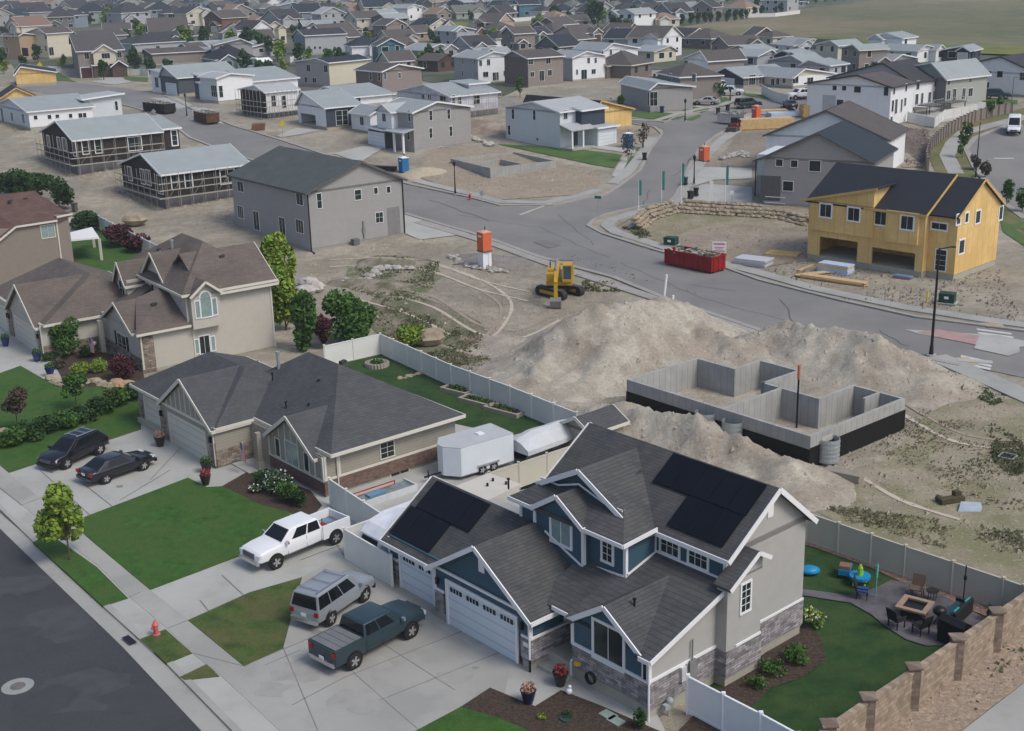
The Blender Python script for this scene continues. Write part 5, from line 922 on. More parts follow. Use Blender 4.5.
# yellow duplex
yo=dict(name='unfinished_duplex')
gy,fy,Wy,Dy,ey,zy=H('yellow','unfinished yellow sheathed two storey duplex with black roof and two open garage bays',(q('d',618,385),q('d',628,130),q('d',180,75),q('d',725,110),'y',(945,190)),osb,rblack,yaw=44,cat='house under construction',found=.6,W=10,roof=False,tr=.16,**yo,
 wins=[W2('L','d',243,120,1.3,1.3,v=-.33),W2('L','d',353,135,1.3,1.3,v=-.33),W2('L','d',460,150,1.3,1.3,v=0),W2('L','d',563,168,1.3,1.3,v=-.31),W2('L','d',290,278,4.6,2.5,t='o',n='garage_opening'),W2('L','d',505,325,4.9,2.6,t='o',n='garage_opening')])
mr=MB();mt=MB();mw=MB()
Y2=-3.0   # right gable mass extends toward -y
pk=fy.pl((983,179),'y',Y2); print('yellow peak',pk); px_=max(3.,min(pk.x,7)); pz=min(max(pk.z,ey+1.5),ey+4)
mw.box(.9,Wy,Y2,0,.6,ey-.02).prism([(.9,Y2,ey-.05),(Wy,Y2,ey-.05),(px_,Y2,pz-.12)],(0,0,0),(0,.2,0)).prism([(0,0,ey-.05),(Wy,0,ey-.05),(px_,0,pz-.12+.25)],(0,0,0),(0,.2,0)).prism([(0,Dy,ey-.05),(Wy,Dy,ey-.05),(px_,Dy,pz-.12)],(0,-.2,0),(0,0,0))
sl=(pz-ey)/px_
mr.prism([(-.35,-.25,ey-.35*sl),(-.35,Dy+.3,ey-.35*sl),(px_,Dy+.3,pz+.2),(px_,-.25,pz+.2)],(0,0,-.16),(0,0,0)).prism([(Wy+.3,-.25,ey-.1),(Wy+.3,Dy+.3,ey-.1),(px_,Dy+.3,pz+.2),(px_,-.25,pz+.2)],(0,0,-.16),(0,0,0))
mr.prism([(.4,Y2-.3,ey-.15),(.4,-.1,ey-.15),(px_,-.1,pz),(px_,Y2-.3,pz)],(0,0,-.16),(0,0,0)).prism([(Wy+.3,Y2-.3,ey-.15),(Wy+.3,-.1,ey-.15),(px_,-.1,pz),(px_,Y2-.3,pz)],(0,0,-.16),(0,0,0))
mt.bar((-.35,-.28,ey-.35*sl-.05),(px_,-.28,pz+.15),.06,.25).bar((.4,Y2-.33,ey-.2),(px_,Y2-.33,pz-.05),.06,.22).bar((Wy+.3,Y2-.33,ey-.2),(px_,Y2-.33,pz-.05),.06,.22).bar((-.38,-.28,ey-.35*sl-.05),(-.38,Dy*.5,ey-.35*sl-.05),.06,.22)
# left shed gable on the front
mr.prism([(-.7,Dy+.5,ey-.1),(-.7,Dy*.38,ey+2.0),(3.2,Dy*.38,ey+2.1),(3.2,Dy+.5,ey-.0)],(0,0,-.14),(0,0,0)); mw.prism([(-.32,Dy*.99,ey-.1),(-.32,Dy*.42,ey-.1),(-.32,Dy*.42,ey+1.75)],(0,0,0),(3,0,0)); mt.bar((-.73,Dy+.5,ey-.15),(-.73,Dy*.38,ey+1.95),.06,.25)
mw.box(-.32,0,Dy*.42,Dy-.3,3.4,ey).box(-.3,0,.6,4.2,3.3,ey-.1)
mw.build('gable_wall',osb,gy); mr.build('roof',rblack,gy); mt.build('roof_trim',osbp,gy)
MB().box(.95,Wy,Y2+.05,.1,-.6,.6).build('foundation',found_,gy)
for p,w_,h_ in (((q('d',764,155)),.7,.9),((q('d',796,148)),.6,.9),((q('d',840,145)),.9,1.2),((q('d',930,130)),.7,1.3),((q('d',776,262)),1.0,1.3)):
    l=fy.pl(p,'y',Y2); window(gy,('y',Y2),l.x,l.z,w_,h_,mun=(0,0),tr=.16)
l=fy.pl(q('d',692,152),'x',.9); window(gy,('x',.9),l.y if Y2<l.y<0 else -1.5,5.3,1.6,.6,mun=(1,0),tr=.16); window(gy,('x',.9),-1.5,1.9,1.1,2.1,mun=(0,3),name='door',tr=.1)
mp=MB()
for i in range(9): mp.box(.5,.5+.04,Y2-.02,Y2,1.0,1.1)
# ---------------------------------------------------------------- foundations
def foundation(name,label,C_,hgt,L,W,yaw,walls,tar_h,t=.25,cat='foundation',floor=True):
    c=at(C_); r=root(name,(c.x,c.y,c.z),math.radians(yaw),label,cat)
    mb=MB()
    for x0,x1,y0,y1,z0,z1 in walls: mb.box(x0,x1,y0,y1,z0,z1)
    mb.build('concrete_wall',concw,r)
    return r
cF=at((808.8,469.5)); fF=Fr((cF.x,cF.y,0),math.radians(40))
for p in ((621.9,382.2),(903.8,401),q('d',0,0),(690,372),(770,392),(848,408)): print('F',fF.pl(p,'z',2.2))
FD=16.3;FW_=10.6;hh=2.25
wl=[(0,.25,0,FD,0,hh),(0.25,FW_,0,.25,0,hh),(FW_-.25,FW_,.25,4.2,0,hh),(FW_-4.3,FW_-.25,4.0,4.25,0,hh),(FW_-4.3,FW_-4.05,4.25,9.0,0,hh),(FW_-4.3,FW_,8.8,9.05,0,hh),(FW_-.25,FW_,9.05,12.6,0,hh),(FW_-3.2,FW_-.25,12.4,12.65,0,hh),(FW_-3.2,FW_-2.95,12.65,FD-.25,0,hh),(0.25,FW_-2.95,FD-.25,FD,0,hh),(.25,6.3,7.2,7.45,0,hh),(FW_-2,FW_-.25,1.9,2.1,0,hh)]
rf=foundation('concrete_foundation','new poured concrete basement walls with black waterproofing in the bare lot',(808.8,469.5),0,0,0,40,wl,1.5)
MB().box(-.03,0,-.03,FD+.03,-.3,1.35).box(0,FW_+.03,-.03,0,-.3,1.45).box(FW_,FW_+.03,0,4.2,-.3,1.4).build('waterproofing',tar,rf)
MB().box(.25,FW_-.25,.25,FD-.25,-.02,.05).build('basement_floor',sand,rf)
mb=MB()
for x,y in ((.12,3),(.12,6),(.12,9),(.12,13),(3,.12),(6,.12),(9,.12),(.12,15.5),(6.2,7.3),(FW_-.1,2)): mb.cyl((x,y,hh),(x,y,hh+.25),.02,n=5)
mb.build('anchor_bolt',steel,rf)
MB().box(1.2,2.3,-.02,.27,.95,1.85).build('window_frame',M('buck_wood',(.42,.40,.36)),rf)
MB().box(.25,.27,4.5,5.7,.9,1.8).build('window_frame',MT['buck_wood'],rf)
MB().cyl((2.2,2.7,0),(2.2,2.7,1.0),.05).cyl((2.5,2.8,0),(2.5,2.8,1.1),.05).cyl((2.4,2.5,0),(2.4,2.5,.9),.05).build('plumbing_pipe',black,rf)
pp=MB().cyl((5.5,5.2,0),(5.5,5.2,3.6),.07,n=8).cyl((5.5,5.2,3.6),(5.5,5.2,4.6),.11,n=8); pp.mi=[0 if i<10 else 1 for i in range(len(pp.f))]; pp.build('steel_post',[black,M('orange_cap',(.45,.15,.07))],rf)
def well(lx,ly,face,lab):
    p=rf.matrix_basis@Vector((0,0,0)); M4=Matrix.Translation((cF.x,cF.y,0))@Matrix.Rotation(math.radians(40),4,'Z'); g_=M4@Vector((lx,ly,0))
    r=root('window_well',(g_.x,g_.y,0),math.radians(40)+face,lab,'window well'); mb=MB(); n=14; R_=.75
    P=[(R_*math.cos(PI+PI*i/n),R_*math.sin(PI+PI*i/n)*1.1) for i in range(n+1)]
    for i in range(n):
        a,b=P[i],P[i+1]; mb.prism([(a[0],a[1],0),(b[0],b[1],0),(b[0]*.95,b[1]*.95,0),(a[0]*.95,a[1]*.95,0)],(0,0,.2),(0,0,1.75))
        for k in range(5): mb.prism([(a[0]*1.03,a[1]*1.03,0),(b[0]*1.03,b[1]*1.03,0),(b[0],b[1],0),(a[0],a[1],0)],(0,0,.3+k*.3),(0,0,.42+k*.3))
    mb.build('well_shell',steel,r)
well(1.75,-.05,0,'galvanised window well at the front corner of the concrete foundation'); well(-.05,6.2,-PI/2,'galvanised window well on the long wall, right one of the pair'); well(-.05,8.6,-PI/2,'galvanised window well on the long wall, left one of the pair')
cR=at(q('L',685,640)); 
RW,RD=11,12;rh=1.5
foundation('concrete_foundation','low pale concrete foundation walls in the rear lot behind the bend of the road',q('L',685,640),0,0,0,30,[(0,.22,0,RD,0,rh),(.22,RW,0,.22,0,rh),(RW-.22,RW,.22,RD,0,rh),(.22,RW-.22,RD-.22,RD,0,rh),(.22,RW*.5,RD*.55,RD*.55+.22,0,rh),(RW*.5,RW*.5+.22,.22,RD*.55,0,rh)],0)
# ---------------------------------------------------------------- far houses
WC=dict(grey=wgrey,greyb=wgreyd,pale=wgreyl,cream=wcream,tan=wtaupe2,brown=wtaupe,db=wbrown,white=wwhite,blue=wblue,navy=wnavy,teal=wteal,brick=wbrick,orange=wtan2_,sage=wsage,pink=wpink,green=wgreen)
RC=dict(dark=rdk,darkb=rblue,tanr=rtan,terra=terra,brownr=rbrn,light=rlight,black=rblack,greenr=rgreent,lgrey=rlight2)
WN=dict(grey='grey',greyb='dark grey',pale='pale grey',cream='cream',tan='taupe',brown='brown',db='dark brown',white='white',blue='blue-grey',navy='navy',teal='bright blue',brick='brick red',orange='orange tan',sage='sage',pink='pinkish tan',green='pale green')
RN=dict(dark='dark grey',darkb='blue-black',tanr='tan',terra='terracotta',brownr='brown-grey',light='pale',black='black',greenr='green-grey',lgrey='light grey')
FAR=[(14,33,34,1,'cream','terra'),(45,24,30,2,'grey','dark'),(62,30,26,2,'greyb','dark'),(78,28,24,2,'blue','dark'),(93,24,34,2,'green','darkb'),(118,12,20,1,'cream','dark'),(137,25,32,2,'pale','dark'),(12,13,26,1,'brick','dark'),(30,6,22,1,'pink','terra'),(52,9,20,1,'grey','greenr'),(72,7,22,1,'brown','tanr'),(98,5,22,1,'tan','darkb'),(5,22,26,1,'pale','darkb'),(118,37,32,1,'brown','brownr'),(60,46,26,1,'blue','darkb'),
(163,22,28,2,'blue','darkb'),(178,26,26,2,'greyb','dark'),(200,26,32,2,'cream','dark'),(170,40,48,1,'tan','brownr'),(214,32,32,2,'brick','brownr'),(226,18,24,1,'db','dark'),(242,18,32,1,'tan','tanr'),(243,46,34,2,'white','dark'),(263,48,34,1,'orange','brownr'),(203,44,22,1,'brown','brownr'),(195,62,20,1,'greyb','light'),(237,70,50,1,'blue','black'),(184,60,26,1,'tan','brownr'),(266,72,12,1,'white','white_'),
(150,10,22,1,'tan','dark'),(172,6,22,1,'grey','darkb'),(194,8,20,1,'pale','dark'),(213,12,22,1,'pink','brownr'),(232,5,20,1,'blue','light'),(252,9,22,1,'grey','dark'),(270,14,22,1,'tan','greenr'),(262,30,26,1,'pink','tanr'),
(279,26,26,2,'tan','brownr'),(309,25,28,2,'blue','darkb'),(326,16,24,1,'grey','dark'),(346,19,32,1,'cream','tanr'),(352,38,30,1,'tan','brownr'),(374,38,26,1,'db','brownr'),(397,41,30,2,'tan','brownr'),(276,44,26,2,'cream','brownr'),(290,12,22,1,'pale','dark'),(308,7,20,1,'tan','light'),(328,5,20,1,'pink','dark'),(347,7,22,1,'grey','light'),(367,5,20,1,'blue','dark'),(386,8,20,1,'pale','greenr'),(365,12,20,1,'tan','dark'),(345,46,50,1,'tan','brownr'),
(399,21,24,2,'white','light'),(421,19,26,1,'pale','greenr'),(410,9,22,1,'cream','dark'),(438,9,22,1,'tan','darkb'),(445,20,22,1,'tan','tanr'),(458,7,22,1,'grey','brownr'),(471,19,30,1,'sage','greenr'),(494,20,24,1,'tan','dark'),(510,18,20,2,'white','dark'),(530,17,24,2,'teal','darkb'),(486,7,20,1,'pink','light'),(505,8,20,1,'white','dark'),(425,41,22,1,'orange','brownr'),(443,38,22,1,'pale','light'),(466,43,26,1,'brick','brownr'),(487,30,28,1,'pink','brownr'),(505,48,24,1,'white','dark'),(525,52,26,2,'tan','brownr'),(507,38,34,1,'tan','brownr'),(440,60,46,1,'grey','light'),(403,72,28,1,'cream','brownr'),(428,72,22,1,'db','brownr'),(408,56,30,1,'tan','brownr'),(392,66,16,2,'teal','brownr'),
(549,18,20,1,'white','dark'),(567,18,26,1,'grey','darkb'),(600,14,26,1,'white','dark'),(580,7,22,1,'tan','dark'),(558,6,20,1,'pale','brownr'),(538,7,20,1,'blue','dark'),(600,5,20,1,'grey','light'),(621,29,36,2,'white','light'),(646,26,24,1,'pink','brownr'),(563,25,26,1,'orange','tanr'),(580,28,20,1,'pink','brownr'),(547,33,32,1,'brown','brownr'),(565,40,36,1,'db','brownr'),(588,42,40,1,'tan','brownr'),(614,40,34,1,'brown','brownr'),(637,42,34,1,'tan','brownr'),(543,43,26,1,'green','dark'),(558,50,44,1,'brown','brownr'),(645,58,48,2,'white','brownr'),(612,78,54,1,'brown','brownr'),(625,10,22,1,'greyb','dark'),
(645,14,26,2,'blue','dark'),(662,17,24,1,'greyb','brownr'),(682,19,28,1,'blue','dark'),(702,14,24,1,'tan','dark'),(735,15,26,1,'cream','tanr'),(717,7,22,1,'grey','brownr'),(752,9,22,1,'white','dark'),(774,13,28,2,'pale','light'),(796,8,22,1,'blue','dark'),(668,27,26,1,'cream','tanr'),(690,7,22,1,'pale','greenr'),(652,6,20,1,'tan','dark'),
(698,47,42,1,'pale','dark'),(722,48,44,1,'brown','brownr'),(745,55,44,1,'tan','brownr'),(765,45,20,1,'brick','brownr'),(782,47,28,1,'cream','brownr'),(764,62,44,1,'grey','light'),(742,68,40,1,'pale','light'),(788,68,40,1,'navy','light'),(812,56,50,1,'white','light'),(848,68,30,2,'cream','light'),(823,61,16,1,'navy','dark'),(812,73,46,1,'pale','light'),(885,60,40,2,'white','light'),(898,60,30,1,'tan','brownr'),(838,78,36,1,'pale','light'),(872,74,26,2,'tan','light'),(928,62,44,1,'white','light'),(957,62,26,1,'navy','light'),(905,72,40,1,'pale','light'),(665,62,36,1,'cream','light')]
rg=random.Random(99)
for yy,st_ in ((.5,13),(4,15),(8.5,17),(13.5,20),(19,26)):
    x=rg.uniform(0,8)
    while x<(835 if yy<2 else 800 if yy<6 else 690):
        if not any(abs(f[0]-x)<f[2]*.42+5 and abs(f[1]-yy)<3.2 for f in FAR) and not(410<x<545 and yy>17): FAR.append((round(x),yy,st_*1.25,rg.choice([1,1,2]),rg.choice(['grey','pale','white','white','cream','blue','greyb','white','tan','pale']),rg.choice(['dark','brownr','darkb','light','dark','greenr','tanr'])))
        x+=st_*rg.uniform(.9,1.3)
HSX=[(78,175),(130,190),(166,209),(40,125),(93,78),(50,59),(20,60),(83,50),(134,52),(150,65),(170,70),(175,95),(205,100),(218,103),(240,95),(262,115),(300,115),(330,128),(385,140),(414,150),(450,118),(478,84),(528,88),(560,80),(573,81),(603,76),(330,85),(350,70),(383,95),(400,70),(306,55),(330,50),(560,150),(610,110),(650,110),(679,104),(707,85),(743,88),(793,88),(770,80)]
for yy,x0_,x1_,st_ in ((27,0,690,26),(33,0,560,30),(40,100,690,32),(48,110,700,36),(56,180,700,40),(64,190,560,44)):
    x=x0_+rg.uniform(0,8)
    while x<x1_:
        if not any(abs(f[0]-x)<f[2]*.5+st_*.38 and abs(f[1]-yy)<4.5 for f in FAR) and not any(abs(hx-x)<30 and abs(hy-yy)<13 for hx,hy in HSX) and not(400<x<545 and 17<yy<31): FAR.append((round(x),yy,st_*1.0,rg.choice([1,1,2]),rg.choice(['grey','pale','tan','brown','greyb','white','white','cream','pale']),rg.choice(['dark','brownr','darkb','light','light','lgrey'])))
        x+=st_*rg.uniform(.6,1.0)
used={}
for i,(x,y,sw,st,wc,rc) in enumerate(FAR):
    c=at((x,y)); s_=F/((np.array(c)-OO)@FW); wm=sw*(1.45 if y<36 else 1.25)/s_; rnd=random.Random(i*13+5)
    yaw=math.radians(rnd.choice([18,30,38,44,-42,-35])); W_=wm*rnd.uniform(.62,.7); D_=wm*rnd.uniform(.62,.72); W_=max(W_,3 if sw<15 else 7); D_=max(D_,3 if sw<15 else 7.)
    if rc=='white_': rm=white; rn_='white'
    else: rm=RC[rc]; rn_=RN[rc]
    ez=2.9 if st==1 else 5.4
    band='topmost rows' if y<=12 else ('distant rows' if y<=34 else 'middle rows')
    near='far left' if x<130 else 'left' if x<270 else 'centre left' if x<400 else 'centre' if x<540 else 'centre right' if x<690 else 'right'
    base=f"{'two storey' if st==2 else 'low'} {WN[wc]} house, {rn_} roof, {band}, {near}"
    used.setdefault(base,[]).append(x); 
    r=root('house',(c.x,c.y,c.z),yaw,base,'house','far houses of the subdivision'); r['_b']=base; r['_x']=x
    mw=MB(); mw.box(-W_/2,W_/2,0,D_,-2,ez-.02); mr=MB();mt=MB(); kind=rnd.random(); ax='x' if rnd.random()<.5 else 'y'
    span=D_ if ax=='x' else W_; ri=span*rnd.uniform(.2,.32) if rc!='light' else span*.14
    if kind<.3 and rc!='light': hip(mr,mt,-W_/2,W_/2,0,D_,ez,ez+ri,(-W_*.1,D_/2) if ax=='x' else (0,D_*.42),(W_*.1,D_/2) if ax=='x' else (0,D_*.58),.4)
    else: gable(mr,mt,mw,-W_/2,W_/2,0,D_,ax,ez,ez+ri,.4,.5 if rc!='light' else rnd.choice([.3,.5,.7]))
    if sw>24 and rnd.random()<.75: # front gable wing
        wa=W_*.42; s2=rnd.choice([-1,1]); xa=s2*W_*.24; e2=min(ez,2.9 if st==1 or rnd.random()<.5 else 5.2)
        mw.box(xa-wa/2,xa+wa/2,-1.8,0,-2,e2-.02); gable(mr,mt,mw,xa-wa/2,xa+wa/2,-1.8,2.5,'y',e2,e2+wa*.3,.3,ends=(1,0)); fy0=-1.8
    else: xa=0;fy0=0
    mw.build('wall',WC[wc],r); mr.build('roof',rm,r)
    if wc!='db': mt.build('roof_trim',rnd.choice([white,white,cream]),r)
    # windows on the faces turned to the viewer
    facex=yaw>0
    for fl in range(st):
        zc=1.7+2.7*fl
        for j in range(2 if W_<10 else 3):
            if rnd.random()<.2: continue
            u=-W_/2+W_*(j+.6+rnd.random()*.2)/(2.2 if W_<10 else 3.2)
            if fy0 and abs(u-xa)<W_*.25: continue
            window(r,('y',0),u,zc,rnd.choice([1,1.4,1.8]),rnd.choice([1.1,1.4]),det=False,mun=(0,0),tr=.09)
        for j in range(2):
            if rnd.random()<.25: continue
            v=D_*(j+.5)/2
            if facex: window(r,('x',-W_/2),v,zc,rnd.choice([.9,1.3]),1.2,det=False)
            else:
                mbx=MB(); mbx.box(W_/2-.02,W_/2+.04,v-.6,v+.6,zc-.6,zc+.6); mbx.build('window',glass,r)
    if fy0:
        if rnd.random()<.5: gdoor(r,('y',-1.8),xa,wa*.7,2.1,z0=.1,mt=rnd.choice([gdoorw,gdoort,wbrown]),frm=white)
        else: window(r,('y',-1.8),xa,1.8,1.6,1.4,det=False)
for o in COL.objects:
    b_=o.get('_b')
    if b_:
        xs_=sorted(used[b_]); n_=len(xs_)
        if n_>1: 
            i_=xs_.index(o['_x']); o['label']=b_+', '+(('left','right')[i_] if n_==2 else ('leftmost','middle','rightmost')[i_] if n_==3 else ('first','second','third','fourth','fifth','sixth','seventh','eighth','ninth','tenth')[i_]+' from left')
        del o['_b'],o['_x']
    if '_W' in o: del o['_W'],o['_D'],o['_e']
# ---------------------------------------------------------------- fences and walls
def fence(name,label,cat,tops,h,mat,step=2.4,postm=None,pw=.13,cap=True,slats=False,t=.05,group=None,pname='panel',postname='post',over=.06,base=None):
    P=[]
    for p in tops:
        d=ray(p); g=atz(p,h) if base is None else atz(p,h+base)
        for _ in range(25): g=atz(p,h+gz(g.x,g.y)*.5+ (g.z-h)*.5)
        g.z-=h; P.append(g)
    pts=[P[0]]
    for a,b in zip(P,P[1:]):
        n=max(1,round((b-a).length/step))
        for i in range(1,n+1): pts.append(a.lerp(b,i/n))
    o=pts[0].copy(); r=root(name,o,0,label,cat,group)
    for a,b in zip(pts,pts[1:]):
        A=a-o+Vector((0,0,h/2+.03)); B=b-o+Vector((0,0,h/2+.03)); mb=MB()
        mb.bar(A,B,t,h-.08); d=(B-A)
        if cap: mb.bar(A+Vector((0,0,h/2-.06)),B+Vector((0,0,h/2-.06)),t+.05,.1); mb.bar(A-Vector((0,0,h/2-.12)),B-Vector((0,0,h/2-.12)),t+.05,.14)
        mb.build(pname,mat,r)
    for p in pts:
        c=p-o; mb=MB().box(c.x-pw/2,c.x+pw/2,c.y-pw/2,c.y+pw/2,c.z-.3,c.z+h+over)
        if cap: mb.prism([(c.x-pw*.65,c.y-pw*.65,c.z+h+over),(c.x+pw*.65,c.y-pw*.65,c.z+h+over),(c.x+pw*.65,c.y+pw*.65,c.z+h+over),(c.x-pw*.65,c.y+pw*.65,c.z+h+over)],(0,0,0),(0,0,.06))
        mb.build(postname,postm or mat,r)
    return r
fence('vinyl_fence','long white vinyl fence behind the back lawn of the greige rambler','fence',[(324,346),(380,334),(451,365),(510,386.5),(577,413)],1.83,vinyl)
fence('vinyl_fence','tan vinyl fence between the white trailer yard and the blue house','fence',[(489,473),(574,445)],1.83,vinylt)
fence('vinyl_fence','white vinyl fence running back from the white pickup to the brick corner','fence',[(329,479),(382,514)],1.83,vinyl)
fence('vinyl_gate','wide white vinyl gate beside the smallest garage door of the blue house','gate',[(383,515),(344,529),(391,556)],1.9,vinyl,step=3.2)
fence('vinyl_fence','bright white vinyl fence at the front right corner of the blue house','fence',[(688,676.5),(761,714),(840,757)],1.83,col('vinyl_bright',(.72,.74,.78),.4))
fence('vinyl_fence','greyish vinyl fence behind the slate patio of the blue house','fence',[(808,513),(906,546.5),(1004,579),(1024,586)],1.83,vinylt)
fence('vinyl_fence','curved pale vinyl fence behind the lawn beside the brown house','fence',[(60,220),(93,213),(112,223),(150,242),(185,258)],1.83,vinyl)
fence('block_wall','stepped tan block wall with capped pillars along the gravel verge','wall',[(790,757),(829,727),(868.3,700),(914,669.7),(957.4,640.4),(996.8,613.7),(1033,589)],1.95,brickw,step=99,postm=brickd,pw=.5,cap=True,t=.22,postname='pillar',over=.15)
fence('panel_wall','long curved brown fence wall with posts beside the winding path','wall',[(928,158),(927,150),(930,140),(938,132),(948,124),(961,117),(975,111),(992,106),(1012,103)],1.8,col('stone_brown',(.21,.175,.15),.9),step=1.7,postm=col('stone_post',(.13,.11,.10),.9),pw=.35,t=.15,postname='pillar')
fence('vinyl_fence','white fence at the end of the green lawn by the cream rambler','fence',[(762,85),(774,91),(789,95)],1.83,vinyl)
fence('vinyl_fence','white back fence stepping round the decks of the townhouses','fence',[(908,112),(935,118),(945,110),(978,104)],1.6,vinyl)
fence('vinyl_fence','white fence among the young trees left of the pale two storey house','fence',[(290,57),(300,55),(322,56)],1.6,vinyl)
fence('vinyl_fence','white fence between the brown maroon-door house and the pale roofed rambler','fence',[(128,69),(140,69),(148,70)],1.6,vinyl)
fence('vinyl_fence','long white fence in front of the bright blue house on the far meadow','fence',[(508,18.5),(540,16)],1.8,vinyl,step=6); fence('vinyl_fence','long white fence at the left end of the green park strip','fence',[(381,20),(410,20)],1.8,vinyl,step=6)
fence('vinyl_fence','white fence behind the row of round trees at the field edge','fence',[(742,14),(775,13),(800,10)],1.8,vinyl,step=6)
# ---------------------------------------------------------------- rock wall
rm_=M('limestone',(.30,.25,.18),.9,.3,1.2,.4,6)
def rocks(name,label,cat,px,n,size,mat,spread=.6,layers=1,group=None):
    P=[at(p) for p in px]; o=P[0].copy(); mb=MB(); tot=sum((b-a).length for a,b in zip(P,P[1:]))
    for i in range(n):
        t=random.random()*tot
        for a,b in zip(P,P[1:]):
            L=(b-a).length
            if t<=L: break
            t-=L
        g=a.lerp(b,min(1,t/L)); lay=random.randrange(layers); d=(b-a).normalized(); nr=Vector((-d.y,d.x,0))
        g=g+nr*(lay*.35+random.uniform(-spread,spread)*.3); s=size*random.uniform(.7,1.3)
        mb.ball((g.x-o.x,g.y-o.y,gz(g.x,g.y)-o.z+s*.35+lay*size*.75),s*.6,7,(1.25,.9,.7),.35)
    b_=mb.build(name,mat,None); b_.location=o; return tag(b_,label,cat,group)
rocks('rock_wall','stacked limestone boulder retaining wall behind the red dumpster','retaining wall',qs('c',560,200,600,160,700,130,850,140,1022,150),380,.5,rm_,layers=4,spread=.3)
rocks('rock_wall','lower limestone boulder wall running under the grey gabled house','retaining wall',qs('d',0,150,60,155,175,185),130,.5,rm_,layers=3)
rocks('rock_border','row of pale boulders edging the flower bed of the tan house','rock border',[(50,380),(62,388),(78,388),(92,382),(105,388),(118,391)],26,.6,rm_)
rocks('rock_border','reddish sandstone boulders in front of the burgundy shrub','rock border',[(115,386),(125,390),(134,388)],9,.75,M('sandstone',(.36,.23,.14),.9,.25,1,.4,6))
rocks('rubble_pile','heap of white boulders beside the yellow-green poplars','rubble',[(305,285),(318,292),(300,296)],16,1.1,M('white_rock',(.42,.39,.36),.9,.2,1,.4,6))
rocks('rubble_pile','broken concrete rubble on the weedy heap by the grey duplex','rubble',qs('b',360,400,440,410,520,350,640,350),45,.55,M('grey_rock',(.36,.34,.31),.9,.2,1,.4,6),spread=2)
rocks('rubble_pile','ring of grey rubble round the spoil heap near the orange toilet','rubble',qs('b',790,300,840,340,920,350,1000,370),50,.4,MT['grey_rock'],spread=2)
rocks('rubble_pile','rubble strewn behind the grey gabled house with the porch columns','rubble',qs('L',440,320,520,350,600,380,700,420),50,.6,MT['white_rock'],spread=2)
rocks('rubble_pile','scrap timber and stones on the dark lot near the orange toilets','rubble',qs('N',690,510,760,490,840,470,860,500),40,.6,MT['grey_rock'],spread=2)
rocks('garden_border','curved row of small stones across the rambler back lawn','rock border',[(398,380),(410,377),(424,374),(430,372)],30,.28,rm_)
rocks('boulder','single pale boulder at the edge of the hedge lawn','boulder',[(5,438),(6,438)],1,1.0,rm_); rocks('boulder','large tan boulder beside the round dark shrub outside the curved fence','boulder',[(134,226),(135,226)],1,2.6,rm_); rocks('boulder','pale boulder half hidden in the weeds behind the white fence','boulder',[(428,345),(429,345)],1,1.5,rm_)
# ---------------------------------------------------------------- plants
def leaves(mb,c,R,n,s,rs,clump=None,up=.2):
    k=clump or [(Vector((0,0,0)),1.)]
    for _ in range(n):
        cc,cr=rs.choice(k)
        while True:
            v=Vector((rs.uniform(-1,1),rs.uniform(-1,1),rs.uniform(-1,1)))
            if v.length<1: break
        v=v.normalized()*(v.length**.45)*cr
        p=Vector(c)+Vector(((cc.x+v.x)*R[0],(cc.y+v.y)*R[1],(cc.z+v.z)*R[2]))
        a=Vector((rs.gauss(0,1),rs.gauss(0,1),rs.gauss(0,.7))).normalized(); b=a.cross(Vector((rs.gauss(0,1),rs.gauss(0,1),rs.gauss(0,1)))).normalized(); q_=s*rs.uniform(.6,1.3)
        a*=q_*.5;b*=q_*.5; mb.add([p-a-b,p+a-b*.6,p+a*.8+b,p-a*.7+b],[(0,1,2,3)])
def tree(label,px,h,r,mat,n=1400,s=.28,trunk=.3,shape='round',name='tree',cat='tree',group=None,seed=0,z=.0,tr=.09,nc=9):
    rs=random.Random(seed+int(px[0]*7+px[1]*3)); g=at(px,z); ro=root(name,g,0,label,cat,group)
    th=h*trunk; ch=h-th; mb=MB(); mb.cyl((0,0,-.1),(0,0,th+ch*.35),tr,tr*.55,n=8,cap=False)
    for k in range(5):
        a=rs.random()*6.28; z0=th+ch*rs.uniform(-.05,.3); mb.cyl((0,0,z0),(math.cos(a)*r*.6,math.sin(a)*r*.6,z0+ch*.35),tr*.45,tr*.15,n=5,cap=False)
    mb.build('trunk',bark,ro,True)
    if shape=='round': cl=[(Vector((rs.uniform(-.55,.55),rs.uniform(-.55,.55),rs.uniform(-.6,.6))),rs.uniform(.35,.55)) for _ in range(nc)]
    elif shape=='column': cl=[(Vector((rs.uniform(-.4,.4)*(1-abs(z_)*.4),rs.uniform(-.4,.4)*(1-abs(z_)*.4),z_)),rs.uniform(.35,.5)*(1-max(0,z_)*.45)) for z_ in [rs.uniform(-.7,.75) for _ in range(nc+6)]]
    else: cl=[(Vector((rs.uniform(-.5,.5)*(.75-z_)/1.4,rs.uniform(-.5,.5)*(.75-z_)/1.4,z_)),.5*(1-z_)/1.7+.06) for z_ in [-.8+1.6*i/(nc+6) for i in range(nc+6)]]
    mb=MB(); leaves(mb,(0,0,th+ch/2),(r,r,ch/2),n,s,rs,cl); mb.build('crown',mat,ro); return ro
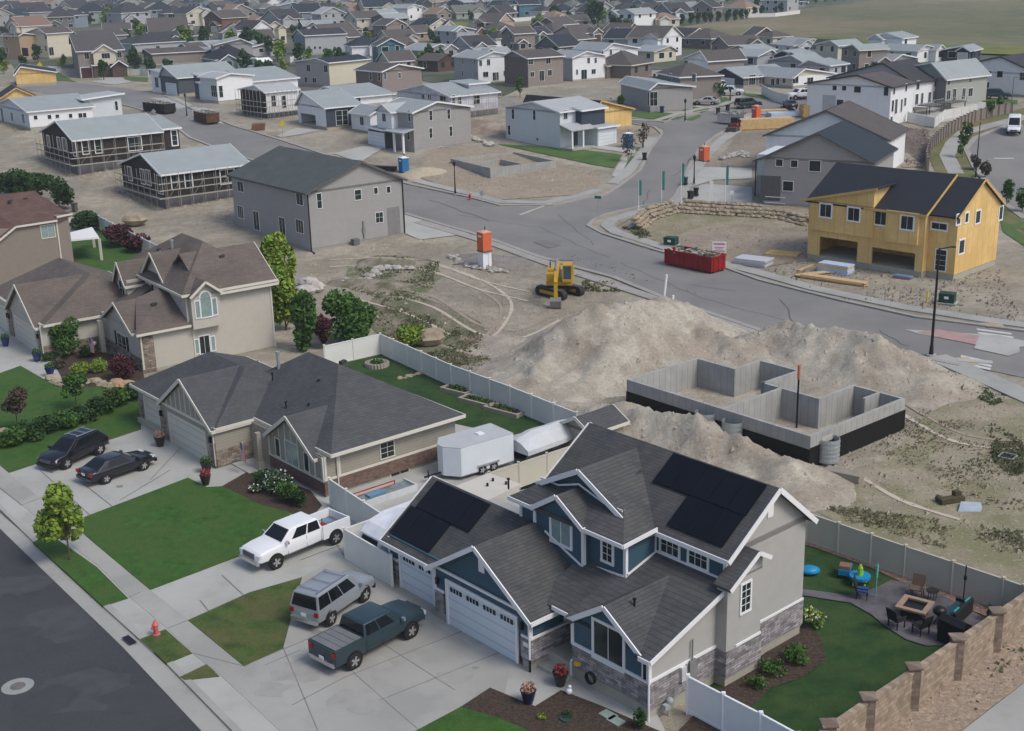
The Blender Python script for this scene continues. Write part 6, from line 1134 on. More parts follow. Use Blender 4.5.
def bush(label,px,r,hh,mat,n=500,s=.14,seed=0,name='shrub',cat='shrub',group=None,fl=None,z=.12):
    rs=random.Random(seed+int(px[0]*5+px[1])); g=at(px,z); mb=MB(); 
    cl=[(Vector((rs.uniform(-.4,.4),rs.uniform(-.4,.4),rs.uniform(-.3,.3))),rs.uniform(.5,.65)) for _ in range(6)]
    leaves(mb,(0,0,hh*.5),(r,r,hh*.55),n,s,rs,cl)
    if fl: 
        mb.mat(1); leaves(mb,(0,0,hh*.6),(r*1.05,r*1.05,hh*.55),n//5,s*.8,rs,cl)
    o=mb.build(name,[mat,fl] if fl else mat,None); o.location=g; return tag(o,label,cat,group)
tree('young yellow-green street tree on the strip between the kerb and the sidewalk',(70,560),4.6,1.5,leafy,2600,.2,.22,tr=.06,z=.15)
tree('thin bronze leaved tree on the lawn left of the hedge',(18.5,431),3.4,1.0,leafb,1300,.15,.4,z=.15,tr=.05)
tree('small dark green tree in front of the pale boulders',(77,409),2.9,1.1,leafg,1400,.15,.35,z=.15,tr=.05)
tree('green ornamental tree beside the flag on the tan house',(66,357),3.6,1.5,leafg,2400,.18,.12,z=.1); tree('taller yellow-green tree by the tan porch wall',(76,346),3.4,1.0,leafy,1100,.18,.3,z=.1)
tree('large yellow-green poplar behind the tan house',(281,318),8.4,2.1,leafy,5200,.3,.08,shape='column',seed=3); tree('second yellow-green poplar, lower and right of the largest one',(286,330),6.0,1.9,leafy,3200,.28,.05,shape='column',seed=4)
tree('green cone shaped tree between the tan house and the round green tree',(306,351),5.6,1.6,leafg,3400,.24,.05,shape='column',seed=5); tree('broad round green tree behind the end of the white fence',(350,342),4.4,2.7,leafg,5200,.26,.1,seed=6,nc=16)
tree('burgundy tree behind the round green tree',(324,348),3.0,1.0,leafr,1500,.22,.1); bush('light green round shrub among the weeds behind the white fence',(412,346),1.7,2.0,leafy,1400,.2,z=0)
bush('dark green round shrub by the white patio cover',(89,231),2.2,2.6,leafd,1600,.26,z=0); bush('burgundy shrub inside the curved pale fence',(117,246),2.3,2.8,leafr,1600,.26,z=0); bush('lower burgundy shrub at the end of the curved pale fence',(137,252),1.9,2.1,leafr,1200,.26,z=0)
for i,(x,y,r) in enumerate(((12,196,2.6),(26,199,2.4),(40,203,2.2),(60,210,2.2))): tree(['leftmost dark green tree behind the red-brown roof','second dark green tree behind the red-brown roof','third dark green tree behind the red-brown roof','small dark tree beside the grey bin behind the red-brown roof'][i],(x,y),4.2,r,leafd,1300,.3,.1)
bush('deep burgundy shrub at the corner of the tan house',q('e',480,75),1.35,1.9,leafr,1500,.14,fl=None); bush('pink flowering shrub under the shuttered window',(121,370),.9,1.3,leafr,600,.12,fl=col('pink_petal',(.45,.16,.2))); bush('dark burgundy shrub behind the hedge on the tan house lawn',q('e',455,180),.9,1.4,leafr,700,.14)
bush('yellow-green ball shrub beside the white rock',q('e',315,60),.85,1.2,leafy,900,.12); bush('yellow-green ball shrub left of the pink flowers',q('e',392,50),.8,1.3,leafy,900,.12)
bush('low bronze shrub near the blue pots',(57,368),.9,.8,leafb,500,.12);bush('low green shrub at the porch corner of the tan house',(48,360),1.0,.8,leafd,500,.12);bush('dark shrub under the porch of the tan house',(86,358),1.1,1.2,leafd,700,.14)
hd=[(12,446),(30,440),(48,434),(66,428),(84,421),(102,413),(118,405),(134,398)]
for i,p in enumerate(hd): bush(['hedge shrub nearest the pale boulder, at the left end of the hedge','second hedge shrub from the left','third hedge shrub from the left','fourth hedge shrub from the left','fifth hedge shrub from the left','sixth hedge shrub from the left','seventh hedge shrub from the left','last hedge shrub, closest to the garage of the rambler'][i],p,1.25,1.35,leafd if i%3 else leafg,1100,.16,seed=i,group='hedge shrubs between the two front lawns')
bush('bright green ball shrub at the corner of the red brick base',(289,503),.75,1.5,leafg,900,.12); bush('white flowering shrub under the rambler bay window',(279,492),1.1,1.4,leafd,900,.13,fl=col('white_petal',(.6,.6,.58))); bush('low white flowering plant at the edge of the rambler lawn',(258,492),.7,.6,leafd,400,.1,fl=MT['paint_white_petal']); bush('dark green shrub left of the white flowers',(265,484),.8,1.0,leafd,500,.12); bush('dark green shrub right of the bright ball shrub',(300,506),.7,1.2,leafd,500,.12)
bush('green shrub in the mulch bed beside the grey stone wall',(796,661),.75,.8,leafg,600,.1);bush('yellowish low shrub in the side mulch bed',(771,672),.7,.6,leafg,400,.1);bush('small low plant nearest the white corner fence',(757,686),.55,.5,leafg,300,.1);bush('cream flowering shrub by the back corner of the blue house',(810,624),.7,.9,leafy,400,.12,fl=MT['paint_white_petal'])
bush('small dark conifer at the front corner of the blue house',(641,728),.35,1.1,leafd,400,.09,name='conifer'); bush('tiny round plant in the front mulch bed',(567,718),.3,.3,leafd,150,.07);bush('tiny yellowish plant in the front mulch bed',(541,719),.25,.3,leafy,120,.07)
tree('thin bare young tree by the blue toilet at the street corner',(628,162),4.5,1.4,leafb,260,.22,.2,tr=.06); tree('thin young tree under the lamp at the street corner',(643,149),4.2,1.2,leafb,240,.22,.2,tr=.06); tree('lone young green tree behind the white corner house',(520,97),3.8,.9,leafg,400,.28,.15)
tree('green tree beside the parked white cars',(717,102),3.6,1.5,leafg,700,.3,.1); tree('round green bush on the lawn below the brown house',(693,101),2.6,1.4,leafg,600,.3,.05); bush('low shrub on the corner lawn of the grey rambler',(620,106),.9,2.2,leafg,350,.3)
for i,(x,y,h) in enumerate(((962,158,3.6),(967,138,2.6),(1006,205,3.2),(1022,212,3),(990,118,3),(1001,113,3),(985,178,2.6),(975,170,2.2))): tree(['young tree in the middle of the curved verge','young tree at the top bend of the winding path','palm like young tree beside the road right of the yellow duplex','young tree at the right edge above the yellow duplex','left small tree by the long fence wall','right small tree by the long fence wall','bare bush near the dark pole','lower bare bush near the dark pole'][i],(x,y),h,.9,leafg if i not in(6,7) else leafb,420,.25,.1,tr=.06)
# distant trees
FT=[(5,70,2.5),(25,74,2),(52,24,2.2),(88,26,3),(93,22,3.2),(106,24,3.4),(110,20,3),(35,22,2.4),(137,34,2.8),(141,40,2.6),(62,68,1.6),(104,80,2),(133,68,2.4),(150,74,2),(182,40,2.8),(186,48,3),(204,48,2.8),(190,54,2.2),(214,26,2.2),(228,46,2.2),(229,52,3),(247,52,3),(254,50,2.6),(266,56,3.2),(280,60,2.4),(278,62,2.6),(298,66,2.4),(285,72,1.6),(300,50,2.6),(322,26,2.4),(332,26,2.4),(341,25,2),(350,26,2),(358,25,2),(364,18,3),(372,18,3.4),(379,18,3),(366,26,2),(375,27,2),(382,28,2),(340,16,2.5),(384,40,2),(430,42,1.8),(440,42,2.0),(487,44,2.4),(495,40,1.8),(418,84,1.6),(470,22,2),(500,22,1.8),(535,30,2.4),(541,28,2.4),(552,24,2.8),(558,22,2.6),(592,22,3.6),(598,28,4.0),(603,24,3.2),(590,14,3),(612,30,2.6),(620,30,2.2),(627,30,2.2),(640,16,2),(656,18,2),(570,26,2.4),(683,26,1.8),(691,25,1.8),(697,25,1.8),(704,24,1.8),(711,24,1.8),(719,23,1.8),(727,23,1.8),(734,22,1.8),(741,21,1.8),(747,20,1.6),(755,18,1.8),(761,17,1.8),(775,14,1.2),(781,14,1.8),(787,12,1.6),(797,9,1.6),(806,6,1.6),(815,4,1.5),(825,3,1.5),(835,2,1.5),(845,1.5,1.4),(660,9,2),(700,6,2),(727,3,2.2),(520,5,2.4),(455,12,2.2),(405,4,2),(300,5,2.2),(240,3,2.4),(200,2,2.4),(150,3,2.4),(60,3,2.4),(20,8,2.4),(330,10,2),(548,6,2.4),(615,5,2.4)]
rt=random.Random(21)
for k in range(120):
    yy=rt.choice([2,5,9,13,18,24,30,37,45,54,64,72])+rt.uniform(-2,2); xx=rt.uniform(0,640 if yy>16 else 780)
    if 400<xx<545 and 17<yy<31: continue
    if yy>60 and xx>560: continue
    FT.append((round(xx,1),round(max(.5,yy),1),rt.uniform(1.3,2.4)))
protos=[]
for k in range(5): 
    t_=tree('tree',(500,40),5.2,2.1,[leafd,leafg,leafd,leafy,leafd][k],300,.6,.12,seed=k*17,tr=.15,nc=7); protos.append(t_)
wd=['dark green','green','dark bushy','yellow-green','light green']; cnt={}
for i,(x,y,r) in enumerate(FT):
    k=(i*7+3)%5 if i%9 else 3 if i%2 else 0
    if 683<=x<=850: k=0
    o=protos[k] if protos[k].get('u') is None else copy_tree(protos[k]); protos[k]['u']=1; o.location=at((x,y)); sc=r/2.1*.85; o.scale=(sc,sc,sc*(1.15 if k!=1 else .9)); o.rotation_euler.z=i*1.3
    nb=min(FAR,key=lambda f:(f[0]-x)**2+(f[1]-y)**2*4); side='left of' if nb[0]>x+3 else 'right of' if nb[0]<x-3 else 'in front of' if y>nb[1] else 'behind'
    row='in the row along the field edge' if 683<=x<=850 else ''
    lb=f"{wd[k]} tree {row or 'standing '+side+' a '+WN[nb[4]]+' house'}{' far away' if y<30 else ' in the middle rows'} {'far left' if x<130 else 'left' if x<270 else 'centre left' if x<400 else 'centre' if x<540 else 'centre right' if x<690 else 'right'}"
    cnt.setdefault(lb,0); cnt[lb]+=1; o['label']=lb; o['group']='distant garden and street trees'
for o in list(COL.objects):
    if 'u' in o: del o['u']
for p in protos:
    if p.location.length<1: print('unused proto')
tags={}
for o in COL.objects:
    if o.get('group')=='distant garden and street trees': tags.setdefault(o['label'],[]).append(o)
for lb,os_ in tags.items():
    if len(os_)>1:
        os_.sort(key=lambda o:proj(o.location)[0])
        for i,o in enumerate(os_): o['label']=lb+f", {('first','second','third','fourth','fifth','sixth','seventh','eighth','ninth','tenth','eleventh','twelfth','thirteenth','fourteenth','fifteenth','sixteenth','seventeenth','eighteenth','nineteenth','twentieth')[min(i,19)]} from left"
# ---------------------------------------------------------------- vehicles
def wheel(par,x,y,r,wd_,s):
    t=MB().lathe((0,0,0),[(r*.62,-wd_/2),(r*.93,-wd_/2),(r,-wd_*.3),(r,wd_*.3),(r*.93,wd_/2),(r*.62,wd_/2)],22); t.v=[(a+x,c+y,-b+r) for a,b,c in t.v]; o=t.build('wheel',rubber,par,True)
    m=MB(); yo=s*(wd_/2-.01); m.lathe((0,0,0),[(.02,yo+s*.0),(r*.16,yo+s*.012),(r*.5,yo-s*.02),(r*.64,yo+s*.004)],18)
    for k in range(5):
        a=k*PI*.4; m.bar((0,0,yo+s*.012),(math.cos(a)*r*.6,math.sin(a)*r*.6,yo+s*.01),r*.28,.02,up=(0,0,1))
    m.v=[(a+x,c+y,-b+r) for a,b,c in m.v]; m.build('rim',chrome,o,True)
def loft(mb,st):
    rings=[]
    for x,zb,zt,w in st:
        h=zt-zb; half=[(0,zb),(.84*w,zb),(.97*w,zb+.14*h),(w,zb+.5*h),(.985*w,zb+.8*h),(.93*w,zt-.03),(.8*w,zt),(0,zt+.025)]
        ring=[(x,y,z) for y,z in half]+[(x,-y,z) for y,z in half[-2:0:-1]]; rings.append(ring)
    n=len(rings[0]); vs=[p for r_ in rings for p in r_]; fs=[(k*n+i,k*n+(i+1)%n,(k+1)*n+(i+1)%n,(k+1)*n+i) for k in range(len(rings)-1) for i in range(n)]
    fs+=[tuple(range(n))[::-1],tuple(range((len(rings)-1)*n,len(rings)*n))]; return mb.add(vs,fs)
VK=dict(
 pickup=dict(L=5.9,W=2.0,wb=3.65,r=.41,st=[(-1.1,.5,1.33,.965),(-.4,.48,1.33,.98),(1.0,.48,1.32,.985),(1.35,.5,1.30,.985),(2.2,.52,1.25,.97),(2.75,.55,1.16,.93),(2.93,.6,1.0,.86)],cab=(-1.1,1.5,-.98,.78,1.30,1.92,.94,.78),bed=(-2.93,-1.12)),
 suv=dict(L=4.85,W=1.9,wb=2.87,r=.37,st=[(-2.40,.5,.9,.84),(-2.34,.42,1.08,.91),(-1.4,.38,1.1,.945),(.8,.36,1.1,.955),(1.2,.38,1.09,.95),(2.0,.42,1.03,.93),(2.33,.45,.93,.88),(2.42,.5,.72,.76)],cab=(-2.38,1.22,-2.2,.5,1.07,1.76,.91,.75)),
 sedan=dict(L=4.9,W=1.85,wb=2.83,r=.34,st=[(-2.42,.45,.82,.80),(-2.3,.36,.98,.88),(-1.6,.32,1.0,.92),(.8,.3,.96,.93),(1.3,.32,.93,.92),(2.0,.36,.84,.9),(2.36,.42,.7,.82),(2.45,.46,.6,.72)],cab=(-2.0,1.25,-1.15,.25,.95,1.45,.88,.64)),
 crossover=dict(L=4.8,W=1.9,wb=2.86,r=.38,st=[(-2.38,.5,.9,.82),(-2.28,.42,1.06,.9),(-1.4,.38,1.08,.94),(.8,.36,1.05,.95),(1.2,.38,1.04,.94),(1.95,.42,.97,.92),(2.28,.45,.86,.86),(2.4,.5,.72,.76)],cab=(-2.3,1.3,-1.72,.3,1.04,1.68,.9,.68)),
 van=dict(L=6.0,W=2.05,wb=3.75,r=.36,st=[(-3.0,.45,1.3,1.0),(1.6,.4,1.3,1.0),(2.2,.42,1.2,.98),(2.75,.45,1.05,.94),(2.98,.5,.8,.85)],cab=(-3.0,2.25,-2.95,1.45,1.28,2.6,.98,.88)))
def vehicle(name,label,cat,kind,mat,pos,head,L=None,wb=None,cover=None,detail=True,solidrear=False,group=None,roofrack=False,cargo=None):
    K=dict(VK[kind]); r=root(name,pos,head,label,cat,group); k=(L or K['L'])/K['L']; W=K['W']; wb=wb or K['wb']*k
    mb=MB(); st=[(x*k,a,b,w_) for x,a,b,w_ in K['st']]; loft(mb,st)
    xb0,xb1,xt0,xt1,zb,zt,wb_,wt=K['cab']; xb0*=k;xb1*=k;xt0*=k;xt1*=k; zb-=.03
    V=[(xb0,-wb_,zb),(xb1,-wb_*.97,zb),(xb1,wb_*.97,zb),(xb0,wb_,zb),(xt0,-wt,zt-.05),(xt1,-wt,zt-.05),(xt1,wt,zt-.05),(xt0,wt,zt-.05),(xt0+.12,-wt*.85,zt),(xt1-.15,-wt*.85,zt),(xt1-.15,wt*.85,zt),(xt0+.12,wt*.85,zt)]
    mb.add(V,[(0,1,5,4),(1,2,6,5),(2,3,7,6),(3,0,4,7),(4,5,9,8),(5,6,10,9),(6,7,11,10),(7,4,8,11),(8,9,10,11)])
    bo=mb.build('body',mat,r,True); bv=bo.modifiers.new('soft_edges','BEVEL'); bv.width=.07; bv.segments=3; bv.limit_method='ANGLE'; bv.angle_limit=math.radians(22); bv.harden_normals=False
    def lerp(a,b,t): return tuple(a[i]*(1-t)+b[i]*t for i in range(3))
    def pane(nm,a,b,c,d,u0,u1,v0,v1,off,m=glasst):
        f=lambda u,v:lerp(lerp(a,b,u),lerp(d,c,u),v); P=[Vector(f(u0,v0)),Vector(f(u1,v0)),Vector(f(u1,v1)),Vector(f(u0,v1))]; n=(P[1]-P[0]).cross(P[2]-P[0]).normalized()
        if n.dot(Vector(off))<0: n=-n
        MB().prism(P,-n*.01,n*.012).build(nm,m,r)
    if detail:
        pane('windshield',V[1],V[2],V[6],V[5],.07,.93,.12,.94,(1,0,0))
        if kind!='van': pane('rear_window',V[0],V[3],V[7],V[4],.06,.94,.1,.93,(-1,0,0))
        for s,(a,b,c,d) in ((-1,(V[0],V[1],V[5],V[4])),(1,(V[3],V[2],V[6],V[7]))):
            cuts={'pickup':[(.05,.37),(.41,.76)],'crossover':[(.10,.30),(.33,.58),(.61,.86)],'suv':[(.03,.29),(.31,.57),(.59,.88)],'sedan':[(.2,.5),(.53,.80)],'van':[(.78,.93)]}[kind]
            for u0,u1 in cuts: pane('side_window',a,b,c,d,u0,u1,.1,.93,(0,s,0))
        mb=MB()
        for s in (-1,1):
            for xx in ({'pickup':(-1.0,-.05,1.15),'crossover':(-.95,.1,1.1),'suv':(-.95,.1,1.1),'sedan':(-.9,.15,1.1),'van':(.9,1.9)}[kind]): mb.box(xx*k-.008,xx*k+.008,s*W*.484,s*W*.487,.5,zb-.02) if s>0 else mb.box(xx*k-.008,xx*k+.008,-W*.487,-W*.484,.5,zb-.02)
        mb.build('door_seam',black,r)
        for s in (-1,1): MB().cbox((xb1*.82,s*(W/2+.1),zb+.08),(.12,.2,.16)).build('mirror',mat if kind!='pickup' else chrome,r)
    e=K['L']/2*k
    for s in (-1,1):
        MB().box(-e-.02,-e+.1,s*W*.40-.12*1,s*W*.40+.10,(.95 if kind in('pickup',) else .78),(1.25 if kind=='pickup' else .98)).build('taillight',M('tail_red',(.30,.012,.012),.3),r)
        MB().cbox((e-.14*(1 if kind=='pickup' else 1.6),s*W*.37,.95 if kind=='pickup' else .74),(.2,.34,.2 if kind=='pickup' else .14)).build('headlight',M('lamp_clear',(.5,.52,.54),.15,spec=.8),r)
    MB().cbox((e-.01,0,.62 if kind=='pickup' else .42),(.14,W*.86,.22)).build('front_bumper',chrome if kind=='pickup' else black,r); MB().cbox((-e,0,.6 if kind=='pickup' else .5),(.14,W*.86,.2)).build('rear_bumper',chrome if kind in('pickup','suv','crossover') else mat,r)
    MB().cbox((e-.02,0,.95 if kind=='pickup' else .68),(.08,W*.5,.3 if kind=='pickup' else .2)).build('grille',M('grille_grey',(.08,.08,.085),.3),r)
    MB().cbox((-e-.03,0,.78),(.02,.32,.15)).build('licence_plate',white,r)
    rr=K['r']
    for x in (-wb/2,wb/2):
        for s in (-1,1):
            c=MB().cyl((x,s*(W*.475-.06),rr+.03),(x,s*(W*.4935),rr+.03),rr*1.2,n=22); c.build('wheel_arch',black,r)
            wheel(r,x,s*(W*.5-.11),rr,.26,s)
    if kind=='pickup':
        a,b_=K['bed'][0]*k,K['bed'][1]*k; z0,z1=.5,1.35; mb=MB(); y=W*.485
        mb.box(a,b_,-y,-y+.12,z0+.05,z1).box(a,b_,y-.12,y,z0+.05,z1).box(a,a+.08,-y+.12,y-.12,z0,z1-.02).box(b_-.06,b_,-y+.12,y-.12,z0,z1).box(a+.08,b_-.06,-y+.12,y-.12,z0,.85)
        mb.build('truck_bed',mat,r)
        if cover:
            n=4
            for i in range(n): MB().box(a+.1+(b_-a-.2)*i/n,a+.1+(b_-a-.2)*(i+1)/n-.03,-y+.1,y-.1,z1-.03,z1+.025).build('bed_cover_panel',cover,r)
        else: MB().box(a+.08,b_-.06,-y+.125,y-.125,.86,.875).build('bed_liner',M('bed_grey',(.16,.16,.17),.8),r)
    if roofrack:
        mb=MB()
        for s in (-1,1): mb.bar((xt0+.1,s*wt*.82,zt+.06),(xt1-.2,s*wt*.82,zt+.06),.05,.05)
        for x in (xt0+.4,(xt0+xt1)/2,xt1-.4): mb.bar((x,-wt*.82,zt+.07),(x,wt*.82,zt+.07),.06,.03)
        mb.build('roof_rack',chrome if roofrack==2 else black,r)
    return r
def place(rear,front,side,W,z=.13):
    A=at(rear,z);B=at(front,z); d=(B-A); d.z=0; h=math.atan2(d.y,d.x); d.normalize(); n=Vector((-d.y,d.x,0))*side; return (A+B)/2+n*(W/2-.1), h
pm=dict(metal=.35,spec=.5)
p,h=place((354.3,668.4),(410.8,637.9),1,2.0); vehicle('pickup_truck','dark teal-grey crew cab pickup with folding bed cover parked on the wide driveway','pickup truck','pickup',M('truck_teal',(.035,.062,.075),.28,.03,1,**pm),p,h,cover=M('tonneau',(.15,.155,.16),.6))
p,h=place((337.2,543.2),(274.7,569.2),-1,2.0); wt_=vehicle('pickup_truck','white crew cab pickup with open bed facing the street','pickup truck','pickup',M('truck_white',(.72,.73,.75),.25,.02,1,spec=.5),p,h,L=6.3,wb=4.1)
MB().cbox((-1.7,.25,1.05),(.4,.3,.25)).cyl((-1.7,.25,1.1),(-1.7,.25,1.5),.03).build('x',M('tool_red',(.3,.03,.03)),None); o=bpy.data.objects['x']; o.name='tool_box'; o.location=wt_.location; o.rotation_euler=wt_.rotation_euler; tag(o,'red tool in the open bed of the white pickup','tool')
MB().cbox((-2.2,-.3,.95),(.8,.6,.12)).build('y',M('tarp_blue',(.15,.25,.33)),None); o=bpy.data.objects['y']; o.name='folded_tarp'; o.location=wt_.location; o.rotation_euler=wt_.rotation_euler; tag(o,'folded pale blue tarp in the open bed of the white pickup','tarp')
p,h=place((329,626.5),(366.5,600),1,1.9); vehicle('suv','silver grey SUV with roof rack parked left of the dark pickup','SUV','suv',M('suv_silver',(.33,.36,.39),.28,.03,1,**pm),p,h,roofrack=2)
p,h=place((104,452.5),(62.8,470.5),-1,1.9); vehicle('suv','shiny black SUV with chrome rails facing the street','SUV','crossover',M('suv_black',(.010,.011,.016),.15,.03,1,spec=.7),p,h,roofrack=2)
p,h=place((106.3,483.6),(144.2,470),1,1.85); vehicle('sedan','black sedan parked beside the black SUV','car','sedan',MT['suv_black'],p,h)
def farcar(label,cat,kind,c_,px,deg,group='cars parked far up the side street'):
    return vehicle(cat.replace(' ','_').lower(),label,cat,kind,col(c_[0],c_[1],.3,spec=.5),at(px,.08),math.radians(deg),group=group)
farcar('white SUV on the driveway beside the tan walled house','SUV','suv',('car_white',(.65,.66,.68)),(713,89.5),200); farcar('white crossover parked in front of the navy house','SUV','suv',('car_white2',(.62,.64,.66)),(731,95),-15)
farcar('silver sedan on the driveway by the brown hip roofed house','car','sedan',('car_silver',(.36,.38,.4)),(706,104.5),160); farcar('dark blue SUV parked at the kerb past the corner lawn','SUV','suv',('car_navy',(.02,.03,.05)),(748,107.5),25)
farcar('white work truck near the white townhouse','pickup truck','pickup',('car_white3',(.6,.6,.62)),(801,99),200); farcar('black pickup beside the white work truck','pickup truck','pickup',('car_blk',(.02,.02,.022)),(811,98),20); farcar('dark purple car by the lumber stacks','car','sedan',('car_purple',(.025,.02,.04)),(790,108),90)
p,h=place((1019,129),(1007.5,133.5),-1,2.05,.06); p=at((1013.5,132.5),.06); vehicle('van','white delivery van driving towards the camera on the curved road','van','van',col('van_white',(.72,.73,.75),.3),p,math.radians(-112))
farcar('dark blue covered car behind the townhouse hedge','car','suv',('car_tarp',(.02,.04,.06)),(997,98.5),-20)
# enclosed trailer
T0=at((462,481),.1); T1=at((514,465),.1); th_=math.atan2(T1.y-T0.y,T1.x-T0.x); TL=(T1-T0).length; r=root('enclosed_trailer',T0,th_,'white enclosed cargo trailer with V nose beside the brick-based rambler','trailer')
mb=MB(); TW=2.5;TH=1.9; nose=[(0,0),(TL,0),(TL,TW),(0,TW),(-.75,TW*.62),(-.75,TW*.38)]
mb.prism([(x,y,.28) for x,y in nose],(0,0,0),(0,0,TH)); mb.build('body',M('trailer_white',(.62,.66,.70),.5,.04,.8),r); MB().prism([(x,y,.28+TH) for x,y in nose],(0,0,0),(0,0,.05)).build('roof',M('trailer_roof',(.42,.44,.45),.6,.06,1),r); MB().cbox((2.4,1.3,.36+TH),(.45,.45,.1)).build('roof_vent',white,r)
for x in (TL*.5-.45,TL*.5+.45): wheel(r,x,.02,.33,.1,-1)
MB().bar((-.7,TW*.5,.4),(-2.0,TW*.5,.4),.1,.1).cyl((-1.7,TW*.5,0),(-1.7,TW*.5,.8),.04).build('tongue',black,r)
MB().box(TL*.5-.85,TL*.5+.85,-.12,0,.62,.72).box(0,TL,-.02,0,.28,.34).build('fender',chrome,r)
# covered boat
B0=at((548,452),.1); r=root('covered_boat',B0,math.radians(42),'boat under a white tarp on its trailer in the side yard','boat')
mb=MB(); st=[]
for i in range(9):
    t=i/8; w_=1.2*math.sin(PI*min(1,.25+t*.75))**.6 if t<1 else .05; w_=1.15*(1-max(0,(t-.55)/.45)**2)+.05; x=-2.9+5.8*t; zt=1.65+.35*math.sin(PI*t)*(1+.3*math.sin(t*9)); st.append((x,w_,zt))
vs=[];fs=[]
for x,w_,zt in st: vs+=[(x,-w_,.85),(x,-w_*.98,1.15),(x,-w_*.45,zt-.15),(x,0,zt),(x,w_*.45,zt-.15),(x,w_*.98,1.15),(x,w_,.85)]
for k_ in range(8):
    for i in range(6): fs.append((k_*7+i,k_*7+i+1,(k_+1)*7+i+1,(k_+1)*7+i))
fs+=[tuple(range(7)),tuple(range(56,63))]; mb.add(vs,fs).build('tarp',M('tarp_white',(.50,.52,.54),.7,.08,1,.4,2),r)
vs=[];fs=[]
for x,w_,zt in st: vs+=[(x,-w_*.97,.95),(x,-w_*.7,.5),(x,0,.35),(x,w_*.7,.5),(x,w_*.97,.95)]
for k_ in range(8):
    for i in range(4): fs.append((k_*5+i,k_*5+i+1,(k_+1)*5+i+1,(k_+1)*5+i))
MB().add(vs,fs).build('hull',M('hull_dark',(.06,.06,.07),.4),r); MB().bar((-2.5,-.6,.38),(3.6,0,.38),.1,.1).bar((-2.5,.6,.38),(3.6,0,.38),.1,.1).build('boat_trailer',black,r); wheel(r,-.6,-1.0,.3,.18,-1); wheel(r,-.6,1.0,.3,.18,1)
# camper behind the gate (blue house frame)
g_=Matrix.Translation((C0.x,C0.y,0))@Matrix.Rotation(BY,4,'Z')
pc=g_@Vector((3.0,20.2,0.1)); r=root('camper_trailer',pc,BY,'white rounded camper trailer tucked behind the white gate','camper'); pr=[(-3.3,.5),(-3.35,1.2),(-3.1,1.9),(-2.6,2.35),(-1.5,2.6),(2.2,2.65),(2.8,2.4),(3.0,1.5),(3.0,.5)]
MB().prism([(x,-.98,z) for x,z in pr],(0,0,0),(0,1.96,0)).build('body',M('camper_white',(.66,.68,.72),.4),r,False); MB().box(-2.4,-1.4,-1.0,-.98,1.3,1.9).box(.2,1.2,-1.0,-.98,1.3,1.9).prism([(-3.36,-.7,1.25),(-3.36,.7,1.25),(-3.16,.7,1.85),(-3.16,-.7,1.85)],(0,0,0),(-.02,0,0)).build('window',glasst,r)
MB().box(-3.3,3,-.99,-.98,.5,.75).box(-3.38,-3.3,-.9,.9,.45,.75).build('trim_band',black,r)
for x in (-.4,.5): wheel(r,x,-.9,.33,.2,-1); wheel(r,x,.9,.33,.2,1)
# white patio cover behind the third bay
pz=2.75; P=[atz(p_,pz) for p_ in ((453,487),(489,473),(521,484),(487,501))]; o_=P[0].copy(); o_.z=0; r=root('patio_cover',o_,0,'flat cream patio cover behind the small garage bay roof','patio cover')
MB().prism([p_-o_ for p_ in P],(0,0,-.16),(0,0,0)).build('cover_roof',M('cover_cream',(.55,.52,.46),.6,.04,1),r)
for p_ in P: MB().cyl((p_.x-o_.x,p_.y-o_.y,0),(p_.x-o_.x,p_.y-o_.y,pz-.15),.06).build('post',white,r)
for fx,fy_ in ((.5,.5),(.75,.4),(.8,.75)):
    c_=P[0].lerp(P[1],fx).lerp(P[3].lerp(P[2],fx),fy_)-o_; MB().cyl((c_.x,c_.y,pz),(c_.x,c_.y,pz+.18),.07,n=8).build('vent_pipe',black,r)
# white patio cover of the brown house
P=[atz(p_,2.9) for p_ in ((67,233),(67,240),(99,237),(92,227))]; o_=P[0].copy(); o_.z=0; r=root('patio_cover',o_,0,'white patio cover on posts behind the brown house','patio cover'); MB().prism([p_-o_ for p_ in P],(0,0,-.2),(0,0,0)).build('cover_roof',white,r)
for p_ in (P[1],P[2],P[3]): c_=p_-o_; MB().box(c_.x-.12,c_.x+.12,c_.y-.12,c_.y+.12,0,2.7).build('post',cream,r)
# garden shed
G=at((594,449)); r=root('garden_shed',G,math.radians(-50),'small garden shed with grey roof at the end of the white fence','shed'); mr=MB();mt=MB();mw=MB(); mw.box(-1.3,1.3,-1.5,1.5,0,2.0); gable(mr,mt,mw,-1.3,1.3,-1.5,1.5,'y',2.05,2.75,.25); mw.build('wall',greige,r); mr.build('roof',shgrey,r); mt.build('roof_trim',cream,r)
# ---------------------------------------------------------------- street furniture
def pole(label,base,top,name='street_lamp',cat='street lamp',arm=None,lantern=False,mat=black,z=.1,r0=.09):
    b=at(base,z); d=ray(top); k=math.hypot(b.x,b.y)/math.hypot(d[0],d[1]); h=HC+d[2]*k-b.z; r=root(name,b,0,label,cat)
    MB().cyl((0,0,0),(0,0,.8),r0*1.7,r0*1.2,n=10).cyl((0,0,.8),(0,0,h),r0,r0*.6,n=10).build('pole',mat,r,True); MB().cyl((0,0,-.1),(0,0,.08),r0*3.5,n=12).build('footing',conc2,r)
    if arm: MB().bar((0,0,h-.1),(arm[0],arm[1],h),.08,.08).cbox((arm[0]*1.2,arm[1]*1.2,h-.02),(.4,.22,.1)).build('lamp_head',mat,r)
    if lantern: MB().lathe((0,0,h-.05),[(.08,0),(.2,.25),(.22,.5),(.26,.52),(.05,.75),(.02,.85)],10).build('lantern',mat,r)
    return r,h
pole('tall black street lamp at the crosswalk in front of the yellow duplex',(931,355),(940,248),arm=(1.0,.3),r0=.12)
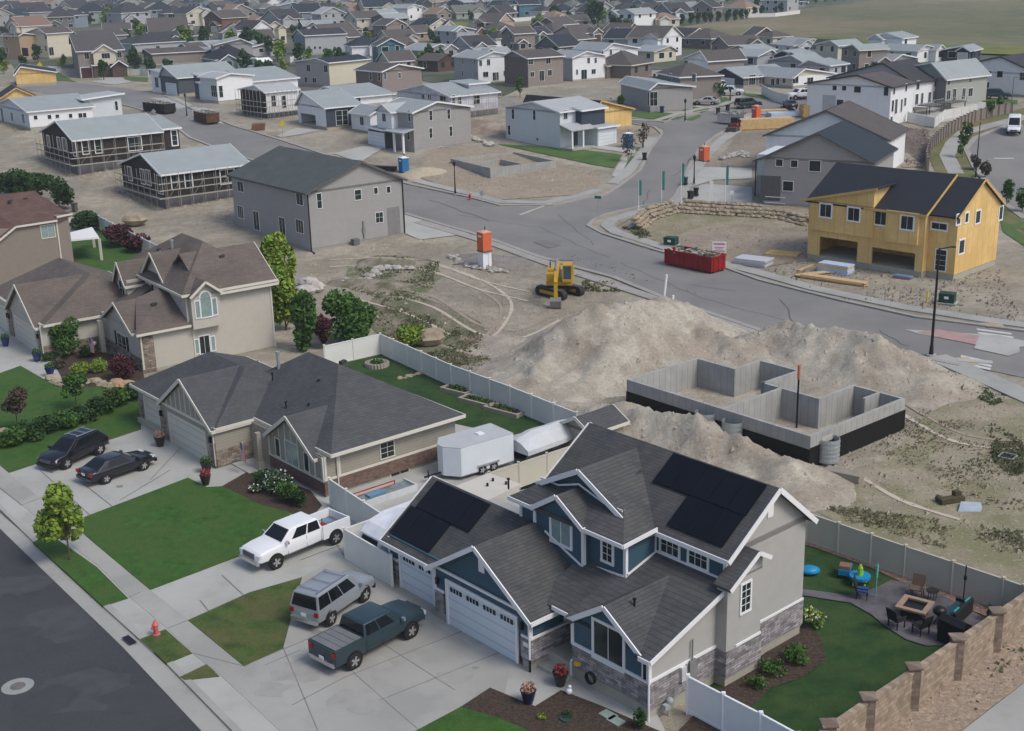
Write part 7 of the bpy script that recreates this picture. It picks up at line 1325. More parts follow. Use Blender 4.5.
pole('black post-top lamp on the lot with the low rear foundation',(455.3,194),(455.5,166),lantern=True); pole('black post-top lamp at the orange toilet on the street corner',(694,184),(695,160),lantern=True); pole('slim lamp by the brown dumpster on the left road',(187,116.5),(186.5,97),lantern=True)
pole('lamp post at the corner beside the sparse young trees',(643,147),(643.5,127),lantern=True); pole('tall grey street lamp above the white van',(1010,121),(1014.5,77),arm=(1.8,.3),mat=M('pole_grey',(.12,.12,.125))); pole('black pole behind the peak of the yellow duplex',(975.5,178),(981.5,122),name='utility_pole',cat='pole')
pole('lamp post on the corner lawn in front of the grey rambler',(685,121),(686,103),lantern=True); pole('lamp post beside the parked silver car',(730,101),(730.5,92),lantern=True)
def banner(label,base,top,h0=.45):
    r,h=pole(label,base,top,name='flag_pole',cat='banner',mat=white,r0=.04,z=.05); MB().box(-.02,.36,-.02,.02,h*.5,h-.05).build('banner_cloth',M('banner_teal',(.03,.17,.15),.8),r)
banner('teal banner flag nearest the crossing, left of the others',(638.6,211),(640,180)); banner('teal banner flag left of the sidewalk corner',(661.5,209),(662,171)); banner('teal banner flag beside the green bin',(681,203),(682,163)); banner('teal banner flag in front of the white garage wing',(725,205),(725,165))
def sign(label,px,w_,h_,H_,m_,cat='sign',name='sign',dia=False,yaw=None,text=None,post=None,tm=None):
    b=at(px,.05); r=root(name,b,math.radians(-75) if yaw is None else math.radians(yaw),label,cat); MB().box(-.03,.03,-.03,.03,0,H_).build('post',post or steel,r)
    if dia: MB().prism([(-.05,0,H_-h_*.6),(-.05,w_*.6,H_),(-.05,0,H_+h_*.6),(-.05,-w_*.6,H_)],(0,0,0),(.02,0,0)).build('sign_plate',m_,r)
    else: MB().box(-.05,-.03,-w_/2,w_/2,H_-h_,H_).build('sign_plate',m_,r)
    return r
YW=M('sign_yellow',(.65,.55,.02),.5); WS=M('sign_white',(.65,.62,.63),.5,col2=(.5,.2,.2),mask=3.5)
s=sign('white lot sign with red print on two posts beside the red dumpster',(719,258.5),1.5,1.2,1.9,white,yaw=75,name='lot_sign'); MB().box(-.062,-.052,-.6,.6,1.55,1.7).box(-.062,-.052,-.6,.6,.8,.9).box(-.062,-.052,-.5,.5,1.2,1.27).box(-.062,-.052,-.4,.4,1.05,1.1).build('sign_print',M('print_red',(.5,.08,.07)),s)
MB().box(-.02,.03,.7,.76,0,1.9).build('post',white,s)
sign('green street name sign at the street corner',(598,219),.9,.35,2.9,M('sign_green',(.02,.16,.10)),name='street_sign',yaw=60); sign('yellow diamond warning sign on the green bank at left',(41,74),1.3,1.3,2.4,YW,dia=True,yaw=80,name='warning_sign'); sign('yellow diamond sign in front of the white timber wing',(283,137),1.0,1.0,2.2,YW,dia=True,yaw=80,name='warning_sign'); sign('back of a round grey sign by the left road',(155,124),.8,.8,2.2,steel,dia=True,yaw=80,name='road_sign')
sign('grey sign post beside the red hydrant in the middle',(482,206),.5,.6,2.0,steel,yaw=80,name='road_sign'); sign('small white sign near the black bins',(731.5,202),.5,.5,1.5,white,yaw=80); sign('tall white board post beside the black bins',(711,204),.45,2.6,3.0,white,yaw=80)
def hydrant(label,px,m_,z=.15):
    g=at(px,z); r=root('fire_hydrant',g,math.radians(20),label,'fire hydrant'); MB().lathe((0,0,0),[(.2,0),(.2,.05),(.13,.06),(.13,.5),(.17,.52),(.17,.57),(.13,.6),(.10,.70),(.04,.76),(.03,.82)],14).build('barrel',m_,r,True)
    for s in (-1,1): MB().cyl((0,s*.1,.42),(0,s*.22,.42),.06,n=10).build('outlet_cap',m_,r)
    MB().cyl((-.1,0,.38),(-.24,0,.38),.08,n=10).build('pumper_cap',m_,r)
hydrant('faded pink fire hydrant on the dry strip by the sidewalk',q('i',615,352),M('hydrant_pink',(.50,.13,.12),.6,.15,8)); hydrant('bright red fire hydrant beside the middle road',(470,199),M('hydrant_red',(.5,.03,.02),.5))
mp_=at((663.6,301)); o=MB().cyl((0,0,0),(.25,0,2.6),.12,n=10).cyl((.9,.2,0),(.95,.2,.5),.12).build('pipe_stub',white,None); o.location=mp_; tag(o,'white plastic pipe standing upright by the middle road','pipe')
def bin_(label,px,m_,z=.1,sc=1): 
    g=at(px,z); r=root('trash_bin',g,random.random()*6,label,'bin'); MB().prism([(-.25,-.3,.05),(.25,-.3,.05),(.25,.3,.05),(-.25,.3,.05)],(0,0,0),(0,0,1.0)).box(-.3,.3,-.34,.34,.85,1.0).build('bin_body',m_,r); MB().box(-.31,.31,-.36,.38,1.0,1.08).build('lid',m_,r); wheel(r,-.2,.3,.12,.06,1); wheel(r,.2,.3,.12,.06,1)
bk=M('bin_black',(.02,.022,.022),.6); bg=M('bin_green',(.015,.05,.04),.6); bb=M('bin_blue',(.015,.04,.09),.6)
bin_('black trash bin at the kerb beside the small green strip',(644.5,160),bk); bin_('green lidded bin below the teal banner',(685,185),bg); bin_('black bin left of the pair on the pavement',(690.5,199),bk); bin_('black bin right of the pair on the pavement',(696,196),bk); bin_('dark bin at the kerb left of the white dumpster',(718,114),bk); bin_('dark bin right at the curved sidewalk',(727.5,111),bk); bin_('blue bin in front of the white garage door',(682,105),bb); bin_('grey bin behind the red-brown roof',(75,211),M('bin_grey',(.09,.085,.08),.7)); bin_('dark blue bin beside the grey rambler',(662,112.5),bb)
def toilet(label,px,c_,stand=0,z=.05,roofc=None):
    g=at(px,z); r=root('portable_toilet',g,math.radians(35),label,'portable toilet'); m_=M('toilet_'+c_[0],c_[1],.5,.05,1)
    if stand: MB().box(-.55,-.2,-.5,.5,0,stand).box(.2,.55,-.5,.5,0,stand).box(-.2,.2,-.45,.45,.3,stand).build('stand',white,r)
    MB().box(-.55,.55,-.58,.58,stand,stand+2.05).build('cabin',m_,r); MB().box(-.6,.6,-.63,.63,stand,stand+.12).build('skid',M('skid_grey',(.08,.08,.08)),r); MB().prism([(-.58,-.62,stand+2.05),(.58,-.62,stand+2.05),(.58,.62,stand+2.05),(-.58,.62,stand+2.05)],(0,0,0),(0,0,.1)).lathe((0,0,stand+2.15),[(.5,0),(.3,.12),(.05,.15)],12).build('roof',roofc or white,r)
    MB().box(-.57,-.55,-.35,.35,stand+.15,stand+1.95).build('door',m_,r); MB().box(-.575,-.55,-.3,.3,stand+1.6,stand+1.8).build('sticker',white,r); MB().cyl((.4,.4,stand+2.1),(.4,.4,stand+2.6),.05).build('vent_pipe',black,r)
oc=('orange',(.60,.13,.055)); bc=('blue',(.02,.14,.33))
toilet('bright orange portable toilet raised on a white stand in the bare lot',(485,267),oc,1.75,roofc=M('roof_pale_orange',(.6,.3,.2))); toilet('blue portable toilet with white roof behind the grey duplex',(404,172),bc); toilet('blue portable toilet in the front yard of the half built timber house',(628,147),bc); toilet('orange portable toilet on the sidewalk by the dark lot',(704,161),oc,roofc=M('roof_pale_orange',(.6,.3,.2))); toilet('orange portable toilet beside the yellow lumber stack',(756,118.5),oc,roofc=MT['roof_pale_orange'])
def dumpster(label,px0,px1,m_,W_=2.3,h_=1.7,fill=True,Lg=None,z=.05,junk=None):
    A=at(px0,z);B=at(px1,z); d=B-A; a=math.atan2(d.y,d.x); L_=Lg or d.length; r=root('dumpster',A,a,label,'dumpster'); t=.08; mb=MB()
    fl=.0; mb.box(0,L_,0,t,.15,h_).box(0,L_,W_-t,W_,.15,h_).box(0,t,t,W_-t,.15,h_).box(L_-t,L_,t,W_-t,.15,h_).box(t,L_-t,t,W_-t,.15,.25); mb.build('container',m_,r)
    n=int(L_/.6); mb=MB()
    for i in range(n+1): x=L_*i/n; mb.box(x-.05,x+.05,-.06,0,.15,h_-.1)
    for y in (.4,W_/2,W_-.4): mb.box(L_,L_+.06,y-.05,y+.05,.15,h_-.1)
    mb.build('side_rib',m_,r); MB().box(-.06,L_+.08,-.09,-.0,h_-.1,h_+.04).box(-.06,L_+.08,W_,W_+.06,h_-.1,h_+.04).box(L_+.0,L_+.1,0,W_,h_-.1,h_+.04).build('top_rail',m_,r); MB().box(0,L_,.3,.5,0,.15).box(0,L_,W_-.5,W_-.3,0,.15).build('skid',black,r)
    if fill:
        rs=random.Random(3); mb=MB()
        for i in range(70):
            x=rs.uniform(.3,L_-.3);y=rs.uniform(.3,W_-.3); s_=rs.uniform(.1,.4); b_=Vector((rs.uniform(-1,1),rs.uniform(-1,1),rs.uniform(-.3,.3))).normalized()*s_*1.5; mb.mat(i%3); c_=Vector((x,y,h_-.25+rs.uniform(0,.45))); mb.bar(c_-b_,c_+b_,s_*.5,s_*.3)
        mb.build('debris',junk or [M('junk_white',(.5,.5,.5)),M('junk_wood',(.35,.27,.18)),M('junk_green',(.10,.16,.13))],r)
dumpster('red open-top dumpster full of debris on the middle road',(665,264.5),(709.5,273.7),M('dumpster_red',(.25,.012,.010),.5,.15,1),Lg=6.4)
dumpster('black open-top dumpster on the left road',q('J',95,180),q('J',240,203),M('dumpster_black',(.015,.016,.016),.6)); dumpster('rusty brown dumpster with dark side on the left road',q('J',440,245),q('J',575,292),M('dumpster_brown',(.11,.05,.03),.7,.2,2),Lg=6.2); dumpster('white dumpster with red end on the side street',q('N',668,262),q('N',770,275),M('dumpster_white',(.5,.46,.45),.6,.15,1),Lg=5)
def transformer(label,px,m_): g=at(px,.05); r=root('transformer_box',g,math.radians(-30),label,'utility box'); MB().box(-.9,.9,-.7,.7,0,.12).build('pad',conc2,r); MB().prism([(-.7,-.55,.12),(.7,-.55,.12),(.7,-.55,1.0),(-.7,-.55,1.0)],(0,0,0),(0,1.1,.0)).build('cabinet',m_,r); MB().box(-.2,.2,-.57,-.55,.5,.75).build('label_plate',white,r)
transformer('dark green transformer box beside the tall street lamp',(947,303),M('box_green',(.015,.05,.035),.5)); transformer('green transformer box behind the red dumpster',(671,245.5),MT['box_green'])
sg=at((915,300)); o=MB().cyl((0,0,0),(0,0,1.3),.05).build('survey_stake',M('stake_grey',(.3,.3,.3)),None); o.location=at((885,302)); tag(o,'thin grey stake on the lot in front of the open garages','stake')
o=MB().cyl((0,0,0),(0,0,1.1),.09).build('bollard',M('gas_yellow',(.6,.5,.03)),None); o.location=at((927,302)); tag(o,'yellow marker post left of the green transformer box','marker post')
# lumber and material stacks
def stack(label,px,dims,yaw,mats,cat='lumber stack',name='lumber_stack',n=5,z=.03,jit=.1):
    g=at(px,z); r=root(name,g,math.radians(yaw),label,cat); L_,W_,h_=dims; rs=random.Random(int(px[0])); mb=MB()
    for i in range(n):
        j=rs.uniform(-jit,jit); mb.mat(i%len(mats)); mb.box(-L_/2+j,L_/2+j,-W_/2+j*.3,W_/2+j*.3,h_*i/n,h_*(i+1)/n-.015)
    mb.build('boards',mats,r); MB().box(-L_*.3,-L_*.3+.1,-W_/2-.05,W_/2+.05,-.03,.0).box(L_*.3,L_*.3+.1,-W_/2-.05,W_/2+.05,-.03,.0).build('bearer',lumber,r); return r
wrapb=col('wrap_blue_white',(.45,.53,.66)); stack('white and blue wrapped bundle with plywood on top before the left garage bay',(835,272),(3.4,1.5,.95),-42,[wrapb,wrapb,wrapb,osb],name='board_bundle')
stack('long loose lumber stack in front of the yellow duplex garages',(833,281),(7.0,1.0,.35),-40,[lumber,osbp],n=3,jit=.5); stack('scattered planks left of the wrapped bundle',(815,274),(4.2,.8,.18),20,[lumber],n=2,jit=.6); stack('flat yellow boards at the left corner of the yellow duplex',(783,254),(3.6,2.2,.15),-30,[osbp],n=1); stack('thin loose planks across the dirt by the garage bays',(806,268),(3.4,.35,.12),50,[lumber],n=1)
stack('pink and blue material heap by the right garage bay',(903,278),(1.8,.8,.3),-40,[col('mat_pink',(.35,.12,.2)),col('mat_blue',(.15,.25,.35))],n=2,name='material_heap',cat='building material'); 
r=stack('stack of pale wrapped bags on the lot beside the lot sign',(753,264),(3.6,2.2,.7),-35,[col('bag_pale',(.45,.46,.5))],n=3,name='bag_stack',cat='building material'); 
stack('white sacks left of the plank pile',(760,263),(1.2,1.0,.6),-20,[col('bag_white',(.55,.57,.58))],n=2,name='bag_stack',cat='building material')
stack('long orange-yellow lumber bundle beyond the grey gabled house',(765,128),(9,2.2,1.6),8,[osbp,lumber],n=4); stack('orange plywood cube near the white townhouse',(810,116.5),(3.2,2.4,2.0),5,[osbp],n=5); stack('flat white wrapped boards beside the orange plywood cube',(785,116),(6,2.5,.7),10,[wrapb],n=2,name='board_bundle'); stack('low pale board stack near the orange toilet',(772,113),(5,2,.6),5,[wrapb,lumber],n=2,name='board_bundle')
stack('rusty crate of steel by the left road',(259,129.5),(2.2,1.6,1.0),10,[M('rust',(.16,.08,.045),.9,.2,2)],n=2,name='steel_crate',cat='crate'); stack('wooden pallet leaning near the foundation corner',(843,478),(2.3,.9,.5),-35,[M('pallet_grey',(.26,.23,.19),.9,.15,2)],n=3,name='pallet',cat='pallet'); stack('white form boards on the sidewalk at the right edge',(975,362),(2.6,.8,.12),-20,[conc2],n=1,name='board_bundle')
stack('dark metal beams lying on the dirt behind the grey duplex',(383,170),(4.2,1.0,.6),-25,[black],n=2,name='steel_beams',cat='steel beams')
o=MB().cbox((0,0,.2),(1.6,.5,.3)).cbox((.5,.2,.45),(.4,.4,.3)).cyl((-.6,0,.2),(-.6,.5,.2),.2).build('compactor',[M('mach_dark',(.07,.06,.03),.8,.3,3)],None); o.location=at(q('h',735,560)); o.rotation_euler=(0,0,.3); tag(o,'small dark machine abandoned in the weedy lot','machine')
o=MB().prism([(-.7,-.4,0),(.6,-.5,0),(.8,.3,0),(-.3,.5,0)],(0,0,.02),(.1,.1,.22)).build('tarp_scrap',M('tarp_pale_blue',(.36,.42,.48)),None); o.location=at(q('h',800,585)); tag(o,'crumpled pale blue tarp beside the small dark machine in the lot','tarp')
# ---------------------------------------------------------------- excavator
ye=M('machine_yellow',(.47,.29,.03),.45,.06,1); E0=at((560,295)); r=root('excavator',E0,math.radians(-97),'yellow tracked excavator with its bucket down on the dirt mound','excavator')
for s in (-1,1):
    mb=MB(); n=20; a_=1.55;rr=.42
    prof=[(a_+rr*math.cos(t),rr+rr*math.sin(t)) for t in np.linspace(-PI/2,PI/2,8)]+[(-a_+rr*math.cos(t),rr+rr*math.sin(t)) for t in np.linspace(PI/2,3*PI/2,8)]
    y0=s*1.15-.3; mb.prism([(x,y0,z) for x,z in prof],(0,0,0),(0,.6,0)); t_=mb.build('track',M('track_dark',(.03,.028,.026),.8),r); m2=MB()
    for i in range(13): m2.box(-1.7+i*.27,-1.6+i*.27,y0-.02,y0+.62,2*rr,2*rr+.04)
    m2.build('track_shoes',M('track_grey',(.08,.075,.07)),t_)
    MB().box(-1.3,1.3,y0-.03,y0,.3,.6).build('track_frame',ye,t_)
MB().box(-.9,.9,-.85,.85,.55,.9).cyl((0,0,.9),(0,0,1.1),.7,n=18).build('undercarriage',black,r)
for o in r.children: o.rotation_euler.z=math.radians(48)
MB().box(-1.9,.9,-1.25,1.25,1.1,1.5).box(-2.2,-.2,-1.25,1.25,1.5,2.35).box(-.2,.6,-1.25,-.35,1.5,2.1).build('house_body',ye,r); MB().prism([(-2.5,-1.2,1.15),(-2.2,-1.2,1.15),(-2.2,-1.2,2.2),(-2.4,-1.2,2.2)],(0,0,0),(0,2.4,0)).build('counterweight',M('cw_grey',(.06,.06,.06)),r)
MB().box(-.4,1.25,.35,1.25,1.5,1.75).box(-.4,1.2,.35,1.25,2.95,3.05).box(-.4,-.32,.35,1.25,1.75,2.95).box(1.12,1.2,.35,.43,1.75,2.95).box(1.12,1.2,1.17,1.25,1.75,2.95).box(.35,.43,1.17,1.25,1.75,2.95).build('cab',ye,r); MB().box(-.3,1.16,.4,1.2,1.75,2.93).build('cab_glass',M('cab_glass_blue',(.03,.07,.09),.1,spec=.8),r)
def beam(par,name,pts,w0,mat_,yc=0):
    mb=MB()
    for (x0,z0,h0),(x1,z1,h1) in zip(pts,pts[1:]):
        d=Vector((x1-x0,0,z1-z0)).normalized(); n=Vector((-d.z,0,d.x)); a=Vector((x0,yc,z0));b=Vector((x1,yc,z1)); P_=[a-n*h0/2,b-n*h1/2,b+n*h1/2,a+n*h0/2]; mb.prism(P_,(0,-w0/2,0),(0,w0/2,0))
    return mb.build(name,mat_,par)
beam(r,'boom',[(.6,1.5,.5),(1.7,3.2,.6),(2.6,3.5,.6),(4.4,2.7,.4)],.4,ye); beam(r,'stick',[(4.1,3.1,.35),(4.7,2.2,.45),(4.9,.9,.25)],.32,ye); MB().cyl((1.0,.32,1.5),(2.3,.32,3.0),.09).cyl((1.0,-.32,1.5),(2.3,-.32,3.0),.09).cyl((2.6,0,3.95),(4.2,0,3.3),.1).build('hydraulic_cylinder',chrome,r)
MB().prism([(4.9,-.5,1.0),(5.3,-.5,.7),(5.2,-.5,.1),(4.7,-.5,-.1),(4.2,-.5,.15),(4.3,-.5,.5),(4.7,-.5,.3)],(0,0,0),(0,1,0)).build('bucket',M('bucket_grey',(.18,.17,.16),.6,.2,2),r)
MB().cyl((-1,-1,2.35),(-1,-1,2.9),.06).cyl((-1.3,.6,2.35),(-1.3,.6,2.6),.1).bar((-2.1,-1.2,2.8),(-2.1,1.2,2.8),.04,.04).build('exhaust_and_rail',black,r)
# skid steer
g=at((735,130),.05); r=root('skid_steer',g,math.radians(-120),'small red and black skid steer loader beside the white dumpster','loader'); MB().box(-1.2,.9,-.6,.6,.4,1.2).build('chassis',M('skid_red',(.3,.05,.03)),r); MB().box(-.5,.6,-.55,.55,1.2,2.05).build('cab',black,r); MB().box(.9,1.9,-.85,.85,.1,.6).build('bucket',M('bucket_dark',(.08,.07,.07)),r)
for x in (-.7,.6):
    for s in (-1,1): wheel(r,x,s*.75,.42,.3,s)
# ---------------------------------------------------------------- pots, flags, garden things
def pot(label,px,m_,pl,z=.14,s_=1.,fl=None):
    g=at(px,z); r=root('planter_pot',g,0,label,'planter'); MB().lathe((0,0,0),[(.18*s_,0),(.26*s_,.3*s_),(.32*s_,.55*s_),(.34*s_,.6*s_),(.28*s_,.6*s_),(.2*s_,.5*s_)],14).build('pot',m_,r,True); rs=random.Random(int(px[0])); mb=MB(); leaves(mb,(0,0,.72*s_),(.3*s_,.3*s_,.22*s_),160,.1,rs); mb.build('flowers',pl,r)
pb=M('pot_blue',(.012,.03,.16),.25,spec=.6); pd=M('pot_dark',(.03,.026,.024),.5); pn=M('pot_navy',(.012,.014,.045),.3,spec=.6); fr_=col('flower_red',(.25,.05,.05)); fp=col('flower_peach',(.45,.28,.2))
pot('blue glazed pot nearest the left garage door of the tan house',(6,346),pb,leafg,s_=1.2); pot('blue glazed pot at the garage corner of the tan house',(37.5,361),pb,leafg,s_=1.2); pot('blue glazed pot at the corner of the tan house lawn',(50.5,376),pb,leafg,s_=1.2)
pot('tall dark planter between the two garage doors of the rambler',(160.5,446),pd,fp,s_=1.2); pot('tall dark planter at the right of the wide rambler garage door',(207,472),pd,leafg,s_=1.2); pot('dark planter with red flowers at the lawn corner',(206,484.5),pd,fr_,s_=1.1)
pot('dark pot beside the front steps of the blue house',(560.5,685),pd,fr_,s_=1.1); pot('navy pot with flowers at the tip of the front walk',(528.5,703),pn,fp,s_=1.1)
def usflag(label,px,z=1.6,yaw=60,sc=1.):
    g=atz(px,z); r=root('flag',(g.x,g.y,.1),math.radians(yaw),label,'flag'); MB().cyl((0,0,1.0*sc+z-1.2),(.7*sc,0,z+.65*sc),.018,n=6).build('flag_staff',white,r)
    red=M('flag_red',(.42,.03,.05)); mb=MB(); w_=.95*sc
    for i in range(13): 
        mb.mat(0 if i%2==0 else 1); x=.12*sc+i*w_/13; mb.box(x,x+w_/13,-.01,.01,z+.45*sc-1.35*sc,z+.45*sc-(0 if i>6 else .0))
    mb.build('cloth',[red,white],r); MB().box(.12*sc,.12*sc+w_*7/13,-.016,.016,z-.05*sc,z+.46*sc).build('canton',M('flag_blue',(.02,.04,.16)),r); st_=MB()
    for i in range(3):
        for j in range(4): st_.cbox((.2*sc+i*.16*sc,-.018,z+.02*sc+j*.12*sc),(.04,.006,.04))
    st_.build('stars',white,r)
usflag('american flag hanging on the porch column of the rambler',(240,449),1.6,-60,.9); usflag('american flag hanging at the porch of the tan house',(89,343),1.7,-50,.9)
# raised planter beds and ring in the rambler back lawn
def ring(label,px,a,b,h_=.3,box=False,yaw=-40,z=.06,cat='garden bed'):
    g=at(px,z); r=root('garden_bed',g,math.radians(yaw),label,cat); m_=M('bed_edge',(.33,.30,.25),.9,.1,3)
    if box: MB().box(-a,a,-b,-b+.18,0,h_).box(-a,a,b-.18,b,0,h_).box(-a,-a+.18,-b+.18,b-.18,0,h_).box(a-.18,a,-b+.18,b-.18,0,h_).build('edging',m_,r); MB().box(-a+.18,a-.18,-b+.18,b-.18,0,h_-.1).build('soil',mulch,r)
    else:
        mb=MB(); n=20
        for i in range(n): t=2*PI*i/n; mb.cbox((a*math.cos(t),b*math.sin(t),h_/2),(.32,.32,h_))
        mb.build('edging',m_,r); MB().cyl((0,0,0),(0,0,h_-.1),a-.1,n=18).build('soil',mulch,r)
    rs=random.Random(int(px[0])); mb=MB(); leaves(mb,(0,0,h_+.05),(a*.7,b*.6,.15),90,.15,rs); mb.build('plants',leafg,r)
ring('round stone fire ring on the rambler back lawn',(377,366),.8,.8,.35,cat='fire ring'); ring('long stone edged bed against the white fence, leftmost',(457,392),1.3,.55,box=True); ring('stone edged bed in the middle of the three along the fence',(479,403),1.6,.6,box=True); ring('stone edged bed nearest the garden shed',(505,412),1.6,.6,box=True)
g=at((382,496),.1); r=root('window_well',g,math.radians(40),'covered window well with red rail beside the brick base','window well'); MB().box(-2.1,2.1,-.9,-.8,0,.45).box(-2.1,-2.0,-.8,.5,0,.45).box(2.0,2.1,-.8,.5,0,.45).build('well_wall',M('well_pale',(.5,.52,.53)),r); MB().box(-2,2,-.8,.4,.28,.34).build('well_cover',M('cover_blue_grey',(.16,.2,.22),.4,.4,2),r); MB().bar((-1.9,.3,.6),(1.2,.3,.6),.06,.06).bar((-1.9,.3,.35),(1.2,.3,.35),.06,.06).bar((-1.9,.3,0),(-1.9,.3,.6),.06,.06).bar((1.2,.3,0),(1.2,.3,.6),.06,.06).build('red_rail',M('rail_red',(.35,.04,.04)),r); MB().cbox((-.6,-.2,.42),(1.2,.5,.12)).build('folded_cover',M('tarp_blue2',(.12,.25,.36)),r)
# patio furniture
def chair(label,px,yaw,m_,cush=None,z=.13,group=None,s_=1,low=False):
    g=at(px,z); r=root('patio_chair',g,math.radians(yaw),label,'chair',group); 
    for x in (-.25,.25):
        for y in (-.28,.28): MB().box(x-.025,x+.025,y-.025,y+.025,0,.42).build('leg',m_,r)
    MB().box(-.3,.3,-.32,.32,.4,.46).build('seat',cush or m_,r); MB().prism([(-.3,-.32,.44),(-.24,-.32,.44),(-.42,-.32,1.05),(-.48,-.32,1.05)],(0,0,0),(0,.64,0)).build('backrest',m_,r)
    for s in (-1,1): MB().box(-.3,.3,s*.34-.03,s*.34+.03,.6,.65).build('armrest',m_,r)
dk=M('wicker_dark',(.02,.019,.02),.8); wd_=M('chair_wood',(.12,.085,.065),.8)
g=at(q('l',590,278),.13); r=root('fire_table',g,math.radians(-35),'square fire pit table with wooden rim on the slate patio','fire table'); MB().box(-.75,.75,-.75,-.5,.55,.65).box(-.75,.75,.5,.75,.55,.65).box(-.75,-.5,-.5,.5,.55,.65).box(.5,.75,-.5,.5,.55,.65).build('table_rim',M('rim_wood',(.30,.21,.15),.7,.15,2),r); MB().box(-.5,.5,-.5,.5,.4,.5).build('fire_bowl',black,r); MB().box(-.5,.5,-.52,-.5,0,.55).box(-.5,.5,.5,.52,0,.55).box(-.52,-.5,-.5,.5,0,.55).box(.5,.52,-.5,.5,0,.55).build('table_base',dk,r)
chair('dark chair left of the fire pit table',q('l',520,320),30,dk,None); chair('dark chair on the near side of the fire pit table',q('l',615,345),120,dk,None); chair('brown slatted adirondack chair by the back fence',q('l',600,200),-120,wd_,None); chair('low lounge chair with blue cushion near the toys',q('l',385,205),-20,dk,M('cushion_navy',(.02,.06,.2))); 
g=at(q('l',685,320),.13); r=root('kettle_grill',g,0,'black kettle grill beside the fire pit table','grill'); MB().ball((0,0,.85),.33,16,(1,1,.75)).build('grill_bowl',black,r,True)
for a in range(3): MB().cyl((0,0,.7),(math.cos(a*2.1)*.3,math.sin(a*2.1)*.3,0),.02,n=6).build('leg',black,r)
g=at(q('l',750,290),.13); r=root('patio_sofa',g,math.radians(138),'dark wicker sofa with teal cushions by the block wall','sofa'); tc=M('cushion_teal',(.02,.30,.30),.8); MB().box(-.4,.4,-1.0,1.0,.05,.42).build('base',dk,r); MB().box(-.45,-.3,-1.05,1.05,.1,.85).build('backrest',dk,r)
for s in (-1,1): MB().box(-.4,.4,s*1.0-.08,s*1.0+.08,.1,.65).build('armrest',dk,r); MB().prism([(-.3,s*.65-.28,.45),(-.2,s*.65-.28,.45),(-.25,s*.65-.28,.9),(-.33,s*.65-.28,.9)],(0,0,0),(0,.56,0)).build('cushion',tc,r)
MB().box(-.3,.35,-.9,.9,.42,.5).build('seat_cushion',M('cushion_dark',(.02,.05,.06)),r)
g=at(q('l',745,385),.13); r=root('covered_grill',g,math.radians(35),'black covered barbecue against the block wall','grill'); MB().prism([(-.4,-.7,0),(.4,-.7,0),(.35,-.65,1.1),(.0,-.6,1.3),(-.35,-.65,1.1)],(0,0,0),(0,1.35,0)).build('cover',black,r); MB().box(-.35,.35,-.95,-.7,.75,.8).build('side_shelf',dk,r)
g=at(q('l',660,215),.13); r=root('side_table',g,0,'small dark side table by the adirondack chair','table'); MB().cyl((0,0,.5),(0,0,.54),.32,n=14).build('table_top',dk,r)
for a in range(4): MB().cyl((.2*math.cos(a*1.57),.2*math.sin(a*1.57),0),(.2*math.cos(a*1.57),.2*math.sin(a*1.57),.5),.02,n=5).build('leg',dk,r)
g=at(q('l',890,300),.1); o=bush('dark potted shrub in the corner by the block wall',q('l',890,298),.35,1.0,leafd,250,.09)
tb=M('toy_blue',(.01,.22,.45),.4); tg=M('toy_green',(.25,.5,.05),.5)
g=at(q('l',375,155),.1); r=root('play_table',g,.4,'bright blue play table with green and yellow tower on the lawn','toy'); MB().cyl((0,0,.42),(0,0,.55),.55,n=14).build('table_top',tb,r); MB().lathe((0,0,.55),[(.16,0),(.14,.4),(.05,.6)],8).build('tower',tg,r)
for a in range(4): MB().cyl((.4*math.cos(a*1.57),.4*math.sin(a*1.57),0),(.4*math.cos(a*1.57),.4*math.sin(a*1.57),.42),.05,n=6).build('leg',tg,r)
g=at(q('l',318,118),.1); r=root('ride_on_toy',g,1.2,'blue and brown ride-on toy left of the blue play table','toy'); MB().box(-.5,.5,-.3,.3,.2,.5).build('toy_body',tb,r); MB().box(-.45,.1,-.28,.28,.5,.7).build('toy_seat',M('toy_brown',(.2,.12,.08)),r)
for x in (-.32,.32):
    for s in (-1,1): wheel(r,x,s*.32,.16,.08,s)
g=at(q('l',178,112),.1); o=MB().ball((0,0,.2),.5,12,(1.2,.8,.45),.1).build('wading_pool',tb,None,True); o.location=g; tag(o,'bright blue toy lying by the back corner of the blue house','toy')
for i,(x,y) in enumerate(((182,20+140),(100,0))): pass
g=at(q('l',438,205),.1); o=MB().cyl((0,0,0),(0,0,1.9),.03).cyl((0,0,1.1),(0,0,1.8),.06).build('garden_umbrella',[M('umb_teal',(.1,.4,.38))],None); o.location=g; tag(o,'thin closed teal umbrella beside the lounge chair','umbrella')
g=at(q('l',780,250),.1); o=MB().cyl((0,0,0),(0,0,2.4),.03).cbox((0,0,1.7),(.12,.12,.2)).build('garden_pole',black,None); o.location=g; tag(o,'thin black lantern pole by the back fence','pole')
for i,px_ in enumerate((q('k',425,670),q('k',455,693))):
    o=MB().box(-.35,.35,-.25,.25,0,.06).build('stepping_slab',M('slab_green',(.22,.28,.26)),None); o.location=at(px_,.17); o.rotation_euler=(0,0,-.85); tag(o,['upper pale green slab in the front mulch bed','lower pale green slab in the front mulch bed'][i],'slab')
o=MB().ball((0,0,.14),.15,10,(1,1,1.1)).ball((.03,0,.36),.09).build('garden_statue',white,None,True); o.location=at(q('k',272,585),.17); tag(o,'small white ornament by the railing of the front steps','ornament')
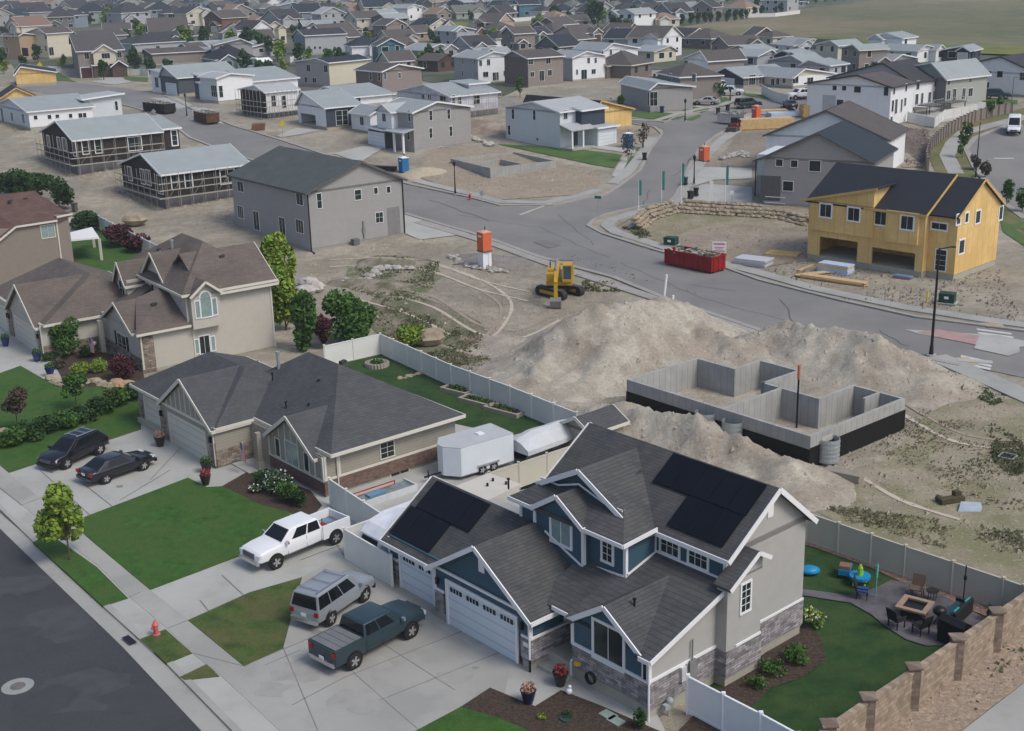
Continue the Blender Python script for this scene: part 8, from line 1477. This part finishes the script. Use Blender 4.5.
o=MB().cyl((0,0,0),(0,0,.06),.3,n=18).build('well_lid',M('lid_green',(.03,.06,.05)),None); o.location=at(q('k',260,682),.17); tag(o,'dark round valve lid in the front mulch bed','valve lid')
o=MB().cbox((0,0,.75),(.35,.35,.3)).cyl((0,0,0),(0,0,.6),.04).build('white_seat',white,None); o.location=at((95,352),.1); tag(o,'small white stand beside the hanging flag of the tan house','ornament')
# stakes beside the townhouse decks
for i,(px_,W_) in enumerate((((952,110),5),((930,113),4),((915,117),4))):
    g=at(px_); g.z=gz(g.x,g.y); r=root('wooden_deck',g,math.radians(40),['grey wooden deck behind the sage townhouse','wooden deck behind the middle white townhouse','dark deck behind the nearest white townhouse'][i],'deck'); MB().box(-W_/2,W_/2,-1.2,1.2,1.3,1.45).build('deck_floor',M('deck_grey',(.13,.12,.115)),r); m_=MB()
    for x in np.linspace(-W_/2+.1,W_/2-.1,7): m_.box(x-.03,x+.03,-1.2,-1.14,1.45,2.3)
    m_.bar((-W_/2,-1.17,2.3),(W_/2,-1.17,2.3),.06,.08); m_.build('railing',M('rail_grey',(.3,.3,.31)),r)
    for x in (-W_/2+.2,W_/2-.2): MB().box(x-.08,x+.08,-1.1,-.95,0,1.3).build('post',MT['deck_grey'],r)

for o in COL.objects:
    if o.get('label') and len(o['label'].split())>16: o['label']=o['label'].replace(' standing','').replace(' far away','').replace(' in the middle rows','')
# air between the houses and the far rows
ex_=[o for o in COL.objects if o.name.startswith('excavator')][0]; ex_.scale=(1.02,1.02,1.08)
for o in COL.objects:
    if o.get('label','').startswith('silver grey SUV'): o.scale=(.98,1.0,1.09)
hz=MB().box(-420,420,-30,900,-1.5,HC+6).build('haze',None,None); hz['kind']='stuff'
hm=bpy.data.materials.new('haze_air'); hm.use_nodes=True; nt=hm.node_tree; nt.nodes.clear(); ou=nt.nodes.new('ShaderNodeOutputMaterial'); pv=nt.nodes.new('ShaderNodeVolumePrincipled'); pv.inputs['Density'].default_value=.00022; pv.inputs['Color'].default_value=(.75,.82,.92,1); nt.links.new(pv.outputs[0],ou.inputs['Volume']); hz.data.materials.clear(); hz.data.materials.append(hm)
